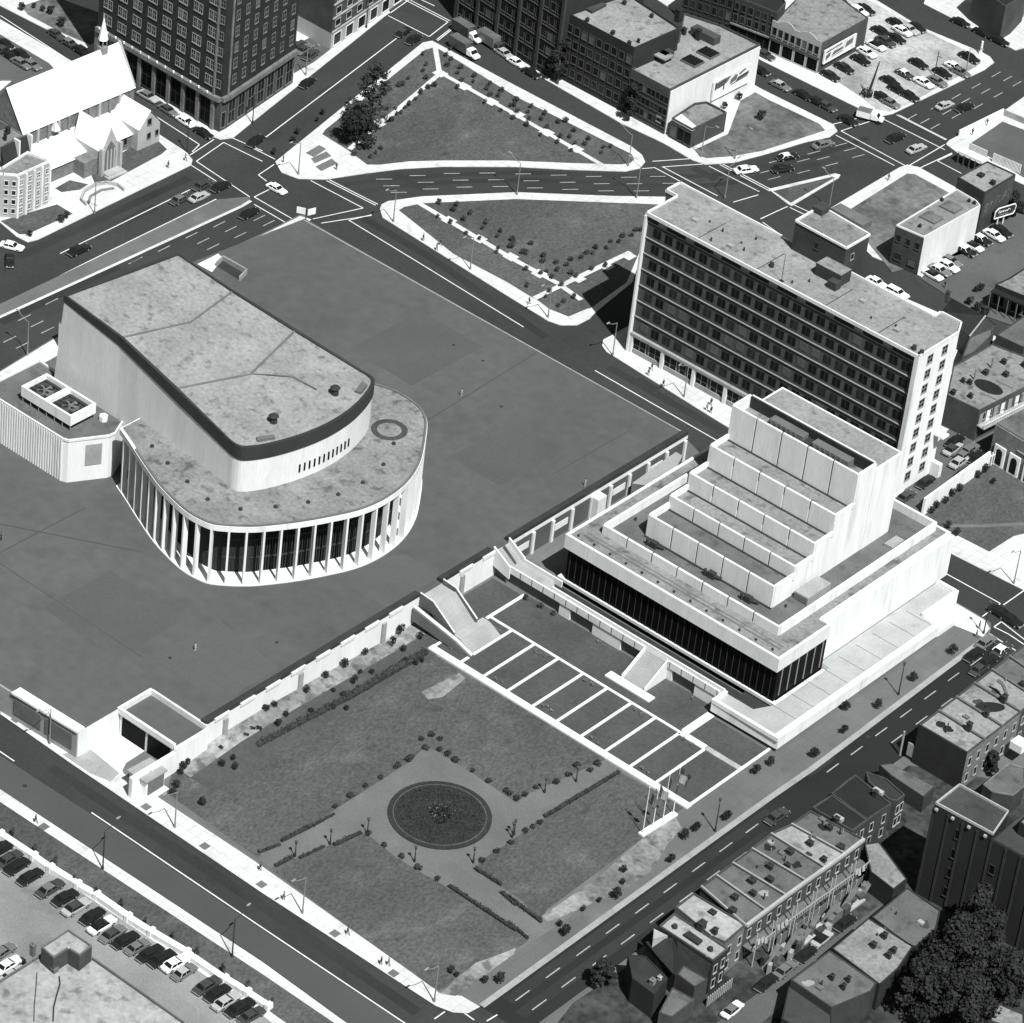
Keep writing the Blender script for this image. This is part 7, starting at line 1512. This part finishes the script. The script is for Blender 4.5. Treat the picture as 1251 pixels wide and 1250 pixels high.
plant('a', C(310, 0, [(965, 985), (950, 1010), (1030, 1025), (875, 1040), (1000, 1055), (935, 1070), (1105, 1070), (1090, 1095), (1010, 1120), (1175, 1110), (1160, 1135), (1075, 1145), (1165, 1190), (1155, 1210), (1235, 1165), (1225, 1185), (880, 975)]) + C(620, 0, [(20, 1150), (15, 1180)]), 'small dark shrub along the long white path of the lower park', 'shrub', 'shrubs on the long path of the lower park', 'shrub')
plant('a', C(620, 0, [(110, 1170), (85, 1215), (170, 1230), (375, 1215), (405, 1215), (420, 1190), (470, 1190), (490, 1160), (545, 1135), (530, 1160), (590, 1130), (610, 1105), (635, 1105)]) + C(620, 310, [(70, 0), (85, 80), (90, 160), (165, 15), (165, 45), (185, 90), (230, 50), (235, 85), (300, 35), (280, 60), (350, 25), (155, 100), (210, 120), (325, 115), (400, 80), (465, 65), (180, 210), (240, 255), (265, 235), (315, 215), (255, 155), (195, 185), (300, 100)]), 'small dark shrub near the path crossing of the lower park', 'shrub', 'shrubs near the path crossing of the lower park', 'shrub')
plant('b', C(310, 0, [(325, 548), (300, 580), (205, 640), (185, 680), (95, 735)]), 'dark bushy plant on the white pavement left of the two park trees', 'shrub', 'bushes on the upper park pavement', 'shrub')
plant('col', [(px, py+8) for px, py in C(0, 930, [(60, 325), (165, 405), (258, 470), (350, 545), (455, 610), (573, 675), (690, 745), (820, 815), (935, 905), (1062, 975), (1180, 1065)]) + C(310, 930, [(85, 1140)])], [f'young dark tree in the grass strip above the white lot wall, {ORD[i]} from the left' for i in range(12)], 'young tree', 'young trees in the grass strip', 'young_tree')
plant('tree', [(px, py+4) for px, py in C(931, 620, [(905, 690), (718, 815), (552, 945), (385, 1065), (395, 955), (245, 1180), (40, 1218)]) + C(620, 930, [(1180, 48), (1040, 270), (895, 322), (845, 358), (775, 470), (515, 645), (270, 820)]) + C(310, 930, [(1175, 1045)])], ['small bushy street tree ' + s for s in ('nearest the theatre street corner', 'beside the dark lamp at the theatre terrace', 'below the middle of the theatre terrace', 'on the pavement below the terrace left part', 'close against the theatre terrace wall', 'left below the theatre terrace corner', 'right of the kerbed lawns on the grey pavement', 'at the street end of the kerbed lawns', 'beside the dark lamp near the flagpoles', 'right of the flag plinth, upper of two', 'right of the flag plinth, lower of two', 'beside the upper end of the rubble strip', 'beside the middle of the rubble strip', 'where the garden path meets the shopping street', 'at the bottom corner of the garden')], 'small tree', 'small trees on the shopping street pavement', 'small_tree', smin=.6, smax=.78)
plant('b', C(620, 930, [(545, 588), (360, 715), (245, 790), (435, 675), (550, 530)]) + C(310, 930, [(965, 1030), (1100, 1060), (940, 1010)]), 'low dark weedy bush at the edge of the rubble strip', 'shrub', 'bushes along the rubble strip', 'shrub', smin=.6, smax=.9)
wallb = C(310, 620, [(430, 762), (530, 700), (660, 655), (700, 600), (480, 835), (250, 885), (150, 1000), (95, 960), (115, 1045), (340, 815), (55, 980)])
plant('b', wallb, 'dark bush on the planted bank under the white plaza wall', 'shrub', 'bushes under the plaza wall', 'shrub', z0=1.0, smin=.7, smax=1.1)
plant('b', C(310, 620, [(375, 890), (270, 990), (425, 910), (375, 965), (440, 970), (710, 690), (720, 740), (770, 755), (800, 740), (790, 630), (820, 600), (505, 800), (560, 800), (20, 1080)]) + C(0, 620, [(1170, 1110), (1200, 1080), (1050, 1165), (1110, 1210)]), 'dark bush along the garden hedge below the plaza bank', 'shrub', 'bushes along the garden hedge', 'shrub', smin=.65, smax=1.0)
plant('b', C(0, 930, [(890, 20), (860, 65), (840, 125), (825, 160), (1055, 30), (1120, 40), (870, 40)]) + C(0, 620, [(860, 1185)]), 'dark bush in the short line right of the garden kiosk', 'shrub', 'bushes right of the kiosk', 'shrub', smin=.7, smax=1.0)
plant('tree', C(0, 930, [(965, 212)]), ['small lone bush tree on the lawn right of the kiosk'], 'small tree', 'small lawn trees', 'small_tree', smin=.55, smax=.6)
plant('box', C(310, 930, [(530, 125), (462, 170), (605, 85), (675, 35), (385, 220), (735, 0)]) + C(310, 620, [(820, 1155), (745, 1200), (690, 1235), (797, 1110), (845, 1090), (885, 1110)]), 'clipped dark bush in the broken hedge upper left of the round bed', 'hedge bush', 'hedge bushes upper left of the round bed', 'hedge_bush', smin=.75, smax=1.05)
plant('box', C(310, 930, [(965, 5), (1042, 50), (1120, 100), (1205, 150), (1250, 185)]) + C(310, 620, [(885, 1160), (960, 1210), (925, 1185)]), 'clipped dark bush in the broken hedge upper right of the round bed', 'hedge bush', 'hedge bushes upper right of the round bed', 'hedge_bush', smin=.75, smax=1.05)
plant('box', C(310, 930, [(545, 355), (622, 408), (705, 462), (785, 515), (875, 570)]), 'clipped dark bush in the broken hedge lower left of the round bed', 'hedge bush', 'hedge bushes lower left of the round bed', 'hedge_bush', smin=.75, smax=1.05)
plant('box', C(310, 930, [(1222, 395), (1155, 438), (1085, 480)]) + C(620, 930, [(150, 300), (85, 340), (15, 395), (120, 320)]), 'clipped dark bush in the broken hedge lower right of the round bed', 'hedge bush', 'hedge bushes lower right of the round bed', 'hedge_bush', smin=.75, smax=1.05)
plant('box', C(620, 930, [(5, 160), (40, 180), (80, 165), (135, 130), (230, 105), (285, 70), (330, 25), (390, 50), (430, 20)]), 'clipped dark bush lining the upper side of the right arm path', 'hedge bush', 'hedge bushes on the right arm path', 'hedge_bush', smin=.75, smax=1.05)
plant('flower', C(620, 620, [(130, 690), (155, 705), (180, 715), (370, 830), (400, 850), (605, 970), (640, 990), (840, 1110), (880, 1140), (165, 950), (205, 975), (190, 955), (400, 1105), (430, 1130), (640, 1245), (430, 645), (460, 665), (880, 915)]) + C(310, 620, [(940, 680), (1150, 820), (1180, 840)]) + C(620, 930, [(640, 40), (670, 60)]), 'low mottled planting in one of the kerbed lawn panels', 'planting', 'plantings in the kerbed lawn panels', 'planting')
plant('a', C(620, 620, [(85, 440), (155, 480), (215, 515)]) + C(620, 930, [(830, 60), (860, 85)]), 'small dark shrub with pale base beside the walkway or last lawn panel', 'shrub', 'shrubs at the kerbed lawn edges', 'shrub', smin=.6, smax=.8)
plant('b', C(1101, 500, [(770, 700), (585, 835), (515, 890), (440, 960), (350, 1010), (300, 1060), (930, 760), (850, 645), (470, 1210), (560, 1290)], 8.33), 'dark shrub on the right hand lawn below the long white wall', 'shrub', 'shrubs below the long white wall', 'shrub', smin=.7, smax=1.1)
plant('b', C(0, 0, [(290, 1062), (315, 1042), (140, 1130)]), 'dark shrub at the pavement edge below the pale apartment block', 'shrub', 'shrubs below the apartment block', 'shrub', smin=.8, smax=1.1)
plant('b', C(820, 0, [(640, 960), (500, 1040), (850, 1150)], 7.81) + C(1101, 290, [(760, 560), (800, 550), (770, 760), (690, 690), (850, 800)], 8.33) + C(0, 0, [(100, 50), (160, 40), (200, 55), (240, 70), (290, 130)]), 'wild dark bush in a back yard or vacant lot', 'shrub', 'wild bushes of yards and lots', 'shrub', smin=.8, smax=1.5)
for k in SH:
    if SH[k][1] == 0:
        for c in list(SH[k][0].children)+[SH[k][0]]: bpy.data.objects.remove(c)
def hedge(a, c, label, wd_=.7, h=.65, o=(310, 930), grp=None):
    p, q = [W(x, y, KZ).xy for x, y in C(o[0], o[1], [a, c])]; d = q-p; L = d.length; d = d.normalized(); n = Vector((-d.y, d.x))
    t = thing('hedge', label, 'hedge', (*((p+q)/2), KZ), grp)
    b = MB(); b.obox((p+q)/2, d, L, wd_*.7, KZ, KZ+h*.75)
    for _ in range(int(L*26)):
        u = random.uniform(-.5, .5)*L; v = random.uniform(-.5, .5)*wd_; z = KZ+h*random.uniform(.35, 1.05)
        c_ = (p+q)/2+d*u+n*v; b.leaves((c_.x, c_.y, z), (.1, .1, .1), 1, .34)
    b.build('foliage', 'hedge', t)
G_ = 'clipped garden hedges'
hedge((130, 385), (270, 315), 'straight clipped hedge on the upper side of the path from the lower left street', grp=G_)
hedge((20, 440), (125, 400), 'thin low hedge nearest the lower left street, upper side of the path', .5, .4, grp=G_); hedge((280, 312), (380, 255), 'thin low hedge between clipped hedge and bushes upper left', .5, .4, grp=G_)
hedge((380, 405), (510, 345), 'clipped hedge at the top corner of the bottom lawn', grp=G_); hedge((100, 505), (185, 460), 'short clipped hedge at the street end of the bottom lawn', grp=G_); hedge((215, 465), (335, 410), 'thin low hedge between the two clipped hedges of the bottom lawn', .5, .4, grp=G_)
hedge((930, 600), (1250, 812), 'long clipped hedge on the left side of the lower right path', grp=G_); hedge((1055, 515), (1180, 595), 'clipped hedge at the near corner of the right lawn', grp=G_); hedge((1180, 630), (1250, 690), 'short clipped hedge on the right side of the lower right path', grp=G_)
hedge((0, 650), (160, 772), 'clipped hedge at the lower tip of the right lawn', o=(620, 930), grp=G_); hedge((175, 270), (530, 55), 'long straight clipped hedge along the top of the right lawn', o=(620, 930), grp=G_); hedge((0, 770), (95, 850), 'clipped hedge at the lower end of the bottom lawn', .6, .5, o=(620, 930), grp=G_)
hedge((10, 1150), (430, 925), 'broad dark hedge under the plaza bank, lower half', 1.5, 1.0, o=(310, 620), grp=G_); hedge((430, 925), (820, 695), 'broad dark hedge under the plaza bank, upper half near the staircase', 1.6, 1.0, o=(310, 620), grp=G_)
# round flower bed
cc_ = Vector((47.8, -73.35)); t = thing('round_flower_bed', 'round dark flower bed with pale ring and central clump in the garden', 'flower bed', (*cc_, KZ)); RB = 8.55
ring = lambda r, n=48: [(cc_.x+r*math.cos(k*2*math.pi/n), cc_.y+r*math.sin(k*2*math.pi/n)) for k in range(n)]
part(t, 'soil', 'bed', lambda b: b.prism(ring(RB), KZ, KZ+.18)); 
def ringf(b):
    a, c = ring(RB-1.0), ring(RB-.82)
    for k in range(48): b.quad((*a[k], KZ+.2), (*a[(k+1) % 48], KZ+.2), (*c[(k+1) % 48], KZ+.2), (*c[k], KZ+.2))
part(t, 'pale_ring', 'lawn', ringf)
def plants(b):
    for _ in range(2600):
        r = (RB-1.3)*random.random()**.5; a = random.random()*6.283; b.leaves((cc_.x+r*math.cos(a), cc_.y+r*math.sin(a), KZ+.25), (.08, .08, .08), 1, .3)
part(t, 'bedding_plants', 'bed', plants)
part(t, 'central_clump', 'leaf_dark', lambda b: [b.leaves((cc_.x+random.uniform(-1.7, 1.7), cc_.y+random.uniform(-1.7, 1.7), KZ+.6), (.5, .5, .45), 40, .34) for _ in range(18)])
part(t, 'clump_flowers', 'leaf_pale', lambda b: [b.leaves((cc_.x+random.uniform(-1.9, 1.9), cc_.y+random.uniform(-1.9, 1.9), KZ+1.05), (.2, .2, .15), 2, .2) for _ in range(22)])

def tree(label, px, py, h, r, blobs, m='leaf', leaf=.55, n=260, z0=KZ, base=None, group=None, lean=(0, 0)):
    v = W(px, py, z0) if base is None else Vector(base)
    t = thing('broadleaf_tree', label, 'tree', v, group)
    b = MB(); b.tube(v-Vector((0, 0, .1)), v+Vector((lean[0]*.4, lean[1]*.4, h*.45)), .32*h/10, .22*h/10, 8)
    top = v+Vector((lean[0], lean[1], h*.85)); b.tube(v+Vector((lean[0]*.4, lean[1]*.4, h*.45)), top, .22*h/10, .05, 7)
    cs = []
    for k in range(blobs):
        a = random.random()*6.283; u = random.random(); zz = h*(.3+.68*u); rr = r*(1-.75*abs(u-.35)**1.1)*random.uniform(.3, 1.0)
        c = v+Vector((lean[0]*u+rr*math.cos(a), lean[1]*u+rr*math.sin(a), zz)); cs.append(c)
        b.tube(v+Vector((lean[0]*.5, lean[1]*.5, max(zz-1.6, h*.22))), c, .1*h/10, .03, 5, cap=False)
    b.build('trunk', 'bark', t)
    f = MB()
    for c in cs: s = random.uniform(.75, 1.3)*r*.34; f.leaves(c, (s, s, s*.75), n, leaf, hollow=.2)
    f.build('crown', m, t); return t
v = W(*C(310, 0, [(548, 600)])[0], KZ); t = thing('broadleaf_tree', 'tall loose spiky tree in the upper triangular park', 'tree', v)
tb, tc = MB(), MB(); tb.tube(v-Vector((0, 0, .1)), v+Vector((.4, .3, 9)), .34, .16, 8); tb.tube(v+Vector((.4, .3, 9)), v+Vector((.9, .8, 14.6)), .16, .03, 6)
for k in range(46):
    u = .22+.76*k/45; z_b = 15*u; a = k*2.4+random.uniform(-.4, .4); Lb = (4.6*(1-u)**.6+.5)*random.uniform(.55, 1.1)
    r0b = v+Vector((.5*u, .4*u, z_b*.94)); e_b = r0b+Vector((math.cos(a)*Lb, math.sin(a)*Lb, .9+.5*random.random()))
    tb.tube(r0b, e_b, .08, .02, 5, cap=False)
    for f_ in (.55, .8, 1.0): s_ = random.uniform(.45, .95); c_ = r0b.lerp(e_b, f_)+Vector((random.uniform(-.3, .3), random.uniform(-.3, .3), .1)); tc.leaves(c_, (s_, s_, s_*.6), 30, .42, hollow=.1)
tb.build('trunk', 'bark', t); tc.build('crown', 'leaf', t)
tree('dark bushy tree left in front of the tall park tree', *C(310, 0, [(490, 690)])[0], 7.5, 4.3, 30, 'leaf_dark', .5, 170)
for lb, px, py, h, r in (('big dark tree at the foot of the tall dark building', 1165, 1215, 14, 5.5), ('big dark tree in the lower right corner, nearest the frame edge', 1215, 1235, 12, 5), ('big dark tree overhanging the grey flat roofs', 1128, 1240, 10.5, 4.8), ('dark tree climbing before the tall dark wall', 1190, 1165, 12, 4.2), ('dark tree at the bottom frame edge, lower right', 1170, 1268, 11, 5)):
    tree(lb, px, py, h, r, 34, 'leaf_dark', .6, 190, group='trees of the lower right yard')
for lb, o, x, y, h, r, s in (('dark tree against the seam of the warehouse row', (620, 0), 235, 400, 11, 2.6, 3.906), ('dark tree before the billboard building front', (620, 0), 575, 575, 8.5, 2.3, 3.906), ('dark street tree at the bottom street corner of the old houses', (620, 930), 450, 1085, 5.5, 2.0, 3.906), ('dark tree in the yard between row houses and dark tower', (1110, 860), 880, 760, 5, 1.6, 8.87), ('small tree by the vacant lot side of the right shops', (1131, 180), 1130, 880, 5, 2.2, 10.42)):
    tree(lb, *C(o[0], o[1], [(x, y)], s)[0], h, r, 16, 'leaf_dark', .45, 120)

# ================================================================ PEOPLE
def person_mesh(stride, name):
    V_ = []; E_s = []; Rr = []
    def add(v, r, par=None):
        V_.append(v); Rr.append(r); i = len(V_)-1
        if par is not None: E_s.append((par, i))
        return i
    pel = add((0, 0, .94), .135); sp_ = add((.01, 0, 1.15), .125, pel); chs = add((.0, 0, 1.36), .15, sp_); nk = add((0, 0, 1.49), .06, chs); hd = add((.02, 0, 1.58), .085, nk); ht = add((.02, 0, 1.69), .08, hd)
    for s in (-1, 1):
        f = s*stride
        hip = add((0, s*.1, .86), .095, pel); kn = add((.12*max(f, 0)+.22*f*.5+.03, s*.1, .48), .062, hip); an = add((.36*f-.05*(f < 0), s*.1, .09+(.07 if f < 0 else 0)), .042, kn); add((.36*f+.15, s*.11, .04+(.02 if f < 0 else 0)), .035, an)
        sh = add((0, s*.19, 1.40), .06, chs); el = add((-.14*f-.02, s*.25, 1.13), .042, sh); wr = add((-.25*f+.06, s*.25, .91), .03, el); pa_ = add((-.27*f+.08, s*.25, .85), .032, wr)
        for k in range(4): add((-.28*f+.075+.018*k, s*.25, .765+.006*abs(k-1.5)), .009, pa_)
        add((-.26*f+.13, s*.245, .82), .01, wr)
    me = bpy.data.meshes.new(name); me.from_pydata(V_, E_s, []); o = bpy.data.objects.new(name, me); COL.objects.link(o)
    sk = o.modifiers.new('skin', 'SKIN'); ly = me.skin_vertices[0].data
    for i, r in enumerate(Rr): ly[i].radius = (r, r*(1.25 if i in (1, 2) else 1))
    ly[0].use_root = True
    ss = o.modifiers.new('sub', 'SUBSURF'); ss.levels = 1
    dg = bpy.context.evaluated_depsgraph_get(); dg.update()
    out = bpy.data.meshes.new_from_object(o.evaluated_get(dg)); bpy.data.objects.remove(o)
    return out
PM = [person_mesh(.9, 'person'), person_mesh(.35, 'person')]
def person_variant(me, top, leg):
    m = me.copy(); m.materials.clear()
    for k in (leg, top, 'skin'): m.materials.append(MT[k])
    for p in m.polygons:
        z = p.center.z; y = abs(p.center.y)
        p.material_index = 2 if z > 1.47 or (y > .2 and z < .97) else (1 if z > .93 else 0); p.use_smooth = True
    return m
hb = MB()
for k in range(4): hb.loft([[(.01+math.cos(a*.785)*r, math.sin(a*.785)*r, z) for a in range(8)] for r, z in ((.095, 1.6), (.105, 1.68), (.085, 1.76), (.03, 1.79))]); break
HM = hb.mesh('hair', 'hair')
PV = {}
def person(px, py, a, look, label, pose=0, z0=KZ):
    top, leg = look; key = (top, leg, pose)
    if key not in PV: PV[key] = person_variant(PM[pose], top, leg)
    p = W(px, py, z0); o = bpy.data.objects.new('person', PV[key]); COL.objects.link(o); o.location = p; o.rotation_euler.z = a
    tag(o, label, 'person', 'people on foot')
    h = bpy.data.objects.new('hair', HM); COL.objects.link(h); h.parent = o
DK = ('cloth_dark', 'cloth_dark'); MX = ('cloth_mid', 'cloth_dark'); PL = ('cloth_pale', 'cloth_dark'); PP = ('cloth_pale', 'cloth_pale')
for i, (px, py, a, lk, lb) in enumerate([
    (*C(0, 620, [(85, 960)])[0], 0, DK, 'dark dressed walker in front of the plaza canopy grilles'), (*C(310, 930, [(28, 522)])[0], 0, DK, 'dark dressed walker where the garden path meets the lower left street'),
    (*C(310, 930, [(445, 828)])[0], 0, DK, 'dark dressed walker alone on the white pavement beside the bottom lawn'), (*C(310, 930, [(605, 972)])[0], 3.1, DK, 'left of two walkers on the white pavement near the bottom corner'), (*C(310, 930, [(640, 976)])[0], 3.1, MX, 'right of two walkers on the white pavement near the bottom corner'),
    (*C(310, 930, [(140, 662)])[0], 0, MX, 'walker beside the curved arm lamp at the bottom lawn'), (*C(0, 930, [(168, 294)])[0], 0, DK, 'dark dressed walker on the far pavement above the parked cars'), (*C(310, 0, [(392, 812)])[0], 2, DK, 'walker beside the three flower beds of the upper park'),
    (*C(620, 310, [(686, 556)])[0], 2.6, DK, 'upper walker in the group at the office slab front'), (*C(620, 310, [(670, 582)])[0], 2.6, MX, 'lower left walker in the group at the office slab front'), (*C(620, 310, [(740, 636)])[0], 2.6, DK, 'walker near the kerb before the office slab'), (*C(620, 310, [(968, 724)])[0], 2.6, DK, 'upper of three walkers near theatre and office'), (*C(620, 310, [(948, 750)])[0], 2.6, MX, 'left of three walkers near theatre and office'), (*C(620, 310, [(968, 762)])[0], 2.6, DK, 'lowest of three walkers near theatre and office'),
    (*C(620, 310, [(100, 243)])[0], 1, DK, 'walker at the bottom entrance of the lower park path'), (*C(0, 0, [(800, 802)])[0], 0, DK, 'walker alone on the broad church corner pavement'), (*C(0, 0, [(882, 768)])[0], 0, MX, 'walker waiting at the church corner crossing'),
    (*C(310, 0, [(806, 1150)])[0], 0, DK, 'walker on the lower park pavement, upper of three'), (*C(310, 0, [(888, 1172)])[0], 0, DK, 'walker on the lower park pavement, right of three'), (*C(310, 0, [(870, 1195)])[0], 0, MX, 'walker on the lower park pavement, lowest of three'),
    (*C(931, 0, [(600, 862)])[0], 1.5, DK, 'walker on the white pavement above the vacant lot'), (*C(931, 0, [(1000, 645)])[0], 1.5, DK, 'left walker along the white corner lot wall'), (*C(931, 0, [(1070, 598)])[0], 1.5, DK, 'right walker along the white corner lot wall'),
    (*C(1081, 740, [(840, 208)], 7.35)[0], 0, DK, 'walker at the theatre corner beside the dark lamp'), (*C(1081, 740, [(815, 285)], 7.35)[0], 0, DK, 'walker on the grey pavement near the theatre street corner'), (*C(620, 310, [(1112, 410)])[0], 0, DK, 'walker hidden at the theatre side')]):
    if i == 25: continue
    person(px, py, a, lk, lb, i % 2)
for px, py, lk, lb in ((238, 795, PP, 'pale dressed person alone on the plaza left of the garage'), (563, 484, PP, 'pale dressed person alone on the plaza between hall and street'), (0.8, 660, DK, 'dark dressed person on the plaza at the left frame edge'), (714, 594, PP, 'pale dressed person on the plaza near the theatre wall')): person(px, py, 1.0, lk, lb, 1, D+.02)
for px, py, lb in ((*C(931, 310, [(868, 162)])[0], 'dark dressed person at the parking lot mouth behind the office slab'), (*C(310, 0, [(138, 775)])[0], 'person at the rounded corner of the upper park pavement')): person(px, py, 1.0, DK, lb, 1)
for k in LP:
    if LP[k][1] == 0:
        for c in list(LP[k][0].children)+[LP[k][0]]: bpy.data.objects.remove(c)
